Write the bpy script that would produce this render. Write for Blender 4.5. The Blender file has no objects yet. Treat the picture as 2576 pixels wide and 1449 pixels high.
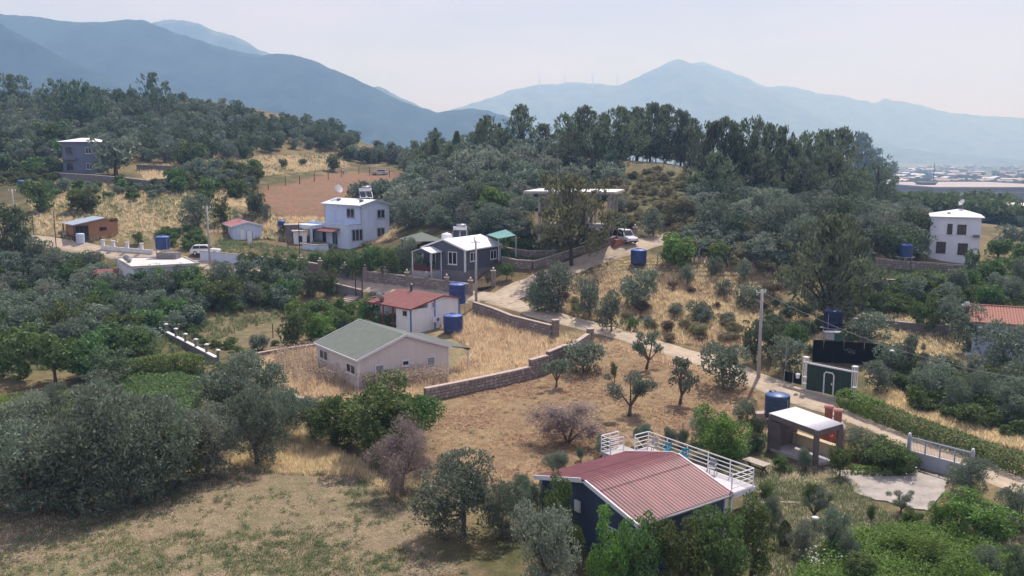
import bpy, math, random
import numpy as np
from mathutils import Vector, Matrix
R = math.radians
S = bpy.context.scene
COL = S.collection
random.seed(7)
RNG = np.random.default_rng(11)

# ------------------------------------------------------------------ camera, sky, sun, exposure
CAMZ, FPX, CX, CY, HOR = 21.0, 2200.0, 1288.0, 724.5, 396.0   # photo measured in a 2576 px wide frame
PITCH = math.atan((CY - HOR) / FPX)
cam_d = bpy.data.cameras.new('camera')
cam_d.sensor_width = 36.0
cam_d.lens = 36.0 * FPX / 2576.0
cam_d.clip_start, cam_d.clip_end = 0.5, 30000.0
cam = bpy.data.objects.new('camera', cam_d)
cam.location = (0, 0, CAMZ)
cam.rotation_euler = (math.pi / 2 - PITCH, 0, 0)
COL.objects.link(cam)
S.camera = cam

SUN_EL, SUN_AZ = R(57), R(24)          # azimuth from +Y (view direction) towards +X
sun_dir = Vector((math.cos(SUN_EL) * math.sin(SUN_AZ), math.cos(SUN_EL) * math.cos(SUN_AZ), math.sin(SUN_EL)))
W = bpy.data.worlds.new('World')
S.world = W
W.use_nodes = True
nt = W.node_tree
nt.nodes.clear()
n_out = nt.nodes.new('ShaderNodeOutputWorld')
n_bg = nt.nodes.new('ShaderNodeBackground')
n_sky = nt.nodes.new('ShaderNodeTexSky')
n_sky.sky_type = 'NISHITA'
n_sky.sun_disc = False
n_sky.sun_elevation = SUN_EL
n_sky.sun_rotation = SUN_AZ
n_sky.altitude = 100
n_sky.air_density = 1.0
n_sky.dust_density = 1.2
n_sky.ozone_density = 1.5
# thin high cloud: soft noise that whitens the sky a little
n_tc = nt.nodes.new('ShaderNodeTexCoord')
n_map = nt.nodes.new('ShaderNodeMapping')
n_map.inputs['Scale'].default_value = (2.2, 2.2, 9.0)
n_noi = nt.nodes.new('ShaderNodeTexNoise')
n_noi.inputs['Scale'].default_value = 1.6
n_noi.inputs['Detail'].default_value = 6
n_noi.inputs['Roughness'].default_value = 0.55
n_rmp = nt.nodes.new('ShaderNodeMapRange')
n_rmp.inputs[1].default_value = 0.45
n_rmp.inputs[2].default_value = 0.80
n_rmp.inputs[3].default_value = 0.45
n_rmp.inputs[4].default_value = 0.95
n_mix = nt.nodes.new('ShaderNodeMixRGB')
n_mix.inputs[2].default_value = (10.3, 9.45, 13.3, 1)
nt.links.new(n_tc.outputs['Generated'], n_map.inputs[0])
nt.links.new(n_map.outputs[0], n_noi.inputs['Vector'])
nt.links.new(n_noi.outputs[0], n_rmp.inputs[0])
nt.links.new(n_rmp.outputs[0], n_mix.inputs[0])
nt.links.new(n_sky.outputs[0], n_mix.inputs[1])
nt.links.new(n_mix.outputs[0], n_bg.inputs[0])
n_bg.inputs[1].default_value = 0.060
nt.links.new(n_bg.outputs[0], n_out.inputs[0])

sun_l = bpy.data.lights.new('sun', 'SUN')
sun_l.energy = 3.9
sun_l.angle = R(0.6)
sun_l.color = (1.0, 0.97, 1.0)
sun_o = bpy.data.objects.new('sun', sun_l)
sun_o.rotation_euler = sun_dir.to_track_quat('Z', 'Y').to_euler()
sun_o.location = (40, 80, 120)
COL.objects.link(sun_o)

S.view_settings.view_transform = 'Standard'
S.view_settings.look = 'None'
S.view_settings.gamma = 1.0
S.view_settings.use_curve_mapping = False
S.view_settings.exposure = 0.42
S.render.engine = 'CYCLES'
S.cycles.max_bounces = 6
S.cycles.diffuse_bounces = 3
S.cycles.transparent_max_bounces = 8
S.cycles.volume_bounces = 1

# ------------------------------------------------------------------ helpers
SP, CP = math.sin(PITCH), math.cos(PITCH)

def raydir(u, v):
    xr, yr = (u - CX) / FPX, -(v - CY) / FPX
    return np.array([xr, CP + yr * SP, -SP + yr * CP])

def at_z(u, v, z):
    d = raydir(u, v)
    t = (z - CAMZ) / d[2]
    return np.array([d[0] * t, d[1] * t, z])

def at_y(u, v, y):
    d = raydir(u, v)
    t = y / d[1]
    return np.array([d[0] * t, y, CAMZ + d[2] * t])

def mpp(p):
    """metres per photo pixel at a place"""
    return (p[1] * CP - (p[2] - CAMZ) * SP) / FPX

# terrain control points, measured once from the photograph and kept as places in metres
ctl = []
for u, v, z in [(100,1400,0),(700,1400,0),(1300,1400,0),(1900,1400,0),(2500,1400,0),(100,1150,0),(600,1150,0),(1200,1150,0),
        (1800,1150,0),(2400,1150,0),(100,980,0),(500,980,0),(1000,980,0),(1500,980,0),(2100,1000,0),(2500,1000,.3),(100,880,.3),
        (400,880,.2),(640,870,.3),(100,760,1.5),(400,760,2.6),(650,770,1.6),(860,760,1.5),(1000,850,.7),
        (90,612,8.2),(285,636,6.6),(500,665,5.2),(760,698,4.0),(900,716,3.4),(1100,740,2.9),(1240,752,2.7),
        (230,603,8.4),(400,620,7.5),(540,628,7.1),(700,630,6.8),(600,602,7.8),(100,560,10.5),(300,560,10.3),(500,570,9.6),
        (1450,665,6.0),(1605,663,6.5),(1640,605,8.7),(1750,700,5.0),(1750,780,2.5),(1640,862,.7),(1540,835,1.3),(1400,805,1.9),
        (1900,760,2.5),(1950,850,.9),(2090,850,2.8),(2300,900,.8),(2300,830,2.2),(2300,745,4.2),(2450,700,5.2),(2200,700,5.2),
        (2550,800,3.0),(2335,647,6.4),(2450,650,6.3),(2550,660,6.0)]:
    ctl.append(at_z(u, v, z))
for u, v, y in [(100,500,158),(300,500,160),(500,520,155),(100,460,175),(300,465,172),(500,460,178),(150,430,192),(350,430,196),
        (550,430,200),(700,545,152),(700,500,170),(850,470,200),(950,440,235),(800,430,228),(1000,440,232),(100,380,215),(300,380,215),
        (500,390,220),(700,395,240),(900,400,265),(100,330,245),(300,330,250),(500,330,255),(700,340,270),(850,365,275),(100,270,290),
        (300,265,295),(500,275,300),(700,310,300),(820,335,300),(0,242,330),(200,238,335),(400,245,335),(550,258,330),(700,288,325),
        (800,315,320),(900,360,310),(1000,392,300),(1050,560,143),(1050,500,165),(1050,450,190),(1060,415,240),(1250,560,140),
        (1250,500,155),(1250,450,172),(1250,400,195),(1250,375,215),(1568,611,126),(1450,560,138),(1450,500,155),(1450,440,178),
        (1450,400,200),(1660,550,138),(1660,500,152),(1660,450,168),(1660,412,184),(1850,620,122),(1850,560,138),(1850,510,155),
        (1850,480,170),(2050,600,125),(2050,560,140),(2050,520,160),(2200,590,130),(2200,560,150),(2400,600,175),(2450,560,240),(2500,530,330)]:
    ctl.append(at_y(u, v, y))
ctl += [np.array(p, float) for p in [(-80,30,0),(80,30,0),(0,20,0),(-60,15,0),(60,15,0),(110,60,0),(130,100,3),(140,140,4),(170,200,0),
        (200,300,-6),(250,420,-11),(120,420,-12),(60,300,3),(50,420,-11),(0,420,-6),(20,300,8),(-110,60,0),(-130,110,3),(-180,160,12),
        (-200,220,25),(-260,300,42),(-260,420,35),(-150,430,28),(-60,430,8),(-49,119,4.0),(-11,104,1.4),(-7.1,124,5.4),(-25.7,145,6.9)]]
ctl = np.array(ctl)

def _tps_k(r2):
    return np.where(r2 > 1e-12, 0.5 * r2 * np.log(np.maximum(r2, 1e-12)), 0.0)

_cs = ctl[:, :2] / 100.0
_n = len(_cs)
_r2 = ((_cs[:, None] - _cs[None]) ** 2).sum(-1)
_A = np.zeros((_n + 3, _n + 3))
_A[:_n, :_n] = _tps_k(_r2) + np.eye(_n) * 0.0015
_A[:_n, _n] = 1
_A[:_n, _n + 1:] = _cs
_A[_n:, :_n] = _A[:_n, _n:].T
_wt = np.linalg.solve(_A, np.concatenate([ctl[:, 2], [0, 0, 0]]))

def tps(x, y):
    p = np.stack([np.ravel(x), np.ravel(y)], 1) / 100.0
    out = np.empty(len(p))
    for i in range(0, len(p), 20000):
        q = p[i:i + 20000]
        r2 = ((q[:, None] - _cs[None]) ** 2).sum(-1)
        out[i:i + 20000] = _tps_k(r2) @ _wt[:_n] + _wt[_n] + q @ _wt[_n + 1:]
    return out.reshape(np.shape(x))

GX0, GX1, GY0, GY1, GS = -320.0, 320.0, 0.0, 520.0, 2.0
_gx, _gy = np.arange(GX0, GX1 + .1, GS), np.arange(GY0, GY1 + .1, GS)
_GZ = tps(*np.meshgrid(_gx, _gy))

def sstep(a, b, x):
    t = np.clip((x - a) / (b - a), 0, 1)
    return t * t * (3 - 2 * t)

def terr(x, y):
    x, y = np.asarray(x, float), np.asarray(y, float)
    fx = np.clip((x - GX0) / GS, 0, len(_gx) - 1.001)
    fy = np.clip((y - GY0) / GS, 0, len(_gy) - 1.001)
    i, j = fx.astype(int), fy.astype(int)
    a, b = fx - i, fy - j
    z = (_GZ[j, i] * (1 - a) + _GZ[j, i + 1] * a) * (1 - b) + (_GZ[j + 1, i] * (1 - a) + _GZ[j + 1, i + 1] * a) * b
    m = np.maximum(sstep(400, 560, y), sstep(250, 420, np.abs(x + 10)) * sstep(150, 330, y))
    return z * (1 - m) - 14.0 * m

_ys = np.concatenate([np.arange(20, 200, .25), np.arange(200, 700, 1.0), np.arange(700, 6000, 10.0)])

def ground(u, v):
    d = raydir(u, v)
    t = _ys / d[1]
    dz = CAMZ + d[2] * t - terr(d[0] * t, _ys)
    k = np.nonzero(dz <= 0)[0]
    if len(k) == 0:
        return at_y(u, v, 300.0)
    k = k[0]
    if k > 0:
        w = dz[k - 1] / (dz[k - 1] - dz[k])
        y = _ys[k - 1] + w * (_ys[k] - _ys[k - 1])
    else:
        y = _ys[0]
    p = at_y(u, v, y)
    p[2] = float(terr(p[0], p[1]))
    return p

def gpoly(pts):
    return np.array([ground(u, v)[:2] for u, v in pts])

def inpoly(x, y, poly):
    ins = np.zeros(np.shape(x), bool)
    n = len(poly)
    for i in range(n):
        x0, y0 = poly[i]
        x1, y1 = poly[(i + 1) % n]
        c = ((y0 > y) != (y1 > y)) & (x < (x1 - x0) * (y - y0) / (y1 - y0 + 1e-12) + x0)
        ins ^= c
    return ins

def _hash(ix, iy, s):
    h = np.sin(ix * 127.1 + iy * 311.7 + s * 74.7) * 43758.5453
    return h - np.floor(h)

def vnoise(x, y, s=0):
    ix, iy = np.floor(x), np.floor(y)
    fx, fy = x - ix, y - iy
    fx, fy = fx * fx * (3 - 2 * fx), fy * fy * (3 - 2 * fy)
    a, b = _hash(ix, iy, s), _hash(ix + 1, iy, s)
    c, d = _hash(ix, iy + 1, s), _hash(ix + 1, iy + 1, s)
    return (a * (1 - fx) + b * fx) * (1 - fy) + (c * (1 - fx) + d * fx) * fy

def fbm(x, y, s=0, o=4):
    r, a, t = 0, .5, 0
    for k in range(o):
        r = r + a * vnoise(x, y, s + k)
        t += a
        x, y, a = x * 2.03, y * 2.03, a * .5
    return r / t

# ---- materials
MATS = {}

def mat(name, rgb, rough=.8, var=.12, scale=2.0, bump=0.0, metal=0.0, spec=.3, vscale=None):
    if name in MATS:
        return MATS[name]
    m = bpy.data.materials.new(name)
    m.use_nodes = True
    t = m.node_tree
    b = t.nodes['Principled BSDF']
    b.inputs['Roughness'].default_value = rough
    b.inputs['Metallic'].default_value = metal
    b.inputs['Specular IOR Level'].default_value = spec
    tc = t.nodes.new('ShaderNodeTexCoord')
    mp = t.nodes.new('ShaderNodeMapping')
    if vscale:
        mp.inputs['Scale'].default_value = vscale
    nz = t.nodes.new('ShaderNodeTexNoise')
    nz.inputs['Scale'].default_value = scale
    nz.inputs['Detail'].default_value = 6
    nz.inputs['Roughness'].default_value = .65
    mr = t.nodes.new('ShaderNodeMapRange')
    mr.inputs[1].default_value, mr.inputs[2].default_value = .3, .7
    mr.inputs[3].default_value, mr.inputs[4].default_value = 1 - var, 1 + var
    vm = t.nodes.new('ShaderNodeVectorMath')
    vm.operation = 'SCALE'
    vm.inputs[0].default_value = rgb
    t.links.new(tc.outputs['Object'], mp.inputs[0])
    t.links.new(mp.outputs[0], nz.inputs['Vector'])
    t.links.new(nz.outputs[0], mr.inputs[0])
    t.links.new(mr.outputs[0], vm.inputs['Scale'])
    t.links.new(vm.outputs[0], b.inputs['Base Color'])
    if bump:
        bp = t.nodes.new('ShaderNodeBump')
        bp.inputs['Strength'].default_value = bump
        bp.inputs['Distance'].default_value = .05
        t.links.new(nz.outputs[0], bp.inputs['Height'])
        t.links.new(bp.outputs[0], b.inputs['Normal'])
    MATS[name] = m
    return m

def leafmat(name, rgb, var=.35, trans=.28, obj_var=.25, hue=0.04, rough=.55):
    if name in MATS:
        return MATS[name]
    m = bpy.data.materials.new(name)
    m.use_nodes = True
    t = m.node_tree
    b = t.nodes['Principled BSDF']
    b.inputs['Roughness'].default_value = rough
    b.inputs['Specular IOR Level'].default_value = .25
    g = t.nodes.new('ShaderNodeNewGeometry')
    oi = t.nodes.new('ShaderNodeObjectInfo')
    m1 = t.nodes.new('ShaderNodeMapRange')
    m1.inputs[3].default_value, m1.inputs[4].default_value = 1 - var, 1 + var
    m2 = t.nodes.new('ShaderNodeMapRange')
    m2.inputs[3].default_value, m2.inputs[4].default_value = 1 - obj_var, 1 + obj_var
    mu = t.nodes.new('ShaderNodeMath')
    mu.operation = 'MULTIPLY'
    hs = t.nodes.new('ShaderNodeHueSaturation')
    hs.inputs['Color'].default_value = (*rgb, 1)
    m3 = t.nodes.new('ShaderNodeMapRange')
    m3.inputs[3].default_value, m3.inputs[4].default_value = .5 - hue, .5 + hue * .5
    t.links.new(g.outputs['Random Per Island'], m1.inputs[0])
    t.links.new(oi.outputs['Random'], m2.inputs[0])
    t.links.new(m1.outputs[0], mu.inputs[0])
    t.links.new(m2.outputs[0], mu.inputs[1])
    t.links.new(mu.outputs[0], hs.inputs['Value'])
    t.links.new(oi.outputs['Random'], m3.inputs[0])
    t.links.new(m3.outputs[0], hs.inputs['Hue'])
    t.links.new(hs.outputs[0], b.inputs['Base Color'])
    tr = t.nodes.new('ShaderNodeBsdfTranslucent')
    mx = t.nodes.new('ShaderNodeMixShader')
    mx.inputs[0].default_value = trans
    t.links.new(hs.outputs[0], tr.inputs['Color'])
    t.links.new(b.outputs[0], mx.inputs[1])
    t.links.new(tr.outputs[0], mx.inputs[2])
    t.links.new(mx.outputs[0], t.nodes['Material Output'].inputs['Surface'])
    MATS[name] = m
    return m

# ---- object making
def link(o, parent=None):
    COL.objects.link(o)
    if parent is not None:
        o.parent = parent
    return o

def tag(o, label=None, cat=None, group=None, kind=None):
    if label: o['label'] = label
    if cat: o['category'] = cat
    if group: o['group'] = group
    if kind: o['kind'] = kind
    return o

def thing(name, label, cat, loc=(0, 0, 0), rz=0.0, group=None):
    o = bpy.data.objects.new(name, None)
    o.empty_display_size = .3
    o.location = [float(c) for c in loc]
    o.rotation_euler = (0, 0, rz)
    COL.objects.link(o)
    return tag(o, label, cat, group)

def npmesh(name, v, faces, mats, smooth=False, midx=None):
    """faces: (n,3) or (n,4) int array or list of such arrays"""
    me = bpy.data.meshes.new(name)
    if not isinstance(faces, list):
        faces = [faces]
    faces = [np.asarray(f, np.int32) for f in faces if len(f)]
    v = np.asarray(v, np.float32)
    nl = sum(f.size for f in faces)
    nf = sum(len(f) for f in faces)
    me.vertices.add(len(v))
    me.vertices.foreach_set('co', v.ravel())
    me.loops.add(nl)
    me.polygons.add(nf)
    li = np.concatenate([f.ravel() for f in faces])
    tot = np.concatenate([np.full(len(f), f.shape[1], np.int32) for f in faces])
    st = np.concatenate([[0], np.cumsum(tot)[:-1]]).astype(np.int32)
    me.loops.foreach_set('vertex_index', li)
    me.polygons.foreach_set('loop_start', st)
    me.polygons.foreach_set('loop_total', tot)
    for m in (mats if isinstance(mats, (list, tuple)) else [mats]):
        me.materials.append(m)
    if midx is not None:
        me.polygons.foreach_set('material_index', np.asarray(midx, np.int32))
    me.polygons.foreach_set('use_smooth', np.full(nf, smooth, bool))
    me.update(calc_edges=True)
    me.validate()
    return me

class MB:
    """collects simple solids; build() links them as one mesh object"""
    def __init__(s):
        s.v, s.f = [], []
    def raw(s, vs, fs):
        n = len(s.v)
        s.v += [tuple(float(c) for c in p) for p in vs]
        s.f += [tuple(i + n for i in f) for f in fs]
        return s
    def box(s, x0, x1, y0, y1, z0, z1):
        return s.raw([(x0,y0,z0),(x1,y0,z0),(x1,y1,z0),(x0,y1,z0),(x0,y0,z1),(x1,y0,z1),(x1,y1,z1),(x0,y1,z1)],
                     [(0,3,2,1),(4,5,6,7),(0,1,5,4),(1,2,6,5),(2,3,7,6),(3,0,4,7)])
    def hexa(s, b, t):
        return s.raw(list(b) + list(t), [(0,3,2,1),(4,5,6,7),(0,1,5,4),(1,2,6,5),(2,3,7,6),(3,0,4,7)])
    def bar(s, p, q, w, h=None, up=(0, 0, 1)):
        h = h or w
        p, q = Vector(p), Vector(q)
        d = (q - p).normalized()
        a = d.cross(Vector(up))
        if a.length < 1e-4:
            a = d.cross(Vector((1, 0, 0)))
        a.normalize()
        b = a.cross(d).normalized()
        a, b = a * w / 2, b * h / 2
        return s.hexa([p - a - b, p + a - b, p + a + b, p - a + b], [q - a - b, q + a - b, q + a + b, q - a + b])
    def tube(s, pts, rad, n=8, caps=True):
        pts = [Vector(p) for p in pts]
        rad = rad if isinstance(rad, (list, tuple)) else [rad] * len(pts)
        base = len(s.v)
        a = None
        for i, p in enumerate(pts):
            d = (pts[min(i + 1, len(pts) - 1)] - pts[max(i - 1, 0)]).normalized()
            if a is None:
                a = d.cross(Vector((0, 0, 1)))
                if a.length < .05:
                    a = d.cross(Vector((1, 0, 0)))
            a = (a - d * a.dot(d)).normalized()
            b = d.cross(a)
            for k in range(n):
                t = 2 * math.pi * k / n
                s.v.append(tuple(p + (a * math.cos(t) + b * math.sin(t)) * rad[i]))
        for i in range(len(pts) - 1):
            for k in range(n):
                k2 = (k + 1) % n
                s.f.append((base + i*n + k, base + i*n + k2, base + (i+1)*n + k2, base + (i+1)*n + k))
        if caps:
            s.f.append(tuple(base + k for k in reversed(range(n))))
            s.f.append(tuple(base + (len(pts)-1)*n + k for k in range(n)))
        return s
    def lathe(s, prof, n=20, c=(0, 0, 0)):
        base = len(s.v)
        for r, z in prof:
            for k in range(n):
                t = 2 * math.pi * k / n
                s.v.append((c[0] + r * math.cos(t), c[1] + r * math.sin(t), c[2] + z))
        for i in range(len(prof) - 1):
            for k in range(n):
                k2 = (k + 1) % n
                s.f.append((base + i*n + k, base + i*n + k2, base + (i+1)*n + k2, base + (i+1)*n + k))
        s.f.append(tuple(base + k for k in reversed(range(n))))
        s.f.append(tuple(base + (len(prof)-1)*n + k for k in range(n)))
        return s
    def prism(s, poly, z0, z1):
        n = len(poly)
        b = len(s.v)
        s.v += [(float(x), float(y), float(z0)) for x, y in poly] + [(float(x), float(y), float(z1)) for x, y in poly]
        s.f.append(tuple(b + i for i in reversed(range(n))))
        s.f.append(tuple(b + n + i for i in range(n)))
        for i in range(n):
            j = (i + 1) % n
            s.f.append((b + i, b + j, b + n + j, b + n + i))
        return s
    def gable(s, prof, x0, x1):
        """profile of (y, z) points extruded along x"""
        n = len(prof)
        b = len(s.v)
        s.v += [(float(x0), float(y), float(z)) for y, z in prof] + [(float(x1), float(y), float(z)) for y, z in prof]
        s.f.append(tuple(b + i for i in range(n)))
        s.f.append(tuple(b + n + i for i in reversed(range(n))))
        for i in range(n):
            j = (i + 1) % n
            s.f.append((b + j, b + i, b + n + i, b + n + j))
        return s
    def mesh(s, name, m, smooth=False):
        me = bpy.data.meshes.new(name)
        me.from_pydata(s.v, [], s.f)
        for mm in (m if isinstance(m, (list, tuple)) else [m]):
            me.materials.append(mm)
        if smooth:
            me.polygons.foreach_set('use_smooth', [True] * len(me.polygons))
        me.update()
        return me
    def build(s, name, m, parent=None, smooth=False, bevel=0.0):
        o = bpy.data.objects.new(name, s.mesh(name, m, smooth))
        link(o, parent)
        if bevel:
            b = o.modifiers.new('bevel', 'BEVEL')
            b.width = bevel
            b.segments = 2
            b.limit_method = 'ANGLE'
        return o

def put(name, me, parent=None, loc=(0, 0, 0), rot=(0, 0, 0), scale=(1, 1, 1)):
    o = bpy.data.objects.new(name, me)
    o.location, o.rotation_euler, o.scale = loc, rot, scale
    return link(o, parent)

def copy_tree(src, loc, rz=0.0, label=None, scale=None):
    o = src.copy()
    COL.objects.link(o)
    o.location = [float(c) for c in loc]
    o.rotation_euler = (0, 0, rz)
    if scale: o.scale = scale
    if label: o['label'] = label
    for ch in src.children:
        c = ch.copy()
        COL.objects.link(c)
        c.parent = o
        for g in ch.children:
            d = g.copy()
            COL.objects.link(d)
            d.parent = c
    return o
# ------------------------------------------------------------------ ground
def growing(a, b, s0, g):
    out, x, s = [], a, s0
    while x < b:
        out.append(x)
        x += s
        s *= g
    return out + [b]

xs = np.array(sorted(set([-v for v in growing(170, 7800, 3, 1.16)] + list(np.arange(-168, -70, 1.0)) + list(np.arange(-70, 70, .42)) +
                         list(np.arange(70, 168, 1.0)) + growing(170, 7800, 3, 1.16))))
ys = np.array(growing(-200, 28, 25, .9)[:-1] + list(np.arange(28, 105, .36)) + list(np.arange(105, 240, .9)) +
              list(np.arange(240, 420, 3.0)) + growing(420, 8000, 4, 1.14))
XX, YY = np.meshgrid(xs, ys)
ZZ = terr(XX, YY)
near = 1 - sstep(150, 400, YY)
ZZ = ZZ + near * ((fbm(XX * .9, YY * .9, 3, 3) - .5) * .10 + (fbm(XX * .12, YY * .12, 9, 2) - .5) * .25)
# gentle undulation of the far plain
ZZ = ZZ + sstep(900, 2500, YY) * (fbm(XX / 700, YY / 700, 5, 3) - .5) * 22

f1, f2, f3 = fbm(XX * .06, YY * .06, 1), fbm(XX * .33, YY * .33, 2), fbm(XX * 1.4, YY * 1.4, 4, 3)
CD, CG, CR = np.array([.36, .26, .125]), np.array([.135, .135, .055]), np.array([.33, .19, .105])
w1 = sstep(.42, .60, f1 * .45 + f2 * .55)[..., None]
w2 = sstep(.50, .62, f2)[..., None] * .6
col = CD * (1 - w1) + CG * w1
col = col * (1 - w2) + CR * w2

def region(pts, rgb, rgb2=None, jit=1.2, amt=1.0, thr=(.45, .6), fr=None):
    global col
    P = gpoly(pts)
    x0, y0 = P.min(0) - 4
    x1, y1 = P.max(0) + 4
    ix = np.nonzero((xs > x0) & (xs < x1))[0]
    iy = np.nonzero((ys > y0) & (ys < y1))[0]
    if not len(ix) or not len(iy):
        return
    sl = (slice(iy[0], iy[-1] + 1), slice(ix[0], ix[-1] + 1))
    X, Y = XX[sl], YY[sl]
    m = 0
    for k in range(4):
        jx = (fbm(X * .7, Y * .7, 20 + k * 5) - .5) * jit * 4 + (k % 2 - .5) * .5
        jy = (fbm(X * .7, Y * .7, 40 + k * 5) - .5) * jit * 4 + (k // 2 - .5) * .5
        m = m + inpoly(X + jx, Y + jy, P) * .25
    c = np.array(rgb) * np.ones(X.shape + (3,))
    if rgb2 is not None:
        q = sstep(thr[0], thr[1], (fr if fr is not None else .5) * f3[sl] + (1 - (fr if fr is not None else .5)) * f2[sl])[..., None]
        c = c * (1 - q) + np.array(rgb2) * q
    m = (m * amt)[..., None]
    col[sl] = col[sl] * (1 - m) + c * m

GOLD, TAN, ORANGE, GREEN, WEED, SOIL = (.45, .34, .18), (.36, .27, .17), (.45, .265, .13), (.085, .15, .035), (.16, .17, .075), (.30, .20, .115)
region([(90, 470), (520, 455), (560, 560), (500, 610), (100, 600)], (.38, .28, .14), (.27, .23, .10), 3)
region([(340, 425), (560, 420), (700, 400), (860, 380), (880, 410), (640, 440), (560, 455), (380, 465)], (.42, .29, .14), (.33, .23, .11), 2)
region([(655, 475), (780, 447), (860, 434), (1000, 430), (1005, 452), (900, 475), (870, 500), (860, 545), (700, 552), (655, 520)], (.42, .22, .13), (.36, .22, .125), 1.5)
region([(1590, 408), (1740, 413), (1770, 480), (1700, 570), (1560, 610), (1550, 500)], (.28, .225, .12), (.17, .165, .075), 3)
region([(1480, 650), (1700, 640), (1960, 690), (1960, 730), (1700, 720), (1500, 690)], (.42, .29, .165), (.36, .26, .12), 1.2)
region([(1340, 690), (1500, 700), (1700, 700), (1960, 730), (1970, 880), (1760, 870), (1640, 845), (1480, 810), (1340, 760)], (.45, .325, .17), (.33, .215, .12), 1.4)
region([(1960, 780), (2070, 800), (2080, 870), (2000, 930), (1950, 900)], GOLD, TAN, 1.5)
region([(2130, 790), (2440, 800), (2470, 860), (2440, 980), (2200, 960), (2130, 880)], (.42, .31, .16), (.30, .22, .11), 1.5)
region([(2200, 688), (2560, 690), (2560, 724), (2200, 712)], (.30, .29, .12), (.22, .23, .09), 1)
region([(2200, 740), (2576, 740), (2576, 800), (2200, 790)], (.24, .22, .09), GOLD, 2)
region([(-60, 1520), (-60, 1180), (200, 1200), (480, 1150), (640, 1120), (770, 1090), (960, 1180), (1100, 1280), (1060, 1400), (1330, 1500)],
       (.425, .305, .18), (.32, .265, .135), 1.5, thr=(.5, .66))
region([(1085, 1015), (1330, 925), (1490, 855), (1560, 862), (1740, 912), (1900, 975), (1935, 1090), (1620, 1115), (1450, 1190), (1260, 1240), (1100, 1180), (1070, 1080)],
       (.53, .345, .18), (.43, .26, .14), 1.2, fr=.7)
region([(640, 905), (790, 880), (1150, 810), (1250, 790), (1400, 838), (1475, 860), (1330, 925), (1080, 990), (760, 1010)], (.49, .365, .19), (.40, .28, .15), 1.0)
region([(600, 618), (740, 606), (770, 640), (690, 652)], (.34, .20, .125), None, 1)
region([(495, 800), (700, 772), (745, 812), (735, 855), (640, 872), (520, 860)], (.36, .255, .14), (.25, .22, .10), 1.0)
region([(265, 965), (460, 938), (505, 960), (490, 1035), (300, 1045)], (.085, .17, .04), (.11, .19, .05), 1.0)
region([(-60, 1000), (120, 985), (260, 1010), (200, 1050), (-60, 1060)], (.13, .16, .045), (.28, .22, .10), 1.0)
region([(1870, 1150), (2120, 1180), (2230, 1290), (2420, 1300), (2600, 1240), (2600, 1520), (1880, 1520)], (.15, .16, .06), (.33, .26, .14), 1.0)
region([(-60, 690), (240, 690), (480, 760), (470, 900), (-60, 960)], (.17, .16, .07), (.24, .19, .09), 2, .8)
far = sstep(330, 500, YY)[..., None]
pf = fbm(XX / 160, YY / 160, 77, 4)
pl = np.array([.10, .12, .055]) + sstep(.5, .6, pf)[..., None] * np.array([.20, .15, .08])
col = col * (1 - far) + pl * far

nx, ny = len(xs), len(ys)
idx = np.arange(nx * ny).reshape(ny, nx)
q = np.stack([idx[:-1, :-1], idx[:-1, 1:], idx[1:, 1:], idx[1:, :-1]], -1).reshape(-1, 4)

def soilmat():
    m = bpy.data.materials.new('dry_ground')
    m.use_nodes = True
    t = m.node_tree
    b = t.nodes['Principled BSDF']
    b.inputs['Roughness'].default_value = .95
    b.inputs['Specular IOR Level'].default_value = .1
    at = t.nodes.new('ShaderNodeAttribute')
    at.attribute_name = 'soil'
    tc = t.nodes.new('ShaderNodeTexCoord')
    out = None
    for sc, lo, hi, det in ((9.0, .62, 1.34, 5), (1.1, .80, 1.2, 4), (30.0, .75, 1.25, 2)):
        nz = t.nodes.new('ShaderNodeTexNoise')
        nz.inputs['Scale'].default_value = sc
        nz.inputs['Detail'].default_value = det
        nz.inputs['Roughness'].default_value = .7
        t.links.new(tc.outputs['Object'], nz.inputs['Vector'])
        mr = t.nodes.new('ShaderNodeMapRange')
        mr.inputs[1].default_value, mr.inputs[2].default_value = .33, .67
        mr.inputs[3].default_value, mr.inputs[4].default_value = lo, hi
        t.links.new(nz.outputs[0], mr.inputs[0])
        if out is None:
            out = mr.outputs[0]
            first = nz
        else:
            mu = t.nodes.new('ShaderNodeMath')
            mu.operation = 'MULTIPLY'
            t.links.new(out, mu.inputs[0])
            t.links.new(mr.outputs[0], mu.inputs[1])
            out = mu.outputs[0]
    vm = t.nodes.new('ShaderNodeVectorMath')
    vm.operation = 'SCALE'
    t.links.new(at.outputs['Color'], vm.inputs[0])
    t.links.new(out, vm.inputs['Scale'])
    t.links.new(vm.outputs[0], b.inputs['Base Color'])
    bp = t.nodes.new('ShaderNodeBump')
    bp.inputs['Strength'].default_value = .7
    bp.inputs['Distance'].default_value = .12
    t.links.new(first.outputs[0], bp.inputs['Height'])
    t.links.new(bp.outputs[0], b.inputs['Normal'])
    return m

col = col * .58 * np.array([1.0, 1.12, 1.20])
gm = npmesh('ground', np.stack([XX, YY, ZZ], -1).reshape(-1, 3), q, soilmat(), True)
ca = gm.color_attributes.new('soil', 'FLOAT_COLOR', 'POINT')
ca.data.foreach_set('color', np.concatenate([col, np.ones(col.shape[:2] + (1,))], -1).astype(np.float32).ravel())
tag(put('ground', gm), kind='structure')

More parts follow.
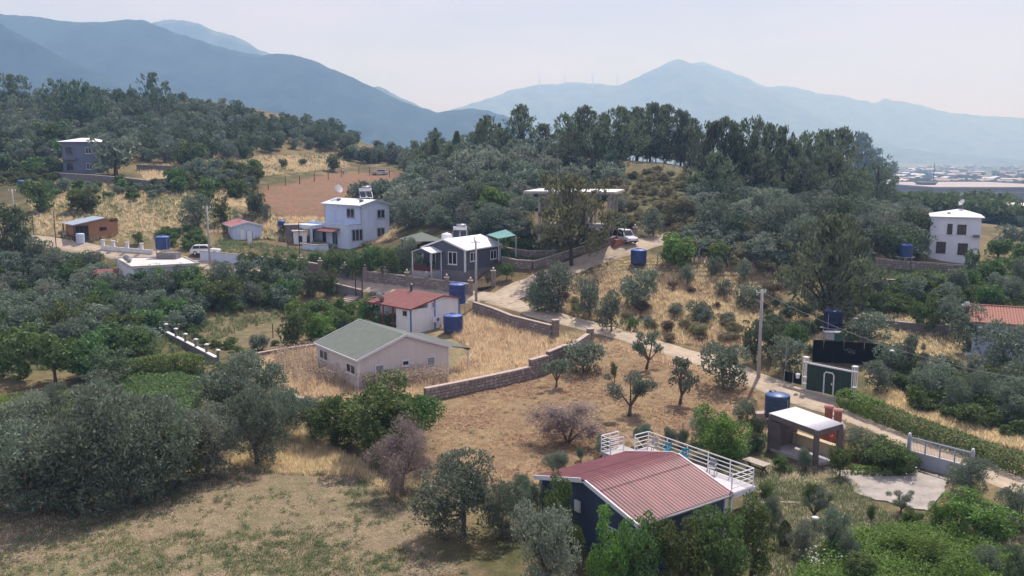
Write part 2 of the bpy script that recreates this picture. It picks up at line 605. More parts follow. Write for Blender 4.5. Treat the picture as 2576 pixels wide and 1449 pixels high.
def gz(x, y):
    """height of the ground sheet itself, small bumps included"""
    i = int(np.clip(np.searchsorted(xs, x) - 1, 0, nx - 2))
    j = int(np.clip(np.searchsorted(ys, y) - 1, 0, ny - 2))
    a, b = (x - xs[i]) / (xs[i + 1] - xs[i]), (y - ys[j]) / (ys[j + 1] - ys[j])
    return float((ZZ[j, i] * (1 - a) + ZZ[j, i + 1] * a) * (1 - b) + (ZZ[j + 1, i] * (1 - a) + ZZ[j + 1, i + 1] * a) * b)

def gp(u, v):
    p = ground(u, v)
    p[2] = gz(p[0], p[1])
    return p

# ------------------------------------------------------------------ roads and paved yard
def smooth_line(P, step=.8):
    P = np.array(P, float)
    for _ in range(2):
        Q = [P[0]]
        for a, b in zip(P[:-1], P[1:]):
            Q += [a * .75 + b * .25, a * .25 + b * .75]
        P = np.array(Q + [P[-1]])
    d = np.concatenate([[0], np.cumsum(np.linalg.norm(np.diff(P, axis=0), axis=1))])
    t = np.arange(0, d[-1], step)
    return np.stack([np.interp(t, d, P[:, k]) for k in range(P.shape[1])], 1)

def road(name, pts, width, m, lift=.10):
    L = smooth_line(gpoly(pts))
    T = np.gradient(L, axis=0)
    T /= np.linalg.norm(T, axis=1)[:, None]
    N = np.stack([T[:, 1], -T[:, 0]], 1)
    K = 13
    V = []
    for i in range(len(L)):
        wl = width * (.86 + .3 * vnoise(np.array(i * .35), np.array(1.0), 3))
        wr = width * (.86 + .3 * vnoise(np.array(i * .35), np.array(7.0), 5))
        for k in range(K):
            s = (k / (K - 1) * 2 - 1)
            p = L[i] + N[i] * s * (wl if s < 0 else wr) / 2
            edge = abs(s) > .95
            rut = .03 * math.exp(-((abs(s) - .45) / .16) ** 2)
            V.append((p[0], p[1], gz(p[0], p[1]) + (-.03 if edge else lift - rut)))
    V = np.array(V)
    ii = np.arange(len(V)).reshape(len(L), K)
    F = np.stack([ii[:-1, :-1], ii[:-1, 1:], ii[1:, 1:], ii[1:, :-1]], -1).reshape(-1, 4)
    o = put(name, npmesh(name, V, F, m, True))
    return tag(o, kind='structure')

M_ROAD = mat('pale_dirt', (.44, .365, .27), .95, .22, .9, .4, spec=.1)
road('dirt_road', [(2680, 1268), (2560, 1215), (2430, 1160), (2290, 1102), (2130, 1038), (1990, 988), (1890, 952), (1750, 898), (1640, 864), (1540, 836), (1420, 808), (1340, 783), (1275, 760), (1225, 744)], 3.5, M_ROAD)
road('dirt_road', [(1235, 762), (1275, 742), (1330, 718), (1390, 692), (1450, 664), (1530, 640), (1600, 620), (1655, 604), (1700, 598)], 4.6, M_ROAD, .12)
road('dirt_road', [(1300, 758), (1200, 744), (1100, 738), (1000, 726), (900, 714), (820, 705), (760, 698), (640, 682), (520, 664), (430, 652), (285, 634), (180, 618), (60, 604)], 3.4, M_ROAD, .14)

# ------------------------------------------------------------------ mountains
def mountain(name, pts, dist, depth, rgb, seed, nz=110.0, m=340, k=30):
    pts = np.array(pts, float)
    us = np.linspace(pts[0, 0], pts[-1, 0], m)
    vs = np.interp(us, pts[:, 0], pts[:, 1])
    ker = np.array([0, 1, 2, 1, 0]) / 4
    vs = np.convolve(np.pad(vs, 2, 'edge'), ker, 'valid')
    vs = vs + (fbm(us / 18, us * 0, seed) - .5) * 5
    V = []
    for r in range(k + 6):
        t = r / k
        for i in range(m):
            p = at_y(us[i], vs[i], dist)
            x, y, zr = p[0], dist - depth * (1 - t), p[2] + 14
            if t <= 1:
                prof = t ** 1.25
                ridge = 1 - abs(2 * float(fbm(np.array(x / (depth * .22)), np.array(y / (depth * .7)), seed, 4)) - 1)
                z = zr * prof - nz * 4 * (1 - ridge) * t * (1 - t) + nz * .5 * (float(fbm(np.array(x / 90), np.array(y / 90), seed + 3, 3)) - .5) * t * (1.15 - t)
            else:
                z = zr * max(0, 1 - (t - 1) * 3)
            V.append((x, y, z - 15))
    ii = np.arange(len(V)).reshape(k + 6, m)
    F = np.stack([ii[:-1, :-1], ii[:-1, 1:], ii[1:, 1:], ii[1:, :-1]], -1).reshape(-1, 4)
    mt = mat('hill_' + name + str(seed), rgb, .95, .85, .012, 0, spec=.05)
    return tag(put(name, npmesh(name, V, F, mt, True)), kind='structure')

mountain('mountain', [(-700, 130), (-300, 60), (-120, 40), (0, 35), (70, 40), (130, 48), (200, 54), (262, 54), (320, 45), (360, 50), (390, 62), (430, 80), (520, 108), (600, 131), (660, 141), (700, 134), (740, 139), (790, 150),
         (830, 170), (900, 200), (940, 219), (980, 240), (1040, 265), (1100, 284), (1150, 276), (1190, 271), (1230, 276), (1290, 297), (1340, 330), (1400, 380)], 2600, 1050, (.018, .032, .022), 31)
mountain('mountain', [(-700, -10), (-300, 20), (-100, 40), (0, 58), (60, 92), (130, 130), (200, 165), (300, 215), (380, 260), (460, 330), (520, 390)], 2000, 600, (.016, .03, .021), 32, 60, 160)
mountain('mountain', [(200, 130), (330, 75), (390, 54), (430, 51), (462, 50), (500, 58), (545, 78), (590, 88), (620, 105), (650, 125), (690, 138), (780, 175), (860, 200), (925, 218), (955, 216), (1000, 240), (1060, 268), (1110, 286), (1200, 330)], 4000, 700, (.065, .085, .06), 33)
mountain('mountain', [(1020, 330), (1120, 280), (1160, 268), (1200, 256), (1290, 232), (1400, 232), (1490, 222), (1560, 213), (1600, 196), (1640, 176), (1680, 157), (1710, 146), (1740, 160), (1790, 185), (1850, 207), (1900, 217),
         (1960, 238), (2020, 268), (2080, 300), (2200, 345), (2300, 372), (2420, 398)], 6000, 1700, (.07, .085, .055), 34)
mountain('mountain', [(1150, 290), (1220, 250), (1290, 225), (1340, 215), (1390, 211), (1440, 207), (1500, 209), (1560, 216), (1620, 240), (1700, 260)], 6900, 500, (.08, .09, .06), 35, 50, 120)
mountain('mountain', [(1650, 230), (1735, 158), (1770, 155), (1800, 168), (1840, 180), (1880, 195), (1920, 216), (1960, 240), (2000, 262)], 7100, 500, (.08, .09, .06), 36, 50, 120)
mountain('mountain', [(1800, 300), (1900, 226), (1930, 219), (1965, 215), (2010, 220), (2060, 235), (2120, 240), (2150, 249), (2205, 259), (2225, 248), (2260, 255), (2320, 265), (2390, 283), (2470, 290), (2576, 296), (2700, 330), (2900, 350), (3100, 390)], 7000, 1500, (.075, .085, .06), 37)

# ------------------------------------------------------------------ haze
hz = MB().box(-7950, 7950, -300, 8100, -40, 860).build('haze', mat('haze_tmp', (1, 1, 1)))
hm = bpy.data.materials.new('haze')
hm.use_nodes = True
ht = hm.node_tree
ht.nodes.clear()
ho = ht.nodes.new('ShaderNodeOutputMaterial')
pv = ht.nodes.new('ShaderNodeVolumePrincipled')
pv.inputs['Color'].default_value = (.34, .585, 1.0, 1)
pv.inputs['Absorption Color'].default_value = (1, 1, 1, 1)
pv.inputs['Density'].default_value = 3.3e-4
pv.inputs['Anisotropy'].default_value = .1
ht.links.new(pv.outputs[0], ho.inputs['Volume'])
hz.data.materials.clear()
hz.data.materials.append(hm)
tag(hz, kind='stuff')
# ------------------------------------------------------------------ vegetation: meshes
LM = {
    'olive': leafmat('olive_leaf', (.180, .232, .158), .45, .25, .20, .03),
    'olive_grey': leafmat('olive_leaf_grey', (.245, .285, .21), .38, .34, .16, .02),
    'green': leafmat('broad_leaf', (.115, .195, .058), .45, .32, .22, .05),
    'bright': leafmat('bright_leaf', (.150, .270, .055), .45, .36, .15, .03),
    'dark': leafmat('dark_leaf', (.11, .16, .08), .42, .30, .2, .03),
    'pine': leafmat('pine_needle', (.148, .195, .112), .45, .36, .22, .03),
    'pine_brown': leafmat('pine_needle_brown', (.165, .17, .085), .45, .40, .1, .02),
    'young_pine': leafmat('young_pine_needle', (.165, .22, .11), .35, .40, .2, .03),
    'dead': leafmat('dry_twig', (.33, .27, .24), .35, .3, .12, .01),
    'scrub': leafmat('scrub_leaf', (.23, .215, .115), .40, .40, .25, .05),
    'thistle': leafmat('thistle_head', (.50, .40, .29), .40, .3, .1, .01),
}
M_BARK = mat('bark', (.15, .115, .09), .95, .3, 6, .5, spec=.1)
M_BARKD = mat('dark_bark', (.085, .065, .052), .95, .3, 6, .5, spec=.1)

def unit(v):
    return v / np.maximum(np.linalg.norm(v, axis=1), 1e-9)[:, None]

def cards(P, N, ln, wd, rng, droop=None):
    """leaf shaped four-sided cards at P facing about N"""
    n = len(P)
    a = unit(np.cross(N, rng.normal(size=(n, 3))))
    if droop is not None:
        a = unit(a + droop)
    b = unit(np.cross(N, a))
    L = (ln * rng.uniform(.6, 1.3, n))[:, None]
    Wd = (wd * rng.uniform(.6, 1.3, n))[:, None]
    c = unit(N) * (L * .12)
    v = np.stack([P - a * L * .5, P + b * Wd * .5 + c, P + a * L * .5, P - b * Wd * .5 + c], 1).reshape(-1, 3)
    return v, np.arange(4 * n).reshape(n, 4)

def lobe_leaves(C, rad, n, rng, shell=.72, flat=1.0, up=.25, noise=.8):
    wts = rad ** 2
    k = rng.choice(len(C), n, p=wts / wts.sum())
    d = rng.normal(size=(n, 3))
    d[:, 2] += up
    d = unit(d)
    rr = rad[k] * (shell + (1 - shell) * rng.random(n)) * rng.uniform(.82, 1.15, n)
    off = d * rr[:, None]
    off[:, 2] *= flat
    N = unit(d * .75 + rng.normal(size=(n, 3)) * noise * .6)
    return C[k] + off, N

def lobes_ellipsoid(n, c, r, rng, rmin, rmax, lo=-.55, core=True):
    out, rad = [], []
    i = 0
    while len(out) < n:
        d = rng.normal(size=3)
        d /= np.linalg.norm(d)
        if d[2] < lo:
            continue
        s = rng.uniform(.62, .88) if rng.random() < .8 else rng.uniform(.1, .5)
        out.append(np.array(c) + d * np.array(r) * s)
        rad.append(rng.uniform(rmin, rmax))
    if core:
        out.append(np.array(c)); rad.append(min(r) * .62)
    return np.array(out), np.array(rad)

def trunk_mb(C, base_r, rng, zfork=.22, nl=5, lean=.05, top=None):
    m = MB()
    f = Vector((rng.uniform(-lean, lean), rng.uniform(-lean, lean), zfork))
    m.tube([(0, 0, -.04), (f.x * .4, f.y * .4, zfork * .5), f], [base_r * 1.25, base_r, base_r * .8], 7)
    sel = rng.choice(len(C), min(nl, len(C)), replace=False)
    for k in sel:
        e = Vector(C[k])
        mid = f.lerp(e, .5) + Vector(rng.normal(size=3) * .02) + Vector((0, 0, .03))
        m.tube([f, mid, e], [base_r * .62, base_r * .42, base_r * .15], 5, False)
    if top is not None:
        m.tube([f, (0, 0, (zfork + top) / 2), (0, 0, top)], [base_r * .8, base_r * .5, base_r * .1], 6, False)
    return m

def tree_parts(kind, seed, n, ln, wd):
    """unit tree: height 1, crown about 1 across. returns (leaf verts, leaf faces, trunk MB)"""
    rng = np.random.default_rng(seed)
    if kind in ('olive', 'olive_grey', 'dead', 'green', 'bright', 'dark'):
        c = (rng.uniform(-.04, .04), rng.uniform(-.04, .04), .47)
        nl = int(rng.integers(19, 27))
        C, rad = lobes_ellipsoid(nl, c, (.44, .44, .50), rng, .11, .22, -1.0)
        C[:, 2] = np.clip(C[:, 2], rad * .75, 1 - rad * .85)
        shell = .78 if kind != 'dead' else .2
        P, N = lobe_leaves(C, rad, n, rng, shell, .85, .25, .6)
        if kind != 'dead' and n > 1500:      # gaps between the sprays let the dark inside show
            a_, b_ = rng.uniform(0, 6, 3), rng.uniform(0, 6, 3)
            nz_ = np.prod(np.sin(P * 10.5 + a_), axis=1) * 1.2 + np.prod(np.sin(P * 21 + b_), axis=1) * .9 + rng.normal(size=len(P)) * .10
            kp = (nz_ > -.24) | ((P[:, 2] < .3) & (nz_ > -.5))
            P, N = P[kp], N[kp]
        v, f = cards(P, N, ln * 1.15, wd * .9, rng, (N * .5 + np.array([0, 0, .75])) * (1.0 if kind.startswith('olive') else .5))
        return v, f, trunk_mb(C, .026, rng)
    if kind == 'open_olive':
        C, rad = [], []
        for k in range(int(rng.integers(13, 18))):
            t = rng.uniform(0, 6.28)
            q_ = rng.uniform(.08, .40)
            C.append((math.cos(t) * q_, math.sin(t) * q_, rng.uniform(.48, .90) - q_ * .25))
            rad.append(rng.uniform(.08, .17))
        C, rad = np.array(C), np.array(rad)
        P, N = lobe_leaves(C, rad, n, rng, .45, .8, .2)
        v, f = cards(P, N, ln, wd, rng)
        return v, f, trunk_mb(C, .035, rng, .20, 8, .06)
    if kind in ('pine', 'pine_brown', 'umbrella'):
        C, rad = [], []
        z0 = {'pine': .25, 'pine_brown': .28, 'umbrella': .3}[kind]
        z = z0
        while z < .97:
            t = (z - z0) / (1 - z0)
            prof = (math.sin(math.pi * (.18 + .80 * t ** .8)) ** .8) if kind == 'pine' else math.sin(math.pi * (.25 + .68 * t)) ** .5
            nb = int(rng.integers(3, 6))
            ph = rng.uniform(0, 6.3)
            for k in range(nb):
                r = .46 * prof * rng.uniform(.35, 1.2)
                a = ph + k * 6.283 / nb + rng.uniform(-.4, .4)
                C.append((math.cos(a) * r, math.sin(a) * r, z + rng.uniform(-.03, .05)))
                rad.append(rng.uniform(.10, .16) * (1.15 - .45 * t))
            C.append((rng.uniform(-.06, .06), rng.uniform(-.06, .06), z))
            rad.append(.13)
            z += rng.uniform(.055, .085)
        for k in range(len(C)):
            if rng.random() < .8:
                c0 = C[k]
                C.append((c0[0] * 1.14 + rng.uniform(-.04, .04), c0[1] * 1.14 + rng.uniform(-.04, .04), min(c0[2] + rng.uniform(.03, .085), 1.0)))
                rad.append(rad[k] * rng.uniform(.32, .55))
        C, rad = np.array(C), np.array(rad)
        P, N = lobe_leaves(C, np.maximum(rad, .05), n, rng, .5, .66, .3, .6)
        nz_ = np.prod(np.sin(P * 12 + rng.uniform(0, 6, 3)), axis=1) * 1.2 + np.prod(np.sin(P * 25 + rng.uniform(0, 6, 3)), axis=1) * .8 + rng.normal(size=n) * .1
        P, N = P[nz_ > -.2], N[nz_ > -.2]
        n = len(P)
        up = np.tile(np.array([[0, 0, .9]]), (n, 1)) + unit(P - np.array([[0, 0, .5]])) * .5
        v, f = cards(P, N, ln, wd, rng, up)
        m = trunk_mb(C, .022, rng, z0 * .9, 12, .02, .94)
        return v, f, m
    if kind == 'young_pine':
        z = rng.random(n) ** .75 * .95
        nt_ = 9
        tier = np.floor(z * nt_) / nt_
        r = (1 - tier) ** .9 * .46 * (1 - .45 * (z * nt_ % 1)) * np.sqrt(rng.random(n) * .7 + .3)
        a = rng.random(n) * 6.283
        r = r * (1 + .25 * np.sin(a * 5 + tier * 40))
        P = np.stack([np.cos(a) * r, np.sin(a) * r, .04 + z], 1)
        N = unit(np.stack([np.cos(a), np.sin(a), np.full(n, .5)], 1) + rng.normal(size=(n, 3)) * .5)
        v, f = cards(P, N, ln, wd, rng, np.stack([np.cos(a), np.sin(a), np.full(n, .9)], 1))
        m = MB().tube([(0, 0, -.03), (0, 0, .5), (0, 0, .95)], [.03, .02, .004], 6)
        return v, f, m
    if kind == 'cypress':
        z = rng.random(n)
        a = rng.random(n) * 6.283
        r = .45 * np.sin(np.pi * np.clip(.12 + .86 * z, 0, 1)) ** .7 * (1 + .15 * np.sin(a * 4 + z * 20)) * rng.uniform(.75, 1, n)
        P = np.stack([np.cos(a) * r, np.sin(a) * r, .03 + .97 * z], 1)
        N = unit(np.stack([np.cos(a), np.sin(a), np.full(n, .3)], 1) + rng.normal(size=(n, 3)) * .5)
        v, f = cards(P, N, ln, wd, rng, np.tile([[0, 0, .8]], (n, 1)))
        return v, f, MB().tube([(0, 0, -.03), (0, 0, .6)], [.05, .02], 6)
    if kind in ('shrub', 'scrub', 'brush'):
        C, rad = lobes_ellipsoid(int(rng.integers(9, 14)), (0, 0, .38), (.42, .42, .45), rng, .16, .26, -.3)
        P, N = lobe_leaves(C, rad, n, rng, .6 if kind != 'brush' else .1, .95, .3)
        P[:, 2] = np.where(P[:, 2] < -.02, rng.random(n) * .3, P[:, 2])
        P[:, 2] *= .97 / max(P[:, 2].max(), .5)
        v, f = cards(P, N, ln, wd, rng)
        m = MB()
        for k in range(5):
            m.tube([(0, 0, -.03), tuple(C[k] * .5), tuple(C[k])], [.02, .014, .005], 5, False)
        return v, f, m
    if kind == 'sapling':
        C = np.array([(rng.uniform(-.2, .2), rng.uniform(-.2, .2), z) for z in np.linspace(.45, .9, 8)])
        rad = rng.uniform(.12, .22, 8)
        P, N = lobe_leaves(C, rad, n, rng, .3, 1.0, .1)
        v, f = cards(P, N, ln, wd, rng)
        return v, f, trunk_mb(C, .022, rng, .3, 6, .03, .85)

LEAFKEY = {'open_olive': 'olive', 'umbrella': 'dark', 'cypress': 'dark', 'shrub': 'olive', 'brush': 'dead', 'sapling': 'green'}
# level of detail: (cards, length, width) in unit tree size
LOD = {'near': (11000, .038, .0175), 'mid': (2600, .075, .036), 'far': (900, .125, .062), 'tiny': (330, .19, .11)}
LODP = {'near': (9000, .050, .014), 'mid': (4800, .064, .025), 'far': (1300, .11, .04), 'tiny': (400, .16, .07)}
_protos = {}

def proto(kind, var, lod, leaf=None):
    """(crown mesh, trunk mesh, joined mesh) shared by every tree of that make"""
    key = (kind, var, lod, leaf)
    if key in _protos:
        return _protos[key]
    n, ln, wd = (LODP if kind in ('pine', 'pine_brown', 'young_pine', 'umbrella') else LOD)[lod]
    if kind in ('open_olive', 'sapling'):
        n = int(n * .45)
    if kind in ('green', 'bright'):
        ln, wd, n = ln * 1.12, wd * 1.5, int(n * .75)
    if kind in ('brush', 'dead'):
        wd *= .55
    v, f, tm = tree_parts(kind, (sum(ord(c) * (i + 3) for i, c in enumerate(kind)) * 131 + var * 17) % 100003, n, ln, wd)
    lm = LM[leaf or LEAFKEY.get(kind, kind)]
    bk = M_BARKD if 'pine' in kind else M_BARK
    if lod in ('near', 'mid'):
        r = (npmesh(kind + '_crown', v, f, lm), tm.mesh(kind + '_trunk', bk, True), None)
    else:
        # trunk and crown joined: too small in the picture to show their parts
        t0 = MB().tube([(0, 0, -.04), (0, 0, .5)], [.04, .02], 5)
        tv = np.array(t0.v)
        tf4 = np.array([q_ for q_ in t0.f if len(q_) == 4]) + len(v)
        r = (None, None, npmesh(kind + '_tree', np.concatenate([v, tv]), [f, tf4], [lm, bk], False, [0] * len(f) + [1] * len(tf4)))
    _protos[key] = r
    return r

NAME = {'olive': 'olive_tree', 'olive_grey': 'olive_tree', 'open_olive': 'olive_tree', 'pine': 'pine_tree', 'pine_brown': 'pine_tree',
        'young_pine': 'pine_tree', 'umbrella': 'pine_tree', 'green': 'leafy_tree', 'bright': 'leafy_tree', 'dark': 'leafy_tree',
        'dead': 'withered_tree', 'cypress': 'cypress_tree', 'shrub': 'shrub', 'scrub': 'shrub', 'brush': 'brush_pile', 'sapling': 'young_tree'}
_tc = {}
PLACED = []

def tree(kind, p, w, h, label, group=None, lod=None, leaf=None, name=None, rz=None):
    """one tree or bush: width w, height h in metres at place p"""
    if kind == 'young_pine' and random.random() < .8:
        kind, leaf = 'pine', 'young_pine'
        w *= 1.15
    k = _tc.get(kind, 0)
    _tc[kind] = k + 1
    d = p[1]
    lod = lod or ('near' if d < 72 else 'mid' if d < 150 else 'far')
    nv = {'near': 5, 'mid': 5, 'far': 6, 'tiny': 4}[lod]
    c, t, j = proto(kind, k % nv, lod, leaf)
    nm = name or NAME[kind]
    cat = nm.replace('_', ' ')
    cat = {'olive tree': 'tree', 'pine tree': 'tree', 'leafy tree': 'tree', 'withered tree': 'tree', 'cypress tree': 'tree', 'young tree': 'tree'}.get(cat, cat)
    rz = random.uniform(0, 6.28) if rz is None else rz
    loc = (p[0], p[1], p[2] - .03)
    sx, sz = w / .98, h / .98
    if c is None:
        o = put(nm, j, None, loc, (0, 0, rz), (sx, sx, sz))
        tag(o, label, cat, group)
    else:
        o = thing(nm, label, cat, loc, rz, group)
        put('crown', c, o, (0, 0, 0), (0, 0, 0), (sx, sx, sz))
        put('trunk', t, o, (0, 0, 0), (0, 0, 0), (sx * .5 + sz * .5,) * 2 + (sz,))
    PLACED.append((p[0], p[1], w * .5))
    return o

def tp(u, vb, vt, wpx, kind, label, group=None, **kw):
    """a tree measured in the photograph: foot (u, vb), top vt, crown width wpx"""
    y = kw.pop('y', None)
    p = gp(u, vb)
    if y:
        p = at_y(u, vb, y)
        p[2] = gz(p[0], p[1])
        vb = CY - FPX * ((p[2] - CAMZ) * CP + y * SP) / (y * CP - (p[2] - CAMZ) * SP)
    s = mpp(p)
    return tree(kind, p, wpx * s, max(.3, (vb - vt) * s * 1.03), label, group, **kw)

CLEAR = [gpoly(q_) for q_ in ([(640, 430), (880, 405), (1012, 415), (1040, 480), (900, 505), (872, 560), (700, 578), (640, 520)], [(560, 600), (840, 600), (840, 652), (700, 657), (560, 640)],
    [(490, 640), (600, 642), (600, 700), (490, 690)], [(500, 795), (700, 772), (745, 812), (735, 860), (640, 875), (520, 862)], [(1480, 640), (1700, 640), (1960, 690), (1960, 735), (1700, 725), (1480, 690)],
    [(2190, 655), (2560, 655), (2560, 735), (2200, 722)], [(2220, 838), (2430, 846), (2430, 900), (2220, 900)], [(1575, 405), (1755, 408), (1770, 480), (1720, 540), (1600, 600), (1560, 500)],
    [(740, 690), (930, 700), (930, 745), (740, 715)], [(1290, 640), (1480, 610), (1520, 660), (1330, 740)], [(130, 560), (330, 560), (330, 625), (130, 640)], [(540, 560), (700, 560), (700, 625), (540, 620)],
    [(1700, 715), (1860, 735), (1850, 800), (1640, 770)], [(270, 640), (520, 640), (520, 720), (350, 730), (270, 700)])]

def blocked(x, y):
    return any(inpoly(np.array(x), np.array(y), q_) for q_ in CLEAR)

def scatter(poly_px, spacing, n, rng, avoid=1.0, keep=None):
    P = gpoly(poly_px)
    lo, hi = P.min(0), P.max(0)
    out = []
    for _ in range(n * 60):
        if len(out) >= n:
            break
        x, y = rng.uniform(lo[0], hi[0]), rng.uniform(lo[1], hi[1])
        if not inpoly(np.array(x), np.array(y), P):
            continue
        if blocked(x, y):
            continue
        if any((x - a) ** 2 + (y - b) ** 2 < spacing ** 2 for a, b in out):
            continue
        if avoid and any((x - a) ** 2 + (y - b) ** 2 < (avoid * r + .5) ** 2 for a, b, r in PLACED):
            continue
        if keep is not None and not keep(x, y):
            continue
        out.append((x, y))
    return [np.array([x, y, gz(x, y)]) for x, y in out]

def tufts(P, b, h, w, rng, lean=.5):
    """grass tufts: b blades at each place"""
    n = len(P) * b
    base = np.repeat(P, b, 0) + np.concatenate([rng.normal(size=(n, 2)) * .12, np.zeros((n, 1))], 1)
    hh = np.repeat(h, b) * rng.uniform(.5, 1.15, n)
    a = rng.random(n) * 6.283
    d = np.stack([np.cos(a), np.sin(a)], 1)
    ww = (w * rng.uniform(.6, 1.4, n))[:, None]
    s = np.stack([-d[:, 1], d[:, 0]], 1) * ww
    tip = base.copy()
    tip[:, :2] += d * (hh * lean * rng.uniform(.2, 1, n))[:, None]
    tip[:, 2] += hh
    l, r = base.copy(), base.copy()
    l[:, :2] += s
    r[:, :2] -= s
    return np.stack([l, r, tip], 1).reshape(-1, 3), np.arange(3 * n).reshape(n, 3)

def field_points(polys, n, rng, thr=None, sc=.3, seed=0):
    polys = polys if isinstance(polys[0], list) else [polys]
    out = []
    for pp in polys:
        Q = gpoly(pp)
        lo, hi = Q.min(0), Q.max(0)
        x, y = rng.uniform(lo[0], hi[0], n * 4), rng.uniform(lo[1], hi[1], n * 4)
        k = inpoly(x, y, Q)
        if thr is not None:
            k &= fbm(x * sc, y * sc, seed, 3) > thr
        x, y = x[k][:n], y[k][:n]
        i = np.clip(np.searchsorted(xs, x) - 1, 0, nx - 2); j = np.clip(np.searchsorted(ys, y) - 1, 0, ny - 2)
        out.append(np.stack([x, y, ZZ[j, i]], 1))
    return np.concatenate(out)

def stuff(name, v, f, m, label, cat):
    return tag(put(name, npmesh(name, v, f, m)), label, cat, kind='stuff')

def clumps(P, k, r, h, ln, wd, rng):
    """low leafy weeds: k leaf cards round each place"""
    n = len(P) * k
    q_ = rng.normal(size=(n, 3)) * r * .5
    q_[:, 2] = np.abs(q_[:, 2]) * h / r + .03
    N = unit(rng.normal(size=(n, 3)) + np.array([0, 0, .8]))
    return cards(np.repeat(P, k, 0) + q_, N, ln, wd, rng)

def hedge(name, label, line_px, h, w, leaf, dens, ln, wd, rng, cat='hedge', top=1.0):
    L = [gp(u, v) for u, v in line_px]
    o = thing(name, label, cat, L[0])
    VP, VN = [], []
    st = MB()
    for a, b in zip(L[:-1], L[1:]):
        d = b - a
        ln_ = np.linalg.norm(d[:2])
        n = int(ln_ * h * dens)
        t = rng.random(n)
        c = a - L[0] + d * t[:, None]
        nr = np.array([-d[1], d[0]]) / ln_
        ang = rng.random(n) * 6.283
        rr = np.sqrt(rng.uniform(.45, 1.0, n))
        bump = .75 + .5 * fbm(t * ln_ * .8 + a[0], t * 0 + a[1], 3, 3)
        off = np.cos(ang) * rr * w / 2 * bump
        zz = np.clip((np.sin(ang) * rr * .5 + .5) * h * bump, .02, None)
        P = c + np.stack([nr[0] * off, nr[1] * off, zz], 1)
        N = unit(np.stack([nr[0] * np.cos(ang), nr[1] * np.cos(ang), np.sin(ang) + .3], 1) + rng.normal(size=(n, 3)) * .5)
        VP.append(P); VN.append(N)
        for s in np.arange(.2, ln_, .9):
            p = a - L[0] + d * s / ln_
            st.tube([(p[0], p[1], p[2] - .1), (p[0], p[1], p[2] + h * .7)], [.03, .015], 4, False)
    v, f = cards(np.concatenate(VP), np.concatenate(VN), ln, wd, rng)
    put('foliage', npmesh(name, v, f, LM[leaf]), o)
    st.build('stem', M_BARK, o)
    return o
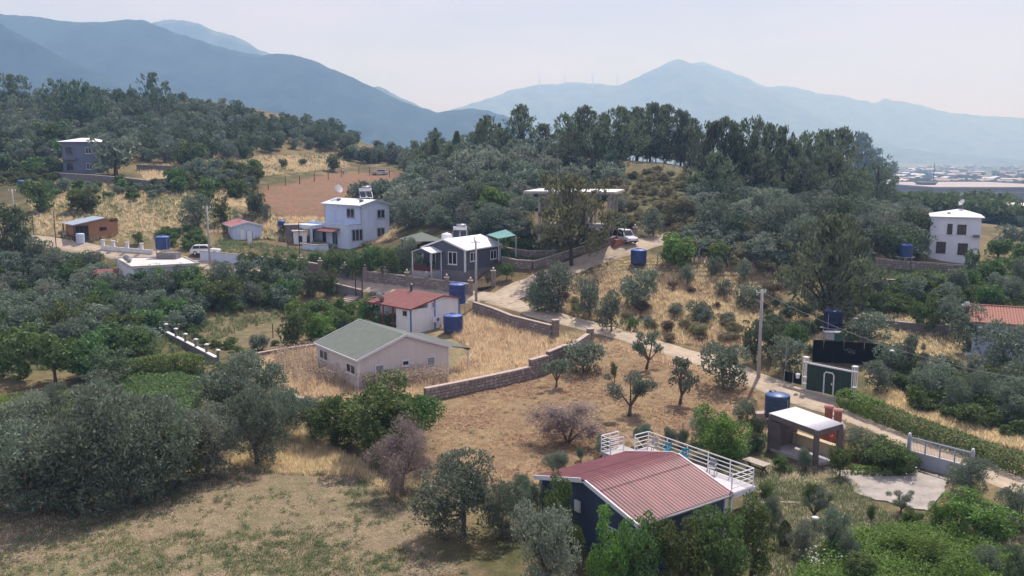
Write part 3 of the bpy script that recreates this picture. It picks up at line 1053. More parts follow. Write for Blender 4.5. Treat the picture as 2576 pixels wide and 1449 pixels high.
# ------------------------------------------------------------------ vegetation: trees one can point to
T1 = [
 # dark olive row on the left of the near field
 (95, 1290, 1040, 280, 'olive', 'big grey-green olive at the left edge of the dry field, shadow at its foot'),
 (250, 1290, 965, 310, 'olive', 'tallest grey-green olive of the dense row above the dry field'),
 (395, 1250, 985, 250, 'olive', 'round olive between the tallest olive of the row and its right-hand end'),
 (520, 1205, 1000, 210, 'olive_grey', 'pale olive at the right end of the row above the dry field'),
 (20, 1215, 1010, 240, 'olive', 'olive half cut by the left frame edge behind the dense row'),
 (150, 1200, 1000, 240, 'dark', 'darker tree peeping out behind the gap of the dense left row'),
 (330, 1180, 985, 200, 'olive_grey', 'small olive crown behind the tallest olive of the row'),
 (200, 1262, 1060, 200, 'olive_grey', 'low olive filling the front of the dense left row'),
 (320, 1272, 1070, 190, 'olive', 'low front olive of the dense left row under the tallest one'),
 (455, 1215, 1040, 180, 'green', 'greener tree near the right end of the dense left row'),
 (30, 1280, 1100, 190, 'olive', 'front olive of the dense row at the left edge'),
 (90, 1180, 990, 210, 'olive_grey', 'pale olive behind the left part of the dense row'),
 (240, 1170, 990, 190, 'olive_grey', 'olive in the second line of the dense left row'),
 (420, 1165, 1000, 180, 'olive', 'olive in the second line near the green patch'),
 (545, 1150, 1010, 130, 'dark', 'dark bush at the right end of the dense row'),
 (700, 1110, 960, 120, 'olive', 'olive between the upright olive and the big green tree'),
 (615, 1075, 885, 230, 'olive', 'tall dark olive left of the stone yard of the beige house'),
 (560, 1050, 905, 160, 'dark', 'dark broad tree beside the green vegetable patch'),
 (650, 1170, 955, 165, 'olive', 'upright olive standing alone between the row and the big green tree'),
 (790, 1110, 985, 140, 'olive', 'grey olive touching the left side of the big green tree'),
 (945, 1150, 920, 270, 'green', 'big bright green tree in front of the beige house wall'),
 (1030, 1135, 960, 180, 'green', 'right half of the green clump in front of the beige house'),
 (850, 1120, 960, 170, 'green', 'left half of the green clump in front of the beige house'),
 (1008, 1240, 1040, 195, 'dead', 'withered pinkish-grey tree below the big green clump'),
 (1165, 1350, 1125, 265, 'olive', 'large olive on the near field left of the blue house'),
 (1265, 1350, 1190, 130, 'olive', 'smaller olive leaning on the right side of the large olive by the blue house'),
 (1335, 1330, 1205, 90, 'olive', 'thin olive at the white corner board of the blue house'),
 (1368, 1500, 1240, 200, 'olive_grey', 'pale olive before the navy gable wall, cut by the bottom of the picture'),
 (1412, 1400, 1190, 110, 'green', 'slender green tree against the navy gable wall'),
 (1440, 1440, 1290, 80, 'green', 'low green tree under the white box on the navy wall'),
 (1535, 1500, 1262, 140, 'bright', 'yellow-green tree before the navy wall, first of the row from the gable'),
 (1622, 1505, 1265, 165, 'green', 'second green tree of the row along the eave of the blue house'),
 (1712, 1500, 1272, 165, 'green', 'third green tree of the row along the eave of the blue house'),
 (1798, 1480, 1228, 180, 'green', 'tallest green tree of the row, reaching the red eave of the blue house'),
 (1890, 1450, 1245, 145, 'green', 'dark green tree at the corner under the white terrace'),
 # the stubble field in the middle
 (1626, 928, 818, 88, 'open_olive', 'small dark olive at the edge of the pale road'),
 (1468, 938, 854, 130, 'olive', 'broad low olive hiding the stepped stone wall'),
 (1399, 973, 896, 84, 'open_olive', 'thin two-stemmed olive in front of the stepped stone wall'),
 (1583, 1046, 928, 150, 'open_olive', 'forked olive in the middle of the straw field'),
 (1546, 962, 915, 40, 'sapling', 'thin sapling right behind the forked olive'),
 (1710, 1017, 893, 100, 'open_olive', 'thin upright olive between the forked one and the large round one'),
 (1820, 978, 853, 150, 'olive', 'large round olive on the edge of the road, foot in deep shadow'),
 # behind the terrace
 (1515, 1152, 1090, 62, 'shrub', 'round grey-green shrub beside the landing of the terrace'),
 (1400, 1192, 1132, 72, 'shrub', 'leafy shrub at the far corner of the red roof'),
 (1462, 1160, 1120, 22, 'shrub', 'narrow little shrub above the far eave of the red roof'),
 (1305, 1262, 1190, 62, 'shrub', 'tall shrub left of the far eave of the red roof'),
 (1618, 1122, 1060, 52, 'shrub', 'upright shrub right behind the white landing rail'),
 (1682, 1120, 1068, 44, 'shrub', 'upright shrub behind the middle of the white terrace rail'),
 (1715, 1122, 1075, 44, 'shrub', 'shrub with a concrete post beside it behind the terrace rail'),
 (1815, 1150, 995, 165, 'bright', 'feathery light green tree behind the terrace, near the shelter'),
 (1765, 1110, 1020, 75, 'olive_grey', 'grey bush between the feathery tree and the straw field'),
 (1880, 1060, 1000, 80, 'olive', 'olive bush beside the blue tank and the shelter'),
 (1905, 1130, 1045, 60, 'dark', 'dark leafless bush at the left wall of the shelter'),
 (1850, 1140, 1100, 40, 'sapling', 'young tree with a pale bag hung in it near the picnic table'),
 # shelter yard
 (2112, 1200, 1108, 72, 'green', 'little round tree on the edge of the paved yard'),
 (1968, 1180, 1132, 55, 'green', 'low green bush in front of the shelter post'),
 (2030, 1180, 1120, 50, 'shrub', 'small bush at the right front post of the shelter'),
 (2175, 1150, 1075, 110, 'olive', 'grey-green bush between the shelter and the grey gate'),
 (2230, 1180, 1085, 140, 'green', 'spreading green bush at the left end of the grey gate'),
 (2270, 1192, 1110, 90, 'green', 'green bush covering the left post of the grey gate'),
 (2050, 1318, 1218, 88, 'open_olive', 'thin young tree with bare stem on the lawn'),
 (2265, 1292, 1222, 78, 'open_olive', 'small dark fig tree on the paved yard'),
 (2014, 1405, 1302, 80, 'olive_grey', 'pale olive sapling at the bottom, left of a second one'),
 (2092, 1385, 1272, 95, 'olive', 'olive sapling on the lawn right of the pale one'),
 (1973, 1378, 1310, 42, 'cypress', 'tiny dark cypress on the lawn'),
 (2355, 1330, 1245, 60, 'bright', 'low vine bush beside the paved yard'),
 (2440, 1245, 1142, 125, 'olive', 'round olive at the right end of the grey gate'),
 (2462, 1345, 1212, 190, 'bright', 'bright yellow-green tree in the lower right'),
 (2565, 1330, 1205, 110, 'olive', 'olive at the right frame edge behind the bright green tree'),
 (2250, 1400, 1335, 90, 'bright', 'bright green bush on the vine patch'),
 (2330, 1420, 1330, 120, 'bright', 'tall bright bush on the vine patch, right of the paved yard foot'),
 (2150, 1460, 1385, 110, 'green', 'green bush at the bottom edge on the vine patch, left one'),
 (2400, 1480, 1375, 130, 'bright', 'bright bush at the bottom edge below the yellow-green tree'),
 (2290, 1320, 1270, 60, 'green', 'green bush between the paved yard and the vine patch'),
 (2190, 1330, 1270, 50, 'sapling', 'thin sapling on the lower edge of the paved yard'),
 (1940, 1330, 1240, 60, 'shrub', 'grey shrub on the lawn beside the terrace post'),
 (1930, 1250, 1205, 60, 'green', 'low bush on the lawn under the picnic table'),
 (2130, 1420, 1340, 70, 'olive', 'olive bush beside the little olive saplings at the bottom'),
 (2040, 1260, 1205, 50, 'green', 'small green bush on the edge of the lawn by the yard'),
 (2480, 1440, 1370, 90, 'olive', 'grey bush under the bright yellow-green tree'),
 (2560, 1470, 1360, 110, 'dark', 'dark bush in the bottom right corner'),
 # bank above the road
 (1402, 784, 660, 130, 'olive', 'big olive bush on the bend where the road forks'),
 (1352, 782, 700, 70, 'olive', 'olive bush at the inner edge of the fork'),
 (1482, 800, 698, 72, 'olive', 'upright olive bush second along the bank from the fork'),
 (1538, 836, 728, 78, 'olive', 'dark olive bush low on the road bank'),
 (1602, 775, 668, 110, 'olive', 'tall olive above the bank below the blue tank'),
 (1750, 806, 756, 66, 'olive', 'round olive bush in the golden grass of the bank'),
 (1822, 746, 702, 52, 'olive', 'small olive near the top of the golden bank'),
 (1882, 778, 714, 95, 'olive', 'wide olive left of the concrete pole'),
 (1728, 716, 662, 46, 'olive', 'small round olive on the tan clearing'),
 (1872, 700, 648, 40, 'olive', 'small upright olive on the tan clearing toward the dark pine'),
 (1800, 690, 642, 42, 'olive', 'small olive in the middle of the tan clearing'),
 (1898, 910, 786, 66, 'dark', 'dark bushy tree right of the concrete pole'),
 (1935, 900, 800, 70, 'dark', 'second dark tree between the pole and the big pine'),
 (1698, 664, 575, 100, 'bright', 'pale feathery tree beside the road end'),
 (1805, 655, 598, 66, 'bright', 'leafy fig bush at the fence above the clearing'),
 (1590, 828, 790, 40, 'green', 'green bush on the road edge'),
 # big pine at right and garden
 (2088, 838, 560, 250, 'pine', 'big dark pine with a bare trunk over the shaded blue tank', ),
 (2188, 868, 782, 125, 'olive', 'olive beside the water tank stand in the right garden'),
 (1975, 935, 838, 110, 'olive', 'grey olive bush left of the dark net fence'),
 (2135, 770, 690, 80, 'green', 'green bush on the right foot of the big dark pine'),
 (2312, 832, 748, 62, 'green', 'left of three orchard trees by the tile-roofed house'),
 (2350, 834, 752, 62, 'green', 'middle of three orchard trees by the tile-roofed house'),
 (2385, 834, 742, 92, 'olive', 'right one of three orchard trees by the tile-roofed house'),
 (2450, 890, 762, 118, 'olive', 'olive partly hiding the left end of the tiled roof'),
 (2520, 930, 806, 150, 'olive', 'olive in front of the wall of the tile-roofed house'),
 (2292, 958, 836, 76, 'open_olive', 'slender olive with a bare stem in the dry garden'),
 (2205, 992, 902, 84, 'olive', 'round olive just right of the dark green gate'),
 (2335, 1015, 925, 92, 'olive', 'olive in the garden row behind the green hedge'),
 (2400, 1040, 945, 90, 'olive', 'olive behind the middle of the long green hedge'),
 (2372, 965, 898, 110, 'olive_grey', 'pale olive in the upper garden row'),
 (2487, 1035, 932, 110, 'olive', 'olive behind the right part of the long hedge'),
 (2560, 1050, 950, 90, 'olive', 'olive behind the hedge at the right frame edge'),
 (2440, 975, 890, 80, 'olive_grey', 'pale small olive before the shaded wall at right'),
 (2000, 880, 800, 60, 'green', 'green bush below the big pine trunk'),
 (2130, 905, 860, 60, 'shrub', 'bush on the end of the dark net fence'),
 (2500, 720, 632, 95, 'green', 'leafy tree right of the white two-storey house at right'),
 (2440, 690, 625, 48, 'green', 'small tree at the right corner of the white house at right'),
 (2395, 652, 622, 26, 'shrub', 'low bush under the ground floor windows of the white house at right'),
 (2398, 730, 682, 26, 'cypress', 'narrow tree on the terrace wall below the white house at right'),
 # white house and village gardens
 (1242, 546, 468, 98, 'bright', 'bright round green tree above the grey house'),
 (900, 514, 452, 66, 'olive', 'olive below the right part of the red field, left of three'),
 (945, 512, 456, 62, 'olive', 'olive below the right part of the red field, middle of three'),
 (990, 506, 458, 60, 'olive', 'olive below the right part of the red field, nearest the silver car'),
 (838, 700, 618, 66, 'green', 'fruit tree behind the garden wall, first from the white end'),
 (888, 705, 622, 62, 'green', 'fruit tree behind the garden wall, second from the white end'),
 (930, 700, 606, 70, 'green', 'tallest fruit tree behind the roadside garden wall'),
 (985, 705, 604, 70, 'green', 'fruit tree behind the wall next to the grey house porch'),
 (1020, 690, 592, 60, 'olive', 'olive behind the fruit trees left of the grey porch'),
 (1060, 696, 640, 50, 'shrub', 'shrub before the porch of the grey house'),
 (1095, 700, 652, 36, 'green', 'rose bush under the left window of the grey house'),
 (1275, 705, 655, 46, 'green', 'green bush at the right side of the grey house'),
 (1438, 668, 456, 205, 'pine_brown', 'large brownish pine standing before the unfinished concrete building'),
 (648, 545, 474, 56, 'dark', 'dark olive left of the ploughed red field'),
 (500, 577, 490, 92, 'olive', 'olive behind the small house with the red roof'),
 (556, 560, 492, 50, 'green', 'green tree above the red roof of the small house'),
 (100, 530, 440, 92, 'green', 'round tree beside the far left pole'),
 (212, 532, 460, 92, 'green', 'round tree with a dark trunk above the wooden cabin'),
 (18, 650, 515, 110, 'dark', 'dense dark green tree at the left edge, taller of two'),
 (55, 655, 558, 56, 'dark', 'dark green tree right of the tallest one at the left edge'),
 (350, 612, 582, 36, 'green', 'small round shrub left of the blue tank on the flat roof'),
 (670, 560, 512, 30, 'olive', 'little bush on the lower edge of the red field'),
 (715, 590, 560, 40, 'olive', 'bush under the terrace of the white house'),
 (345, 745, 668, 62, 'green', 'green tree before the left part of the flat-roofed house'),
 (395, 748, 672, 60, 'bright', 'bright tree before the middle of the flat-roofed house'),
 (440, 745, 668, 60, 'dark', 'dark tree before the right part of the flat-roofed house'),
 (492, 738, 664, 58, 'green', 'green tree at the right corner of the flat-roofed house'),
 (305, 745, 690, 46, 'olive', 'olive at the left corner of the flat-roofed house'),
 (2562, 905, 815, 80, 'olive', 'olive at the right edge in front of the tiled house wall'),
 # left hill landmarks
 (385, 292, 196, 82, 'umbrella', 'dark round pine standing alone on the crest of the left hill'),
 (30, 262, 194, 84, 'umbrella', 'dark pine on the crest at the left edge'),
 (170, 320, 208, 96, 'umbrella', 'dark pine of the clump above the hillside house, left one'),
 (215, 325, 214, 96, 'umbrella', 'dark pine of the clump above the hillside house, right one'),
 (292, 442, 332, 148, 'olive', 'broad tree hiding the right side of the hillside house'),
 (150, 395, 350, 40, 'green', 'small green tree left of the hillside house'),
 (480, 418, 352, 74, 'green', 'green twin-topped tree below the olive slope'),
 (840, 432, 388, 44, 'dark', 'dark bush at the upper fence of the red field'),
 # left orchard
 (50, 955, 818, 150, 'green', 'green citrus tree at the left edge above the grass path'),
 (140, 965, 815, 150, 'green', 'second green citrus tree from the left edge'),
 (215, 955, 835, 130, 'green', 'third green citrus tree, beside a dark one'),
 (285, 970, 870, 130, 'dark', 'dark tree between the citrus trees and the clipped hedge'),
 (350, 890, 815, 120, 'olive', 'olive behind the clipped hedge'),
 (745, 870, 760, 90, 'green', 'green fruit tree left of the beige house ridge'),
 (800, 855, 765, 90, 'bright', 'bright fruit tree above the green roof, left one'),
 (860, 838, 758, 80, 'green', 'fruit tree above the green roof, middle one'),
 (920, 822, 750, 80, 'green', 'fruit tree before the porch of the white cottage'),
 (970, 826, 778, 60, 'bright', 'yellow-green bush at the corner of the white cottage'),
 (790, 800, 745, 80, 'green', 'fruit tree at the far end of the garden row by the steps'),
 (660, 880, 838, 60, 'shrub', 'low bush on the lower edge of the tilled plot'),
 (780, 745, 682, 62, 'dark', 'dark tree by the lane left of the cottage'),
 (825, 742, 668, 62, 'green', 'tree by the lane beside the steps of the cottage'),
]
for r in T1:
    tp(*r)
# brush pile in the straw field
tp(1428, 1112, 1000, 225, 'brush', 'big heap of dry grey brushwood in the straw field', lod='near')

# ------------------------------------------------------------------ vegetation: groves where trees look alike
rs = np.random.default_rng(5)
def grove(polys, spacing, n, kinds, wr, hr, label, group, avoid=.75, keep=None, lod=None):
    for poly in (polys if isinstance(polys[0], list) else [polys]):
        for p in scatter(poly, spacing, n, rs, avoid, keep):
            kd = kinds[int(rs.integers(len(kinds)))]
            w = rs.uniform(*wr)
            tree(kd, p, w, w * rs.uniform(*hr), label[kd] if isinstance(label, dict) else label, group[kd] if isinstance(group, dict) else group, lod=lod)

OL_G = {'olive': 'grey-green olive in the close grove below the lane and left of the cottage', 'olive_grey': 'pale olive in the close grove below the lane', 'green': 'green fruit tree among the olives below the lane', 'dark': 'dark leafy tree among the olives below the lane'}
GR_G = {'olive': 'olives of the middle grove', 'olive_grey': 'pale olives of the middle grove', 'green': 'fruit trees of the middle grove', 'dark': 'dark trees of the middle grove'}
grove([(-30, 690), (60, 665), (240, 672), (280, 705), (300, 740), (470, 745), (480, 830), (380, 850), (330, 850), (300, 830), (-30, 850)], 3.6, 62, ['olive', 'olive', 'olive', 'olive_grey', 'green'], (3.6, 5.2), (.75, .95), OL_G, GR_G)
grove([(300, 720), (520, 700), (720, 705), (745, 735), (720, 770), (620, 790), (500, 800), (470, 745)], 3.4, 46, ['olive', 'olive', 'dark', 'green'], (3.4, 5.0), (.8, 1.0), OL_G, GR_G)
grove([(500, 690), (740, 690), (760, 710), (640, 700)], 3.2, 8, ['green'], (3.2, 4.4), (1.0, 1.2), 'green tree in the line below the white garden wall', 'trees below the white garden wall')
grove([(-30, 860), (330, 850), (370, 900), (300, 940), (-30, 820)], 4.0, 8, ['olive', 'green'], (4.0, 5.2), (.8, 1.0), OL_G, GR_G)
grove([(60, 1010), (240, 1000), (300, 1060), (-20, 1080)], 3.5, 3, ['olive'], (3, 4), (.8, .9), 'low olive behind the dense left row', 'low olives behind the left row')
# olives on the hill in the middle
HL = {'olive': 'grey-green olive on the slope below the pine ridge', 'olive_grey': 'pale olive on the slope below the pine ridge', 'scrub': 'dry scrub bush on the slope below the pine ridge', 'dark': 'dark bush on the slope below the pine ridge'}
HG = {'olive': 'olives of the middle hill', 'olive_grey': 'pale olives of the middle hill', 'scrub': 'scrub of the middle hill', 'dark': 'dark bushes of the middle hill'}
grove([(1000, 420), (1120, 370), (1250, 385), (1400, 410), (1540, 440), (1560, 490), (1330, 500), (1320, 560), (1180, 545), (1010, 500), (870, 500), (880, 470), (1000, 455)], 3.9, 120, ['olive', 'olive', 'olive', 'olive_grey'], (4.4, 6.4), (.8, 1.0), HL, HG, .55)
grove([(1000, 500), (1200, 520), (1330, 570), (1280, 590), (1100, 585), (1000, 600)], 4.2, 26, ['olive', 'olive_grey', 'olive'], (4.4, 6.2), (.8, 1.0), HL, HG, .6)
grove([(1540, 470), (1700, 480), (1720, 560), (1650, 600), (1560, 590)], 5.6, 8, ['olive', 'olive_grey', 'scrub'], (3.2, 5.0), (.75, .95), HL, HG, .6)
grove([(1700, 500), (1900, 520), (2230, 560), (2330, 600), (2300, 660), (2150, 640), (1980, 690), (1900, 650), (1740, 590)], 4.2, 62, ['olive', 'olive', 'olive_grey', 'dark'], (4.4, 6.4), (.8, 1.0), HL, HG, .6)
grove([(1640, 660), (1700, 600), (1760, 640), (1980, 700), (1960, 760), (1850, 700)], 4.0, 7, ['scrub', 'olive'], (2.2, 3.4), (.7, .9), HL, HG, .8)
grove([(2080, 600), (2330, 640), (2300, 690), (2190, 690), (2180, 740), (2110, 760)], 4.0, 22, ['olive', 'dark', 'olive'], (3.6, 5.4), (.8, 1.0), HL, HG, .7)
# scrub on the road bank
grove([(1560, 840), (1640, 760), (1700, 750), (1860, 800), (1870, 870), (1760, 860), (1640, 845)], 2.8, 12, ['scrub', 'scrub', 'shrub'], (1.7, 3.0), (.55, .8), {'scrub': 'yellow-green scrub bush on the golden road bank', 'shrub': 'grey-green low bush on the golden road bank'}, {'scrub': 'scrub on the road bank', 'shrub': 'low bushes on the road bank'}, .5)
grove([(1340, 770), (1480, 800), (1640, 850), (1700, 860), (1640, 830), (1500, 770), (1400, 740)], 2.2, 11, ['scrub'], (1.3, 2.2), (.6, .9), 'brown-green scrub right at the edge of the road', 'scrub at the road edge', .3)
# gardens on the right
RG = {'olive': 'olive in the gardens right of the big dark pine', 'green': 'green shrub tree in the gardens right of the big dark pine', 'shrub': 'low bush in the gardens right of the big dark pine'}
RGG = {'olive': 'olives of the right gardens', 'green': 'shrub trees of the right gardens', 'shrub': 'bushes of the right gardens'}
grove([(2190, 725), (2560, 735), (2570, 790), (2430, 770), (2290, 775), (2160, 790)], 3.4, 22, ['green', 'shrub', 'olive'], (2.4, 3.8), (.8, 1.1), RG, RGG, .7)
grove([(2230, 940), (2300, 990), (2480, 1050), (2576, 1080), (2576, 1000), (2400, 985)], 4.2, 8, ['olive'], (3.4, 4.6), (.8, .95), RG, RGG, .8)
grove([(2470, 640), (2576, 650), (2576, 720), (2520, 720)], 3.5, 8, ['green', 'olive'], (3, 4.6), (.8, 1.1), RG, RGG, .7)
# pine ridge
PL = 'tall dark pine of the wood along the ridge in the middle'
for u, vb, vt, w, kd in [(1190, 372, 290, 60, 'pine'), (1165, 380, 312, 46, 'pine'), (1310, 385, 279, 62, 'pine'), (1372, 390, 318, 56, 'pine'), (1215, 385, 318, 44, 'pine'), (1260, 390, 330, 40, 'young_pine'),
        (1430, 412, 302, 70, 'pine'), (1470, 418, 284, 76, 'pine'), (1515, 424, 300, 62, 'pine'), (1556, 430, 282, 60, 'pine'), (1500, 440, 330, 70, 'pine'), (1440, 440, 340, 66, 'pine'),
        (1600, 398, 284, 66, 'pine'), (1635, 397, 277, 72, 'pine'), (1670, 399, 283, 70, 'pine'), (1712, 401, 286, 62, 'pine'), (1735, 404, 310, 50, 'pine'), (1575, 420, 330, 60, 'pine'),
        (1780, 480, 326, 76, 'pine'), (1815, 490, 318, 70, 'pine'), (1845, 495, 330, 72, 'pine'), (1890, 500, 308, 78, 'pine'), (1930, 500, 336, 72, 'pine'), (1965, 500, 345, 60, 'pine'), (1860, 500, 380, 70, 'pine'),
        (1990, 505, 372, 66, 'pine'), (2030, 505, 350, 84, 'pine'), (2070, 510, 346, 84, 'pine'), (2110, 512, 348, 90, 'pine'), (2150, 516, 352, 90, 'pine'), (2180, 520, 385, 90, 'pine'), (2205, 530, 420, 60, 'pine'), (2090, 520, 400, 90, 'pine'), (1800, 520, 400, 76, 'pine'), (1900, 515, 400, 80, 'pine'), (2010, 520, 410, 76, 'pine'), (2140, 540, 440, 70, 'pine')]:
    tp(u, vb + 8, vt + (u * 7) % 13 - 8, w * (1.55 + .45 * ((u * 3) % 5) / 4), kd, PL, 'pines of the ridge wood', lod='mid', y=194 + 4 * ((u // 30) % 3) if 1560 < u < 1740 else None)
for u, vb, vt, w in [(1855, 520, 450, 56), (1130, 440, 370, 46), (1095, 450, 352, 50), (1075, 440, 365, 46), (1150, 420, 335, 56), (1045, 430, 360, 40), (1110, 408, 340, 44)]:
    tp(u, vb, vt, w * 1.25, 'young_pine', 'lighter cone-shaped young pine on the slope left of the ridge wood' if u < 1800 else 'pale cone-shaped young pine below the ridge wood', 'young pines of the slope' if u < 1800 else None, lod='mid')
grove([(1120, 372), (1200, 365), (1300, 385), (1400, 400), (1390, 430), (1250, 400), (1100, 420), (1040, 440)], 4.5, 20, ['young_pine', 'pine'], (4, 6), (1.3, 1.9), 'young pine of the thicket at the left end of the ridge', 'pines at the left end of the ridge', .4)
grove([(1760, 500), (2200, 530), (2230, 560), (1900, 540), (1760, 530)], 5, 12, ['pine'], (5.5, 7.5), (1.0, 1.4), 'lower dark pine at the foot of the ridge wood', 'lower pines of the ridge wood', .3)
for u, vt in ((1585, 350), (1605, 345), (1628, 355), (1650, 348), (1675, 356), (1700, 350), (1722, 352), (1745, 362), (1760, 380)):
    tp(u, 404, vt, 66, 'pine', 'low bushy pine filling the foot of the ridge wood behind the fence posts', 'low pines behind the posts', lod='mid', y=200 + 5 * (u % 3))
# trees round the far side of the left hill and the saddle
grove([(860, 400), (980, 390), (1020, 405), (1010, 440), (930, 425), (870, 430)], 4.6, 26, ['olive', 'dark', 'olive'], (4, 6), (.8, 1.1), 'olive in the saddle behind the parked car', 'olives of the saddle', .6)
grove([(80, 480), (420, 470), (420, 505), (150, 505)], 2.6, 26, ['green', 'shrub'], (2.2, 3.4), (.6, .9), {'green': 'green bush in the line under the left hillside wall', 'shrub': 'grey bush in the line under the left hillside wall'}, {'green': 'bushes under the hillside wall', 'shrub': 'grey bushes under the hillside wall'}, .4)
grove([(440, 460), (720, 440), (830, 415), (830, 430), (740, 455), (660, 470), (620, 500), (520, 520), (440, 490)], 4.0, 34, ['olive', 'green', 'olive'], (3.2, 5.2), (.75, 1.0), {'olive': 'olive in the belt along the upper edge of the red field', 'green': 'green tree in the belt along the upper edge of the red field'}, {'olive': 'olives along the red field', 'green': 'green trees along the red field'}, .6)
grove([(-40, 360), (150, 350), (150, 420), (60, 450), (-40, 450)], 4.0, 24, ['green', 'olive', 'dark'], (4, 6), (.8, 1.1), {'olive': 'olive around the hillside house', 'green': 'green tree around the hillside house', 'dark': 'dark tree around the hillside house'}, {'olive': 'olives by the hillside house', 'green': 'green trees by the hillside house', 'dark': 'dark trees by the hillside house'}, .6)
print('single trees and bushes', len(PLACED))

# each tree of a grove is told apart by the nearest thing one can point to
LAND = [((-7, 124), 'the dark grey house'), ((-25, 145), 'the two-storey blue-white house'), ((17, 128), 'the unfinished building'), ((9, 121), 'the brown pine'), ((36, 127), 'the parked white van'),
        ((17.5, 120), 'the blue tank on the clearing'), ((60, 128), 'the white house at right'), ((32, 88), 'the big dark pine'), ((-58, 118), 'the flat-roofed house'), ((-72, 133), 'the wooden cabin'), ((-11, 104), 'the white cottage'),
        ((-48, 143), 'the prefab house'), ((-100, 186), 'the hillside house'), ((-36, 232), 'the silver car'), ((30, 186), 'the crest fence posts'), ((-38, 92), 'the orchard wall'), ((47, 86), 'the tiled house'), ((28, 75), 'the green gate'), ((-1, 120), 'the bright round tree'), ((45, 160), 'the east end of the pine wood'), ((10, 170), 'the middle of the pine wood')]
def told_apart(o, base):
    x, y = o.location.x, o.location.y
    d, (lx, ly), n = min(((x - a) ** 2 + (y - b) ** 2, (a, b), n) for (a, b), n in LAND)
    dx, dy = x - lx, y - ly
    side = ('right of' if dx > 0 else 'left of') if abs(dx) > abs(dy) * .8 else ('behind' if dy > 0 else 'in front of')
    far_ = math.sqrt(d)
    return '%s%s %s %s' % (base, ', close' if far_ < 9 else ', some way' if far_ < 17 else ', far', side, n)
for o in list(COL.objects):
    if o.parent is None and o.get('group') and o.name.split('.')[0] in NAME.values():
        w_ = str(o['label']).split()
        k_ = [i for i, q_ in enumerate(w_) if q_ in ('olive', 'tree', 'bush', 'pine')]
        o['label'] = told_apart(o, ' '.join(w_[:(k_[0] + 1) if k_ else 3]))

def joined(name, places, kinds, leaf, kind_sizes, lod='tiny', extra=None):
    """a mass of trees nobody could count: one mesh"""
    VS, FS, n0 = [], [], 0
    for i, (p, w, h) in enumerate(places):
        kd = kinds[i % len(kinds)]
        nn, ln, wd = LOD[lod]
        key = (kd, i % 5, lod, 'raw')
        if key not in _protos:
            _protos[key] = tree_parts(kd, 900 + i, nn, ln, wd)[:2]
        v, f = _protos[key]
        a = random.uniform(0, 6.28)
        c, s = math.cos(a), math.sin(a)
        q_ = np.stack([(v[:, 0] * c - v[:, 1] * s) * w + p[0], (v[:, 0] * s + v[:, 1] * c) * w + p[1], v[:, 2] * h + p[2]], 1)
        VS.append(q_); FS.append(f + n0); n0 += len(v)
    return put(name, npmesh(name, np.concatenate(VS), np.concatenate(FS), LM[leaf]))

# the olive slope of the left hill: several hundred alike crowns, one mass
hill = [[(-60, 240), (60, 235), (200, 232), (300, 236), (420, 242), (550, 254), (640, 275), (700, 286), (760, 298), (830, 312), (900, 350), (880, 385), (760, 372), (700, 385), (560, 410), (400, 418), (300, 400), (120, 360), (-60, 370)]]
pl = [(p, w, w * rs.uniform(.8, 1.05)) for p in scatter(hill[0], 4.3, 600, rs, .4, lambda x, y: vnoise(np.array(x * .09), np.array(y * .06), 8) > .22) for w in [rs.uniform(3.8, 6.2)]]
k3 = len(pl) // 2
tag(joined('olive_grove', pl[:k3] , ['olive'], 'olive', None, 'far'), 'grey-green olive grove covering the whole left hill', 'grove', kind='stuff')
tag(joined('olive_grove', pl[k3:], ['olive'], 'dark', None, 'far'), 'darker evergreen crowns mixed into the olive grove of the left hill', 'grove', kind='stuff')
# wooded plain
plain = []
for _ in range(2600):
    y = 260 + 1700 * rs.random() ** 2.0
    x = rs.uniform(.18, .80) * y
    if x > 30 and not (690 < y < 870 and x > 320):
        plain.append((np.array([x, y, float(terr(x, y))]), rs.uniform(6, 11), rs.uniform(4.5, 8)))
tag(joined('far_trees', plain, ['olive', 'olive'], 'green', None, 'tiny'), 'belt of far trees covering the plain before the town', 'trees', kind='stuff')
# ------------------------------------------------------------------ building helpers
M_WHITE = mat('white_paint', (.80, .80, .80), .5, .06, 1.5)
M_ROOFW = mat('white_roof_sheet', (.80, .81, .83), .45, .05, 1.2)
M_SLATE = mat('grey_siding', (.105, .115, .14), .75, .10, 2, .1)
M_NAVY = mat('navy_siding', (.058, .078, .130), .7, .18, 2, .1)
M_BEIGE = mat('beige_siding', (.68, .62, .56), .8, .06, 2, .1)
M_TRIM = mat('white_trim', (.74, .74, .75), .5, .05, 3)
M_GLASS = mat('dark_glass', (.02, .026, .03), .08, .2, 1.0, spec=.6)
M_PALEGLASS = mat('curtained_glass', (.30, .32, .33), .15, .25, 2.0, spec=.5)
M_BLUEW = mat('pale_blue_wall', (.57, .66, .79), .85, .12, .9, vscale=(1, 1, .25))
M_CONC = mat('concrete', (.42, .40, .38), .9, .16, 1.6, .2)
M_CONCD = mat('dark_concrete', (.20, .19, .185), .9, .2, 1.6, .2)
M_STONE = mat('wall_stone', (.27, .225, .195), .9, .28, 3.5, .4)
M_STONE2 = mat('wall_stone_pale', (.36, .31, .27), .9, .25, 3.5, .4)
M_CAP = mat('coping', (.46, .38, .33), .9, .15, 2.5, .2)
M_MORTAR = mat('mortar', (.20, .17, .15), .95, .2, 4, .2)
M_RED = mat('red_roof_sheet', (.175, .052, .058), .45, .28, 1.6, spec=.45, vscale=(1, .12, 1))
M_REDF = mat('red_shingle', (.20, .080, .072), .85, .22, 1.6, .2)
M_GREENR = mat('green_shingle', (.150, .172, .145), .85, .14, 1.8, .2)
M_STEEL = mat('galvanised_steel', (.55, .57, .60), .4, .08, 3, metal=.6)
M_BLACK = mat('black_iron', (.02, .02, .022), .5, .2, 4)
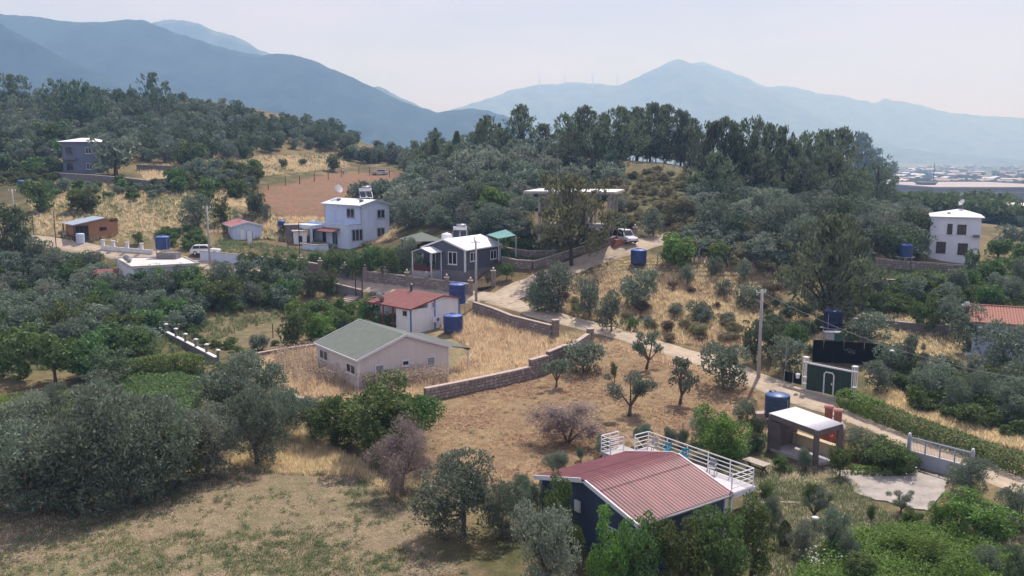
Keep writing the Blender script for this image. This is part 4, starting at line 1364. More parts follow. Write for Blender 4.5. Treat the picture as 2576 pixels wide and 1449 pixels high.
M_WOOD = mat('orange_wood', (.42, .215, .105), .75, .22, 2.5, .2, vscale=(1, 1, 6))
M_OLDWOOD = mat('weathered_wood', (.42, .36, .30), .8, .22, 3, .2, vscale=(1, 8, 1))
M_BROWNW = mat('brown_wood', (.10, .05, .03), .7, .22, 3, .2)
M_TANK = mat('blue_tank', (.026, .052, .165), .45, .22, 1.4, spec=.45)
M_TANKD = mat('dark_blue_tank', (.030, .058, .115), .42, .12, 1.2, spec=.45)
M_TANKT = mat('blue_tank_faded', (.10, .18, .44), .5, .12, 1.5)
M_TILE = mat('clay_tile', (.36, .175, .13), .8, .22, 5, .2)
M_CLAY = mat('brick_red', (.42, .17, .11), .85, .2, 4, .2)
M_BLUETRIM = mat('blue_trim', (.07, .16, .50), .5, .08, 3)
M_PALEW = mat('off_white_wall', (.78, .78, .77), .85, .10, 1.0, vscale=(1, 1, .25))

def local_dir(o, d):
    a = -o.rotation_euler[2]
    c, s = math.cos(a), math.sin(a)
    return np.array([d[0] * c - d[1] * s, d[0] * s + d[1] * c, d[2]])

def onwall(o, axis, val, u, v):
    """the place on the plane local[axis] = val of thing o that the photo shows at (u, v), in the thing's own axes"""
    d = local_dir(o, raydir(u, v))
    p0 = local_dir(o, np.array([0 - o.location[0], 0 - o.location[1], CAMZ - o.location[2]]))
    t = (val - p0[axis]) / d[axis]
    return p0 + d * t

SIDE = {'-x': (0, -math.pi / 2), '+x': (0, math.pi / 2), '-y': (1, 0.0), '+y': (1, math.pi)}

def window(o, side, val, box, fr=M_TRIM, gl=M_GLASS, bars=1, fw=.07, depth=.06, name='window', sill=True, hbar=0, panes=True):
    """framed window on a wall; box = photo pixels (left, top, right, bottom)"""
    ax, rz = SIDE[side]
    u0, v0, u1, v1 = box
    a, b = onwall(o, ax, val, u0, (v0 + v1) / 2), onwall(o, ax, val, u1, (v0 + v1) / 2)
    t, d = onwall(o, ax, val, (u0 + u1) / 2, v0), onwall(o, ax, val, (u0 + u1) / 2, v1)
    oth = 1 - ax
    w, h = abs(a[oth] - b[oth]), abs(t[2] - d[2])
    c = [0, 0, (t[2] + d[2]) / 2]
    c[ax] = val
    c[oth] = (a[oth] + b[oth]) / 2
    return window_at(o, c, rz, w, h, fr, gl, bars, fw, depth, name, sill, hbar)

def window_at(o, c, rz, w, h, fr=M_TRIM, gl=M_GLASS, bars=1, fw=.07, depth=.06, name='window', sill=True, hbar=0):
    m = MB()
    y0, y1 = -depth, .02
    m.box(-w/2, w/2, y0, y1, h/2 - fw, h/2)
    m.box(-w/2, w/2, y0, y1, -h/2, -h/2 + fw)
    m.box(-w/2, -w/2 + fw, y0 + .002, y1, -h/2 + fw, h/2 - fw)
    m.box(w/2 - fw, w/2, y0 + .002, y1, -h/2 + fw, h/2 - fw)
    for k in range(bars):
        x = -w/2 + w * (k + 1) / (bars + 1)
        m.box(x - fw * .45, x + fw * .45, y0 + .004, y1, -h/2 + fw, h/2 - fw)
    for k in range(hbar):
        z = -h/2 + h * (k + 1) / (hbar + 1)
        m.box(-w/2 + fw, w/2 - fw, y0 + .006, y1, z - fw * .4, z + fw * .4)
    f = m.build(name, fr, o)
    f.location, f.rotation_euler = c, (0, 0, rz)
    MB().box(-w/2 + fw * .5, w/2 - fw * .5, -.022, .012, -h/2 + fw * .5, h/2 - fw * .5).build('pane', gl, f)
    if sill:
        MB().box(-w/2 - .06, w/2 + .06, y0 - .06, .01, -h/2 - .06, -h/2 - .003).build('sill', fr, f)
    return f

def gable_z(y, W_, he, hr):
    return hr - (hr - he) * abs(y) / (W_ / 2)

def plank_courses(wall, side, W_, L_, he, hr, ov, m, z0=.12, step=.21, th=.022):
    """horizontal boards on one wall of a gable house, lowest first; boards of a gable end get shorter upward"""
    ax, rz = SIDE[side]
    shared = {}
    yw = W_ / 2 - ov
    top = he + (hr - he) * ov / (W_ / 2) - .12
    z = z0
    while True:
        if ax == 1:
            if z + step > top: break
            half = L_ / 2 - ov
        else:
            half = yw
            if z + step > top:
                half = (hr - .14 - (z + step)) / max(hr - he, .01) * W_ / 2
                if half < .15: break
                half = min(half, yw)
        key = round(half, 3)
        if key not in shared:
            mm = MB()
            mm.hexa([(-half, -th, .006), (half, -th, .006), (half, 0, .006), (-half, 0, .006)],
                    [(-half, -th * .35, step - .004), (half, -th * .35, step - .004), (half, 0, step - .004), (-half, 0, step - .004)])
            shared[key] = mm.mesh('plank', m)
        c = [0, 0, z]
        c[ax] = {'-x': -1, '+x': 1, '-y': -1, '+y': 1}[side] * ((L_ / 2 - ov) if ax == 0 else yw)
        put('plank', shared[key], wall, c, (0, 0, rz))
        z += step

def gable_body(o, L_, W_, he, hr, ov, mw, mr, trim=M_TRIM, th=.10, planks=None, base=-1.2, fascia=True, siding=None):
    yw, xw = W_ / 2 - ov, L_ / 2 - ov
    top = he + (hr - he) * ov / (W_ / 2) - th
    w = MB().gable([(-yw, base), (yw, base), (yw, top), (0, hr - th), (-yw, top)], -xw, xw).build('wall', mw, o)
    for s in planks or ():
        plank_courses(w, s, W_, L_, he, hr, ov, siding or mw)
    n = math.hypot(W_ / 2, hr - he)
    for sy in (-1, 1):
        m = MB()
        e0, e1 = (-L_/2, sy*W_/2, he), (L_/2, sy*W_/2, he)
        r0, r1 = (-L_/2, 0, hr), (L_/2, 0, hr)
        dn = lambda p: (p[0], p[1], p[2] - th)
        m.hexa([dn(e0), dn(e1), dn(r1), dn(r0)], [e0, e1, r1, r0])
        m.build('roof', mr, o)
    if fascia:
        for sx in (-1, 1):
            for sy in (-1, 1):
                x = sx * (L_ / 2 + .03)
                m = MB().bar((x, sy * (W_ / 2 + .02), he - .05), (x, 0, hr - .05 + .01), .05, .22)
                m.build('rake_board', trim, o)
        for sy in (-1, 1):
            MB().box(-L_/2 + .01, L_/2 - .01, sy * (W_/2 + .03) - .05, sy * (W_/2 + .03) + .05, he - .17, he - .02).build('gutter', trim, o)
    return w

def corner_trims(o, L_, W_, he, ov, m, w=.16, which=((-1,-1),(-1,1),(1,-1),(1,1)), z0=0):
    for sx, sy in which:
        x, y = sx * (L_/2 - ov), sy * (W_/2 - ov)
        MB().box(x - w/2, x + w/2, y - w/2, y + w/2, z0, he - .02).build('corner_board', m, o)

def dish(p, label, d=.9, az=2.6, mast=.6, m=M_STEEL, el=.75):
    o = thing('satellite_dish', label, 'satellite dish', p, az)
    prof = [(d * .02, 0)] + [(d / 2 * t, .16 * d * t * t) for t in (.3, .6, .85, 1.0)]
    mb = MB()
    mb.lathe(prof + [(d / 2 * 1.0, .16 * d + .015)] + [(d / 2 * t, .16 * d * t * t + .02) for t in (.85, .6, .3)], 18)
    r = mb.build('reflector', m, o, True)
    r.location = (0, -.12, mast)
    r.rotation_euler = (el + .3, 0, 0)
    MB().tube([(0, 0, -.05), (0, 0, mast * .6), (0, -.08, mast)], .03, 6).build('mast', M_STEEL, o)
    a = MB().tube([(0, -d * .42, mast - .15 - d * .2), (0, -.12 - d * .62, mast + .05)], .018, 5).build('arm', M_STEEL, o)
    MB().box(-.05, .05, -.12 - d * .68, -.12 - d * .58, mast, mast + .12).build('receiver', M_WHITE, o)
    return o

def tank(p, d, h, label, m=M_TANK, top=M_TANKT, stand=0.0, group=None, ribs=True, lidoff=0.0):
    o = thing('water_tank', label, 'water tank', p, random.uniform(0, 6), group)
    z = stand
    r = d / 2
    prof = [(r * .97, z), (r, z + .05)]
    n = 5
    for k in range(n):
        za, zb = z + .05 + (h - .3) * k / n, z + .05 + (h - .3) * (k + 1) / n
        prof += [(r, za + .03), (r, zb - .05), (r * .985, zb - .02)]
    prof += [(r * .985, z + h - .24), (r * .99, z + h - .2)]
    MB().lathe(prof, 28).build('shell', m, o, True)
    dome = [(r * 1.0, z + h - .2), (r * .97, z + h - .16), (r * .7, z + h - .06), (r * .36, z + h), (r * .3, z + h + .01)]
    MB().lathe(dome, 28).build('dome', top, o, True)
    MB().lathe([(r * .30, 0), (r * .31, .07), (r * .27, .10), (.05, .115)], 18, (lidoff * r, 0, z + h - (.05 if lidoff else 0))).build('lid', m if not lidoff else M_TANKD, o, True)
    for k in range(6 if ribs else 0):
        a = k * math.pi / 3
        MB().bar((math.cos(a) * r * .4, math.sin(a) * r * .4, z + h + .015), (math.cos(a) * r * .93, math.sin(a) * r * .93, z + h - .12), .05, .05).build('rib', top, o)
    MB().tube([(r + .06, 0, -.1), (r + .06, 0, z + h - .45), (r - .1, 0, z + h - .4)], .028, 6).build('pipe', M_STEEL, o)
    if stand > .3:
        for a in (.78, 2.36, 3.93, 5.5):
            x, y = math.cos(a) * r * .95, math.sin(a) * r * .95
            MB().box(x - .04, x + .04, y - .04, y + .04, -.3, z - .08).build('stand_leg', M_STEEL, o)
        MB().box(-r, r, -r, r, z - .08, z - .002).build('stand_top', M_STEEL, o)
    return o

def heater(p, label, rz):
    """solar water heater: tilted collector, tank lying on top, frame"""
    o = thing('solar_water_heater', label, 'solar heater', p, rz)
    for x in (-.55, .55):
        f = MB().hexa([(x - .5, -.7, .35), (x + .5, -.7, .35), (x + .5, -.66, .30), (x - .5, -.66, .30)], [(x - .5, .35, 1.25), (x + .5, .35, 1.25), (x + .5, .39, 1.20), (x - .5, .39, 1.20)]).build('collector', M_STEEL, o)
        MB().hexa([(x - .44, -.66, .392), (x + .44, -.66, .392), (x + .44, -.655, .386), (x - .44, -.655, .386)], [(x - .44, .31, 1.222), (x + .44, .31, 1.222), (x + .44, .315, 1.216), (x - .44, .315, 1.216)]).build('glass', M_GLASS, f)
    MB().tube([(-1.0, .5, 1.6), (1.0, .5, 1.6)], .27, 14).build('tank', M_WHITE, o, True)
    MB().tube([(-.5, .45, 2.05), (.9, .45, 2.05)], .17, 12).build('cold_tank', M_STEEL, o, True)
    m = MB()
    for x in (-.9, .9):
        m.bar((x, .7, 0), (x, .5, 1.4), .05)
        m.bar((x, -.7, 0), (x, -.68, .35), .05)
        m.bar((x, -.7, .05), (x, .7, .05), .05)
    m.build('frame', M_STEEL, o)
    return o

# ------------------------------------------------------------------ navy house with red roof and terrace (nearest)
bh = thing('navy_house', 'navy blue house with a maroon ribbed roof and a white railed terrace', 'house', (6.62, 46.5, 0), R(36.41))
L_, W_, he, hr, ov = 7.05, 8.36, 3.0, 4.12, .28
yw, xw = W_/2 - ov, L_/2 - ov
tz = he + (hr - he) * ov / (W_/2) - .14
wl = MB().gable([(-yw, -.5), (yw, -.5), (yw, tz), (0, hr - .16), (-yw, tz)], -xw, xw).build('wall', M_NAVY, bh)
for s in ('-x', '-y'):
    plank_courses(wl, s, W_, L_, he - .02, hr - .02, ov, M_NAVY, .05, .20)
# ribbed sheet, rounded over the ridge, one part per slope
nxs = 30 * 6 + 1
xsn = np.linspace(-L_/2, L_/2, nxs)
ribz = .050 * np.clip(1.6 * np.cos(xsn / L_ * 30 * 2 * np.pi) + .35, 0, 1)
for sy in (-1, 1):
    ysn = np.array([0, .12, .28, .5, .8, 1.6, 2.6, 3.6, W_/2])
    zsn = hr - (hr - he) * ysn / (W_/2) - .10 * np.exp(-(ysn / .33) ** 2)
    V = np.array([[x, sy * y, z + r_] for y, z in zip(ysn, zsn) for x, r_ in zip(xsn, ribz)])
    ii = np.arange(len(V)).reshape(len(ysn), nxs)
    F = np.stack([ii[:-1, :-1], ii[:-1, 1:], ii[1:, 1:], ii[1:, :-1]], -1).reshape(-1, 4)
    if sy < 0: F = F[:, ::-1]
    ro = put('roof', npmesh('roof', V, F[:, ::-1], M_RED, True), bh)
    dn = .10
    MB().hexa([(-L_/2, sy*W_/2, he-.12), (L_/2, sy*W_/2, he-.12), (L_/2, 0, hr-.24), (-L_/2, 0, hr-.24)],
              [(-L_/2, sy*W_/2, he-.02), (L_/2, sy*W_/2, he-.02), (L_/2, 0, hr-.14), (-L_/2, 0, hr-.14)]).build('underlay', M_TRIM, bh)
    for sx in (-1, 1):
        x = sx * (L_/2 + .035)
        MB().bar((x, sy*(W_/2 + .02), he - .05), (x, sy * .16, hr - .105), .07, .24).build('rake_board', M_WHITE, bh)
    MB().tube([(-L_/2, sy*(W_/2 + .06), he - .08), (L_/2, sy*(W_/2 + .06), he - .08)], .07, 8).build('gutter', mat('grey_gutter', (.28, .27, .28), .5), bh, True)
for sy in (-1, 1):
    yq = 1.25
    zq = hr - (hr - he) * yq / (W_/2) + .052
    MB().box(-L_/2 + .05, L_/2 - .05, sy * yq - .02, sy * yq + .02, zq, zq + .012).build('sheet_overlap', mat('dark_red_seam', (.12, .035, .038), .7), bh)
corner_trims(bh, L_, W_, he, ov, M_TRIM, .2)
p = onwall(bh, 0, -xw, 1455, 1272)
MB().box(-xw - .12, -xw - .024, p[1] - .22, p[1] + .22, p[2] - .32, p[2] + .30).build('meter_box', M_WHITE, bh)
window(bh, '-y', -yw, (1638, 1325, 1690, 1375), bars=2)
window_at(bh, (1.5, -yw, 1.55), 0, 1.3, 1.2)
window_at(bh, (-xw, -2.0, 1.5), -math.pi/2, 1.1, 1.1)
# terrace
dx0, dx1, dz = L_/2 + .10, L_/2 + 2.05, 2.92
MB().box(dx0, dx1, -W_/2 + .15, W_/2 + .05, dz - .18, dz).build('terrace_slab', mat('pale_terrace', (.56, .54, .54), .85, .10, 1.2), bh)
MB().box(dx1 - .02, dx1 + .04, -W_/2 + .13, W_/2 + .07, dz - .30, dz - .02).build('terrace_beam', M_TRIM, bh)
MB().box(dx0 - .02, dx1 + .04, -W_/2 + .08, -W_/2 + .145, dz - .30, dz - .02).build('terrace_beam', M_TRIM, bh)
MB().box(2.6, dx0 + .9, W_/2 + .06, W_/2 + 1.25, dz - .2, dz - .02).build('landing_slab', M_CONC, bh)
for x, y in ((dx1 - .12, -W_/2 + .3), (dx1 - .12, 0), (dx1 - .12, W_/2 - .2), (dx0 + .15, -W_/2 + .3), (2.8, W_/2 + 1.1)):
    MB().box(x - .07, x + .07, y - .07, y + .07, -.3, dz - .31).build('terrace_post', M_TRIM, bh)
RA = (dx1 - .04, -W_/2 + .2), (dx1 - .04, W_/2 + .0), (dx0 + .95, W_/2 + .0)
def rail_run(a, b, z0, n_post, rails=(.25, .5, .75, 1.0), ends=(True, True)):
    for k in range(n_post + 1):
        if (k == 0 and not ends[0]) or (k == n_post and not ends[1]): continue
        t = k / n_post
        x, y = a[0] + (b[0] - a[0]) * t, a[1] + (b[1] - a[1]) * t
        MB().box(x - .025, x + .025, y - .025, y + .025, z0, z0 + 1.02).build('rail_post', M_WHITE, bh)
    for r_ in rails:
        MB().tube([(a[0], a[1], z0 + r_), (b[0], b[1], z0 + r_)], .026 if r_ < 1 else .034, 6).build('rail', M_WHITE, bh)
rail_run((dx0 + .08, -W_/2 + .2), RA[0], dz, 1)
rail_run(RA[0], RA[1], dz, 5, ends=(False, True))
rail_run(RA[1], (dx0 + .75, W_/2), dz, 1, ends=(False, True))
rail_run((2.65, W_/2 + .35), (2.65, W_/2 + 1.2), dz - .02, 1)
rail_run((2.65, W_/2 + 1.2), (4.1, W_/2 + 1.2), dz - .02, 2, ends=(False, True))
rail_run((2.65, W_/2 + .35), (3.6, W_/2 + .2), dz - .02, 1, ends=(False, True))
for k in range(10):   # outer stair down from the landing
    z = dz - .22 - k * .27
    MB().box(dx0 + .95 + k * .27, dx0 + 1.24 + k * .27, W_/2 + .12, W_/2 + 1.1, z - .05, z).build('step', M_CONC, bh)
for y in (W_/2 + .14, W_/2 + 1.1):
    MB().tube([(dx0 + .95, y, dz + .75), (dx0 + 3.6, y, .9)], .026, 6).build('stair_rail', M_WHITE, bh)
# chairs on the terrace
M_CHB, M_CHG = mat('turquoise_plastic', (.02, .25, .36), .4), mat('grey_plastic', (.36, .36, .38), .4)
def chair(root, lx, ly, z, rz, m, label, group=None):
    a = root.rotation_euler[2]
    c, s = math.cos(a), math.sin(a)
    p = (root.location[0] + lx * c - ly * s, root.location[1] + lx * s + ly * c, z)
    o = thing('plastic_chair', label, 'chair', p, a + rz, group)
    MB().box(-.22, .22, -.22, .22, .42, .45).build('seat', m, o, bevel=.012)
    b = MB()
    for k in range(5):
        x = -.17 + k * .085
        b.hexa([(x - .025, .20, .46), (x + .025, .20, .46), (x + .025, .225, .46), (x - .025, .225, .46)], [(x - .025, .28, .82), (x + .025, .28, .82), (x + .025, .305, .82), (x - .025, .305, .82)])
    b.box(-.22, .22, .275, .31, .80, .88)
    b.build('backrest', m, o)
    for x in (-1, 1):
        for y in (-1, 1):
            MB().bar((x * .19, y * .19, .42), (x * .23, y * .24, 0), .035).build('leg', m, o)
        MB().bar((x * .23, -.2, .64), (x * .23, .25, .66), .05, .03).build('armrest', m, o)
    return o
chair(bh, dx0 + 1.35, 2.1, dz, -1.3, M_CHB, 'turquoise plastic chair on the white terrace, farther of two')
chair(bh, dx0 + 1.4, .7, dz, -1.1, M_CHB, 'turquoise plastic chair in the middle of the white terrace')
chair(bh, dx0 + 1.4, 3.3, dz, -1.4, M_CHG, 'grey chair at the far end of the white terrace')
chair(bh, dx0 + 1.35, -1.5, dz, -1.2, M_CHG, 'grey chair near the near end of the white terrace rail')
# bench under the terrace corner
p = gp(1852, 1322)
bo = thing('wooden_bench', 'brown bench under the corner of the white terrace', 'bench', p, R(36))
MB().box(-.7, .7, -.2, .2, .42, .46).build('seat', M_BROWNW, bo)
MB().hexa([(-.7, .2, .5), (.7, .2, .5), (.7, .24, .5), (-.7, .24, .5)], [(-.7, .28, .85), (.7, .28, .85), (.7, .32, .85), (-.7, .32, .85)]).build('backrest', M_BROWNW, bo)
for x in (-.6, .6):
    MB().box(x - .03, x + .03, -.18, .18, 0, .42).build('leg', M_WHITE, bo)

# ------------------------------------------------------------------ beige house with green roof
bg = thing('beige_house', 'beige boarded house with a green-grey shingle roof and a side porch', 'house', (-12.68, 83.65, .02), R(126.07))
L_, W_, he, hr, ov = 9.49, 9.98, 2.92, 4.68, .25
gable_body(bg, L_, W_, he, hr, ov, M_BEIGE, M_GREENR, M_TRIM, .10, ('-x', '+y'))
xw, yw = L_/2 - ov, W_/2 - ov
corner_trims(bg, L_, W_, he, ov, M_TRIM, .14)
window(bg, '-x', -xw, (942, 916, 967, 946), gl=M_PALEGLASS, bars=0, fw=.13, depth=.08)
window(bg, '-x', -xw, (1010, 905, 1030, 921), bars=0, fw=.13, depth=.08)
window(bg, '-x', -xw, (1072, 896, 1095, 927), gl=M_PALEGLASS, bars=0, fw=.13, depth=.08)
window(bg, '+y', yw, (872, 915, 895, 940), bars=1, fw=.10, depth=.08)
window(bg, '+y', yw, (805, 880, 826, 905), bars=1, fw=.10, depth=.08)
# lean-to porch roof on the right
pa, pb = (-L_/2 + .15, -W_/2 - .02, he + .0), (4.2, -W_/2 - .02, he + .0)
qa, qb = (-L_/2 + .0, -7.2, 2.48), (4.3, -7.1, 2.48)
up = lambda p, d: (p[0], p[1], p[2] + d)
MB().hexa([up(qa, -.09), up(qb, -.09), up(pb, -.09), up(pa, -.09)], [qa, qb, pb, pa]).build('porch_roof', mat('dark_green_sheet', (.105, .125, .11), .7, .12, 2), bg)
for x in (-4.6, -.2, 4.1):
    MB().box(x - .06, x + .06, -7.08, -6.96, -.3, 2.38).build('porch_post', M_TRIM, bg)
MB().bar((-4.7, -7.02, 2.34), (4.2, -7.02, 2.34), .10, .12).build('porch_beam', M_BROWNW, bg)
MB().box(-4.6, 4.0, -7.0, -W_/2 + .25, -.5, .12).build('porch_floor', M_CONC, bg)

# ------------------------------------------------------------------ white cottage with red shingle roof
ct = thing('white_cottage', 'small white cottage with a red shingle roof and blue corner strips', 'house', (-10.99, 103.98, 1.43), R(136.8))
L_, W_, he, hr, ov = 8.11, 10.12, 2.56, 3.56, .22
xw, yw = L_/2 - ov, W_/2 - ov
yr, zr_ = -2.9, hr - .55
w = MB().gable([(yr + .25, -1.2), (yw - 2.6, -1.2), (yw - 2.6, he + .42), (0, hr - .12), (yr + .25, zr_ - .08)], -xw, xw).build('wall', M_PALEW, ct)
MB().box(-xw, -xw + 2.6, yw - 2.59, yw, -1.2, he - .14).build('wing_wall', M_PALEW, ct)
for sy in (-1, 1):
    ye, ze_ = (W_/2, he) if sy > 0 else (yr, zr_)
    e0, e1, r0, r1 = (-L_/2, ye, ze_), (L_/2, ye, ze_), (-L_/2, 0, hr), (L_/2, 0, hr)
    dn = lambda p: (p[0], p[1], p[2] - .1)
    MB().hexa([dn(e0), dn(e1), dn(r1), dn(r0)], [e0, e1, r1, r0]).build('roof', M_REDF, ct)
    MB().bar((-L_/2 - .02, ye, ze_ - .04), (-L_/2 - .02, 0, hr - .03), .05, .16).build('rake_board', mat('red_board', (.26, .055, .045), .6), ct)
MB().bar((-L_/2, W_/2 + .03, he - .05), (L_/2, W_/2 + .03, he - .05), .05, .16).build('eave_board', MATS['red_board'], ct)
# rear-left extension roof, running across
ex = MB()
z1, z2 = 2.85, 2.35
ex.hexa([(L_/2 + .02, -3.4, z1 - .1), (L_/2 + 3.6, -3.4, z2 - .1), (L_/2 + 3.6, 2.2, z2 - .1), (L_/2 + .02, 2.2, z1 - .1)], [(L_/2 + .02, -3.4, z1), (L_/2 + 3.6, -3.4, z2), (L_/2 + 3.6, 2.2, z2), (L_/2 + .02, 2.2, z1)])
ex.build('extension_roof', M_REDF, ct)
MB().box(L_/2 - .2, L_/2 + 3.3, -3.1, 1.9, -1.2, z2 - .12).build('extension_wall', M_PALEW, ct)
for x, y in ((-xw, yw), (-xw, yr + .25), (-xw, 1.2)):
    hh = he - .1 if y > 2 else (hr - .35 if y > 0 else zr_ - .1)
    MB().box(x - .07, x + .07, y - .07, y + .07, -.5, hh).build('corner_strip', M_BLUETRIM, ct)
window(ct, '+y', yw, (1013, 781, 1025, 796), bars=0, fw=.05)
window(ct, '-x', -xw, (1086, 760, 1093, 775), bars=0, fw=.05, gl=M_PALEGLASS)
for x in (-xw + 3.2, 1.2, L_/2 - .3):
    MB().box(x - .06, x + .06, yw - .1, yw + .02, -.8, he - .1).build('porch_post', MATS['red_board'], ct)
MB().lathe([(.16, 0), (.16, .75), (.22, .78), (.22, .9), (.05, 1.0)], 12, (1.6, .1, hr - .1)).build('flue', mat('dark_metal', (.08, .085, .10), .4), ct)
p = onwall(ct, 0, -xw, 1095, 803)
ac = MB().box(-.36, -.02, -.42, .42, -.3, .3).build('air_conditioner', M_WHITE, ct)
ac.location = (-xw, p[1], p[2])
MB().lathe([(.22, 0), (.22, .02)], 16).build('fan_grille', M_CONCD, ac).matrix_local = Matrix.Translation((-.362, -.1, 0)) @ Matrix.Rotation(-math.pi/2, 4, 'Y')
p = onwall(ct, 1, W_/2 - .35, 952, 757)
a = ct.rotation_euler[2]
def world(o, lx, ly, lz):
    a = o.rotation_euler[2]
    c, s = math.cos(a), math.sin(a)
    return (o.location[0] + lx * c - ly * s, o.location[1] + lx * s + ly * c, o.location[2] + lz)
dish(world(ct, p[0], W_/2 - .4, he + .05), 'grey satellite dish on the red roof of the white cottage', 1.2, R(150), .55)

# ------------------------------------------------------------------ dark grey house with white roof
gh = thing('grey_house', 'dark grey boarded house with a white roof behind the stone garden wall', 'house', (-7.11, 123.98, 5.51), R(58.34))
L_, W_, he, hr, ov = 9.27, 7.6, 3.05, 4.36, .25
gable_body(gh, L_, W_, he, hr, ov, M_SLATE, M_ROOFW, M_WHITE, .12, ('-x', '-y'), -1.5, True)
xw, yw = L_/2 - ov, W_/2 - ov
MB().box(-xw - .06, xw + .06, -yw - .06, yw + .06, -1.5, .12).build('plinth', M_CONCD, gh)
corner_trims(gh, L_, W_, he, ov, M_TRIM, .22, ((-1, -1), (1, -1), (-1, 1)))
window(gh, '-x', -xw, (1127.5, 633, 1150, 665.5), bars=1, fw=.11)
window(gh, '-y', -yw, (1182, 634, 1198, 657.5), bars=1, fw=.11)
window(gh, '-y', -yw, (1233, 628.5, 1248.5, 652), bars=1, fw=.11)
# porch on the left part of the gable
pc = onwall(gh, 0, -xw - 1.2, 1075, 620)[1]
pw, pz, pr = 1.75, 2.65, 3.25
for sy in (-1, 1):
    e0, e1 = (-xw - 2.6, pc + sy*pw, pz), (-xw - .03, pc + sy*pw, pz)
    r0, r1 = (-xw - 2.6, pc, pr), (-xw - .03, pc, pr)
    MB().hexa([dn(e0), dn(e1), dn(r1), dn(r0)], [e0, e1, r1, r0]).build('porch_roof', M_ROOFW, gh)
    for x in (-xw - 2.5, -xw - .2):
        MB().box(x - .06, x + .06, pc + sy*(pw - .15) - .06, pc + sy*(pw - .15) + .06, -1.2, pz - .1).build('porch_post', M_WHITE, gh)
MB().gable([(pc - pw + .05, pz - .12), (pc + pw - .05, pz - .12), (pc, pr - .12)], -xw - 2.52, -xw - 2.47).build('porch_gable', M_SLATE, gh)
MB().box(-xw - 2.6, -xw - .07, pc - pw + .1, pc + pw - .1, -1.5, .02).build('porch_floor', M_CONC, gh)
MB().box(-xw - 2.5, -xw - 2.42, pc - pw + .3, pc + pw - .3, .1, .75).build('porch_rail', mat('maroon_panel', (.12, .03, .025), .7), gh)
window_at(gh, (-xw, pc, 1.2), -math.pi/2, 1.0, 2.2, M_WHITE, M_GLASS, 1, .08, .05, 'door', False)
MB().lathe([(.06, 0), (.06, .55), (.1, .57), (.1, .65)], 10, (.4, -1.9, gable_z(1.9, W_, he, hr) - .05)).build('flue', MATS['dark_metal'], gh)
heater(world(gh, 2.2, 1.9, gable_z(1.9, W_, he, hr) - .02), 'solar water heater on the roof of the dark grey house', R(58.34 - 58))
tank(world(gh, -.4, 2.4, gable_z(2.4, W_, he, hr) - .25), 1.5, 1.25, 'white water tank standing behind the ridge of the dark grey house', M_WHITE, M_WHITE, .25, ribs=False)

# ------------------------------------------------------------------ pale blue-white two-storey house
wh = thing('two_storey_house', 'pale blue-white two-storey house with a white roof and flat-roofed wing', 'house', (-25.69, 145.01, 6.98), R(136.39))
L_, W_, he, hr, ov = 11.08, 6.6, 6.48, 7.3, .5
xw, yw = L_/2 - ov, W_/2 - ov
gable_body(wh, L_, W_, he, hr, ov, M_BLUEW, M_ROOFW, mat('grey_fascia', (.42, .45, .50), .6), .22, None, -1.5)
window(wh, '-x', -xw, (948, 526.5, 968, 549), mat('grey_surround', (.36, .39, .44), .6), bars=1, fw=.14)
window(wh, '-x', -xw, (948, 572, 968, 595.5), MATS['grey_surround'], bars=1, fw=.14)
window(wh, '+y', yw, (872, 524, 892, 548.5), MATS['grey_surround'], bars=1, fw=.14)
# ground floor wing with a parapet terrace, in front of the long side
wy = yw + 2.6
MB().box(-xw + .004, xw + 1.2, yw - .2, wy, -1.5, 2.95).build('wing', M_BLUEW, wh)
for a_, b_ in (((-xw + .05, wy - .07), (xw + 1.25, wy - .07)), ((xw + 1.15, yw), (xw + 1.15, wy - .14)), ((-xw + .07, yw + .03), (-xw + .07, wy - .14))):
    MB().bar((*a_, 3.2), (*b_, 3.2), .14, .5).build('parapet', M_BLUEW, wh)
    MB().bar((*a_, 3.48), (*b_, 3.48), .22, .06).build('parapet_cap', MATS['grey_surround'], wh)
# porch loggia at the left end
lx0, lx1 = xw - 3.2, xw + 1.3
MB().box(lx0, lx1, wy + .01, wy + 2.4, 2.62, 3.2).build('porch_slab', M_BLUEW, wh)
for x in (lx0 + .2, lx1 - .2):
    MB().box(x - .16, x + .16, wy + 2.05, wy + 2.37, -1.5, 2.62).build('porch_column', M_BLUEW, wh)
MB().box(lx0 - 1.5, lx1, wy + .012, wy + 2.6, -1.6, .25).build('porch_floor', M_BLUEW, wh)
window(wh, '-x', -xw, (884, 576, 913, 607), MATS['grey_surround'], M_GLASS, 2, .16, .07, 'glass_door', False)
window_at(wh, (-1.4, wy, 1.15), math.pi, 1.5, 2.1, MATS['grey_surround'], M_GLASS, 1, .12, .06, 'glass_door', False)
window_at(wh, (1.6, wy, 1.15), math.pi, .95, 2.1, MATS['brown_wood'], M_GLASS, 0, .12, .06, 'door', False)
window_at(wh, (xw - .2, wy, 1.4), math.pi, 1.0, 1.2, MATS['grey_surround'])
MB().hexa([(-2.8, wy + .01, 2.72), (2.4, wy + .01, 2.72), (2.4, wy + 1.5, 2.24), (-2.8, wy + 1.5, 2.24)], [(-2.8, wy + .01, 2.80), (2.4, wy + .01, 2.80), (2.4, wy + 1.5, 2.32), (-2.8, wy + 1.5, 2.32)]).build('awning', M_REDF, wh)
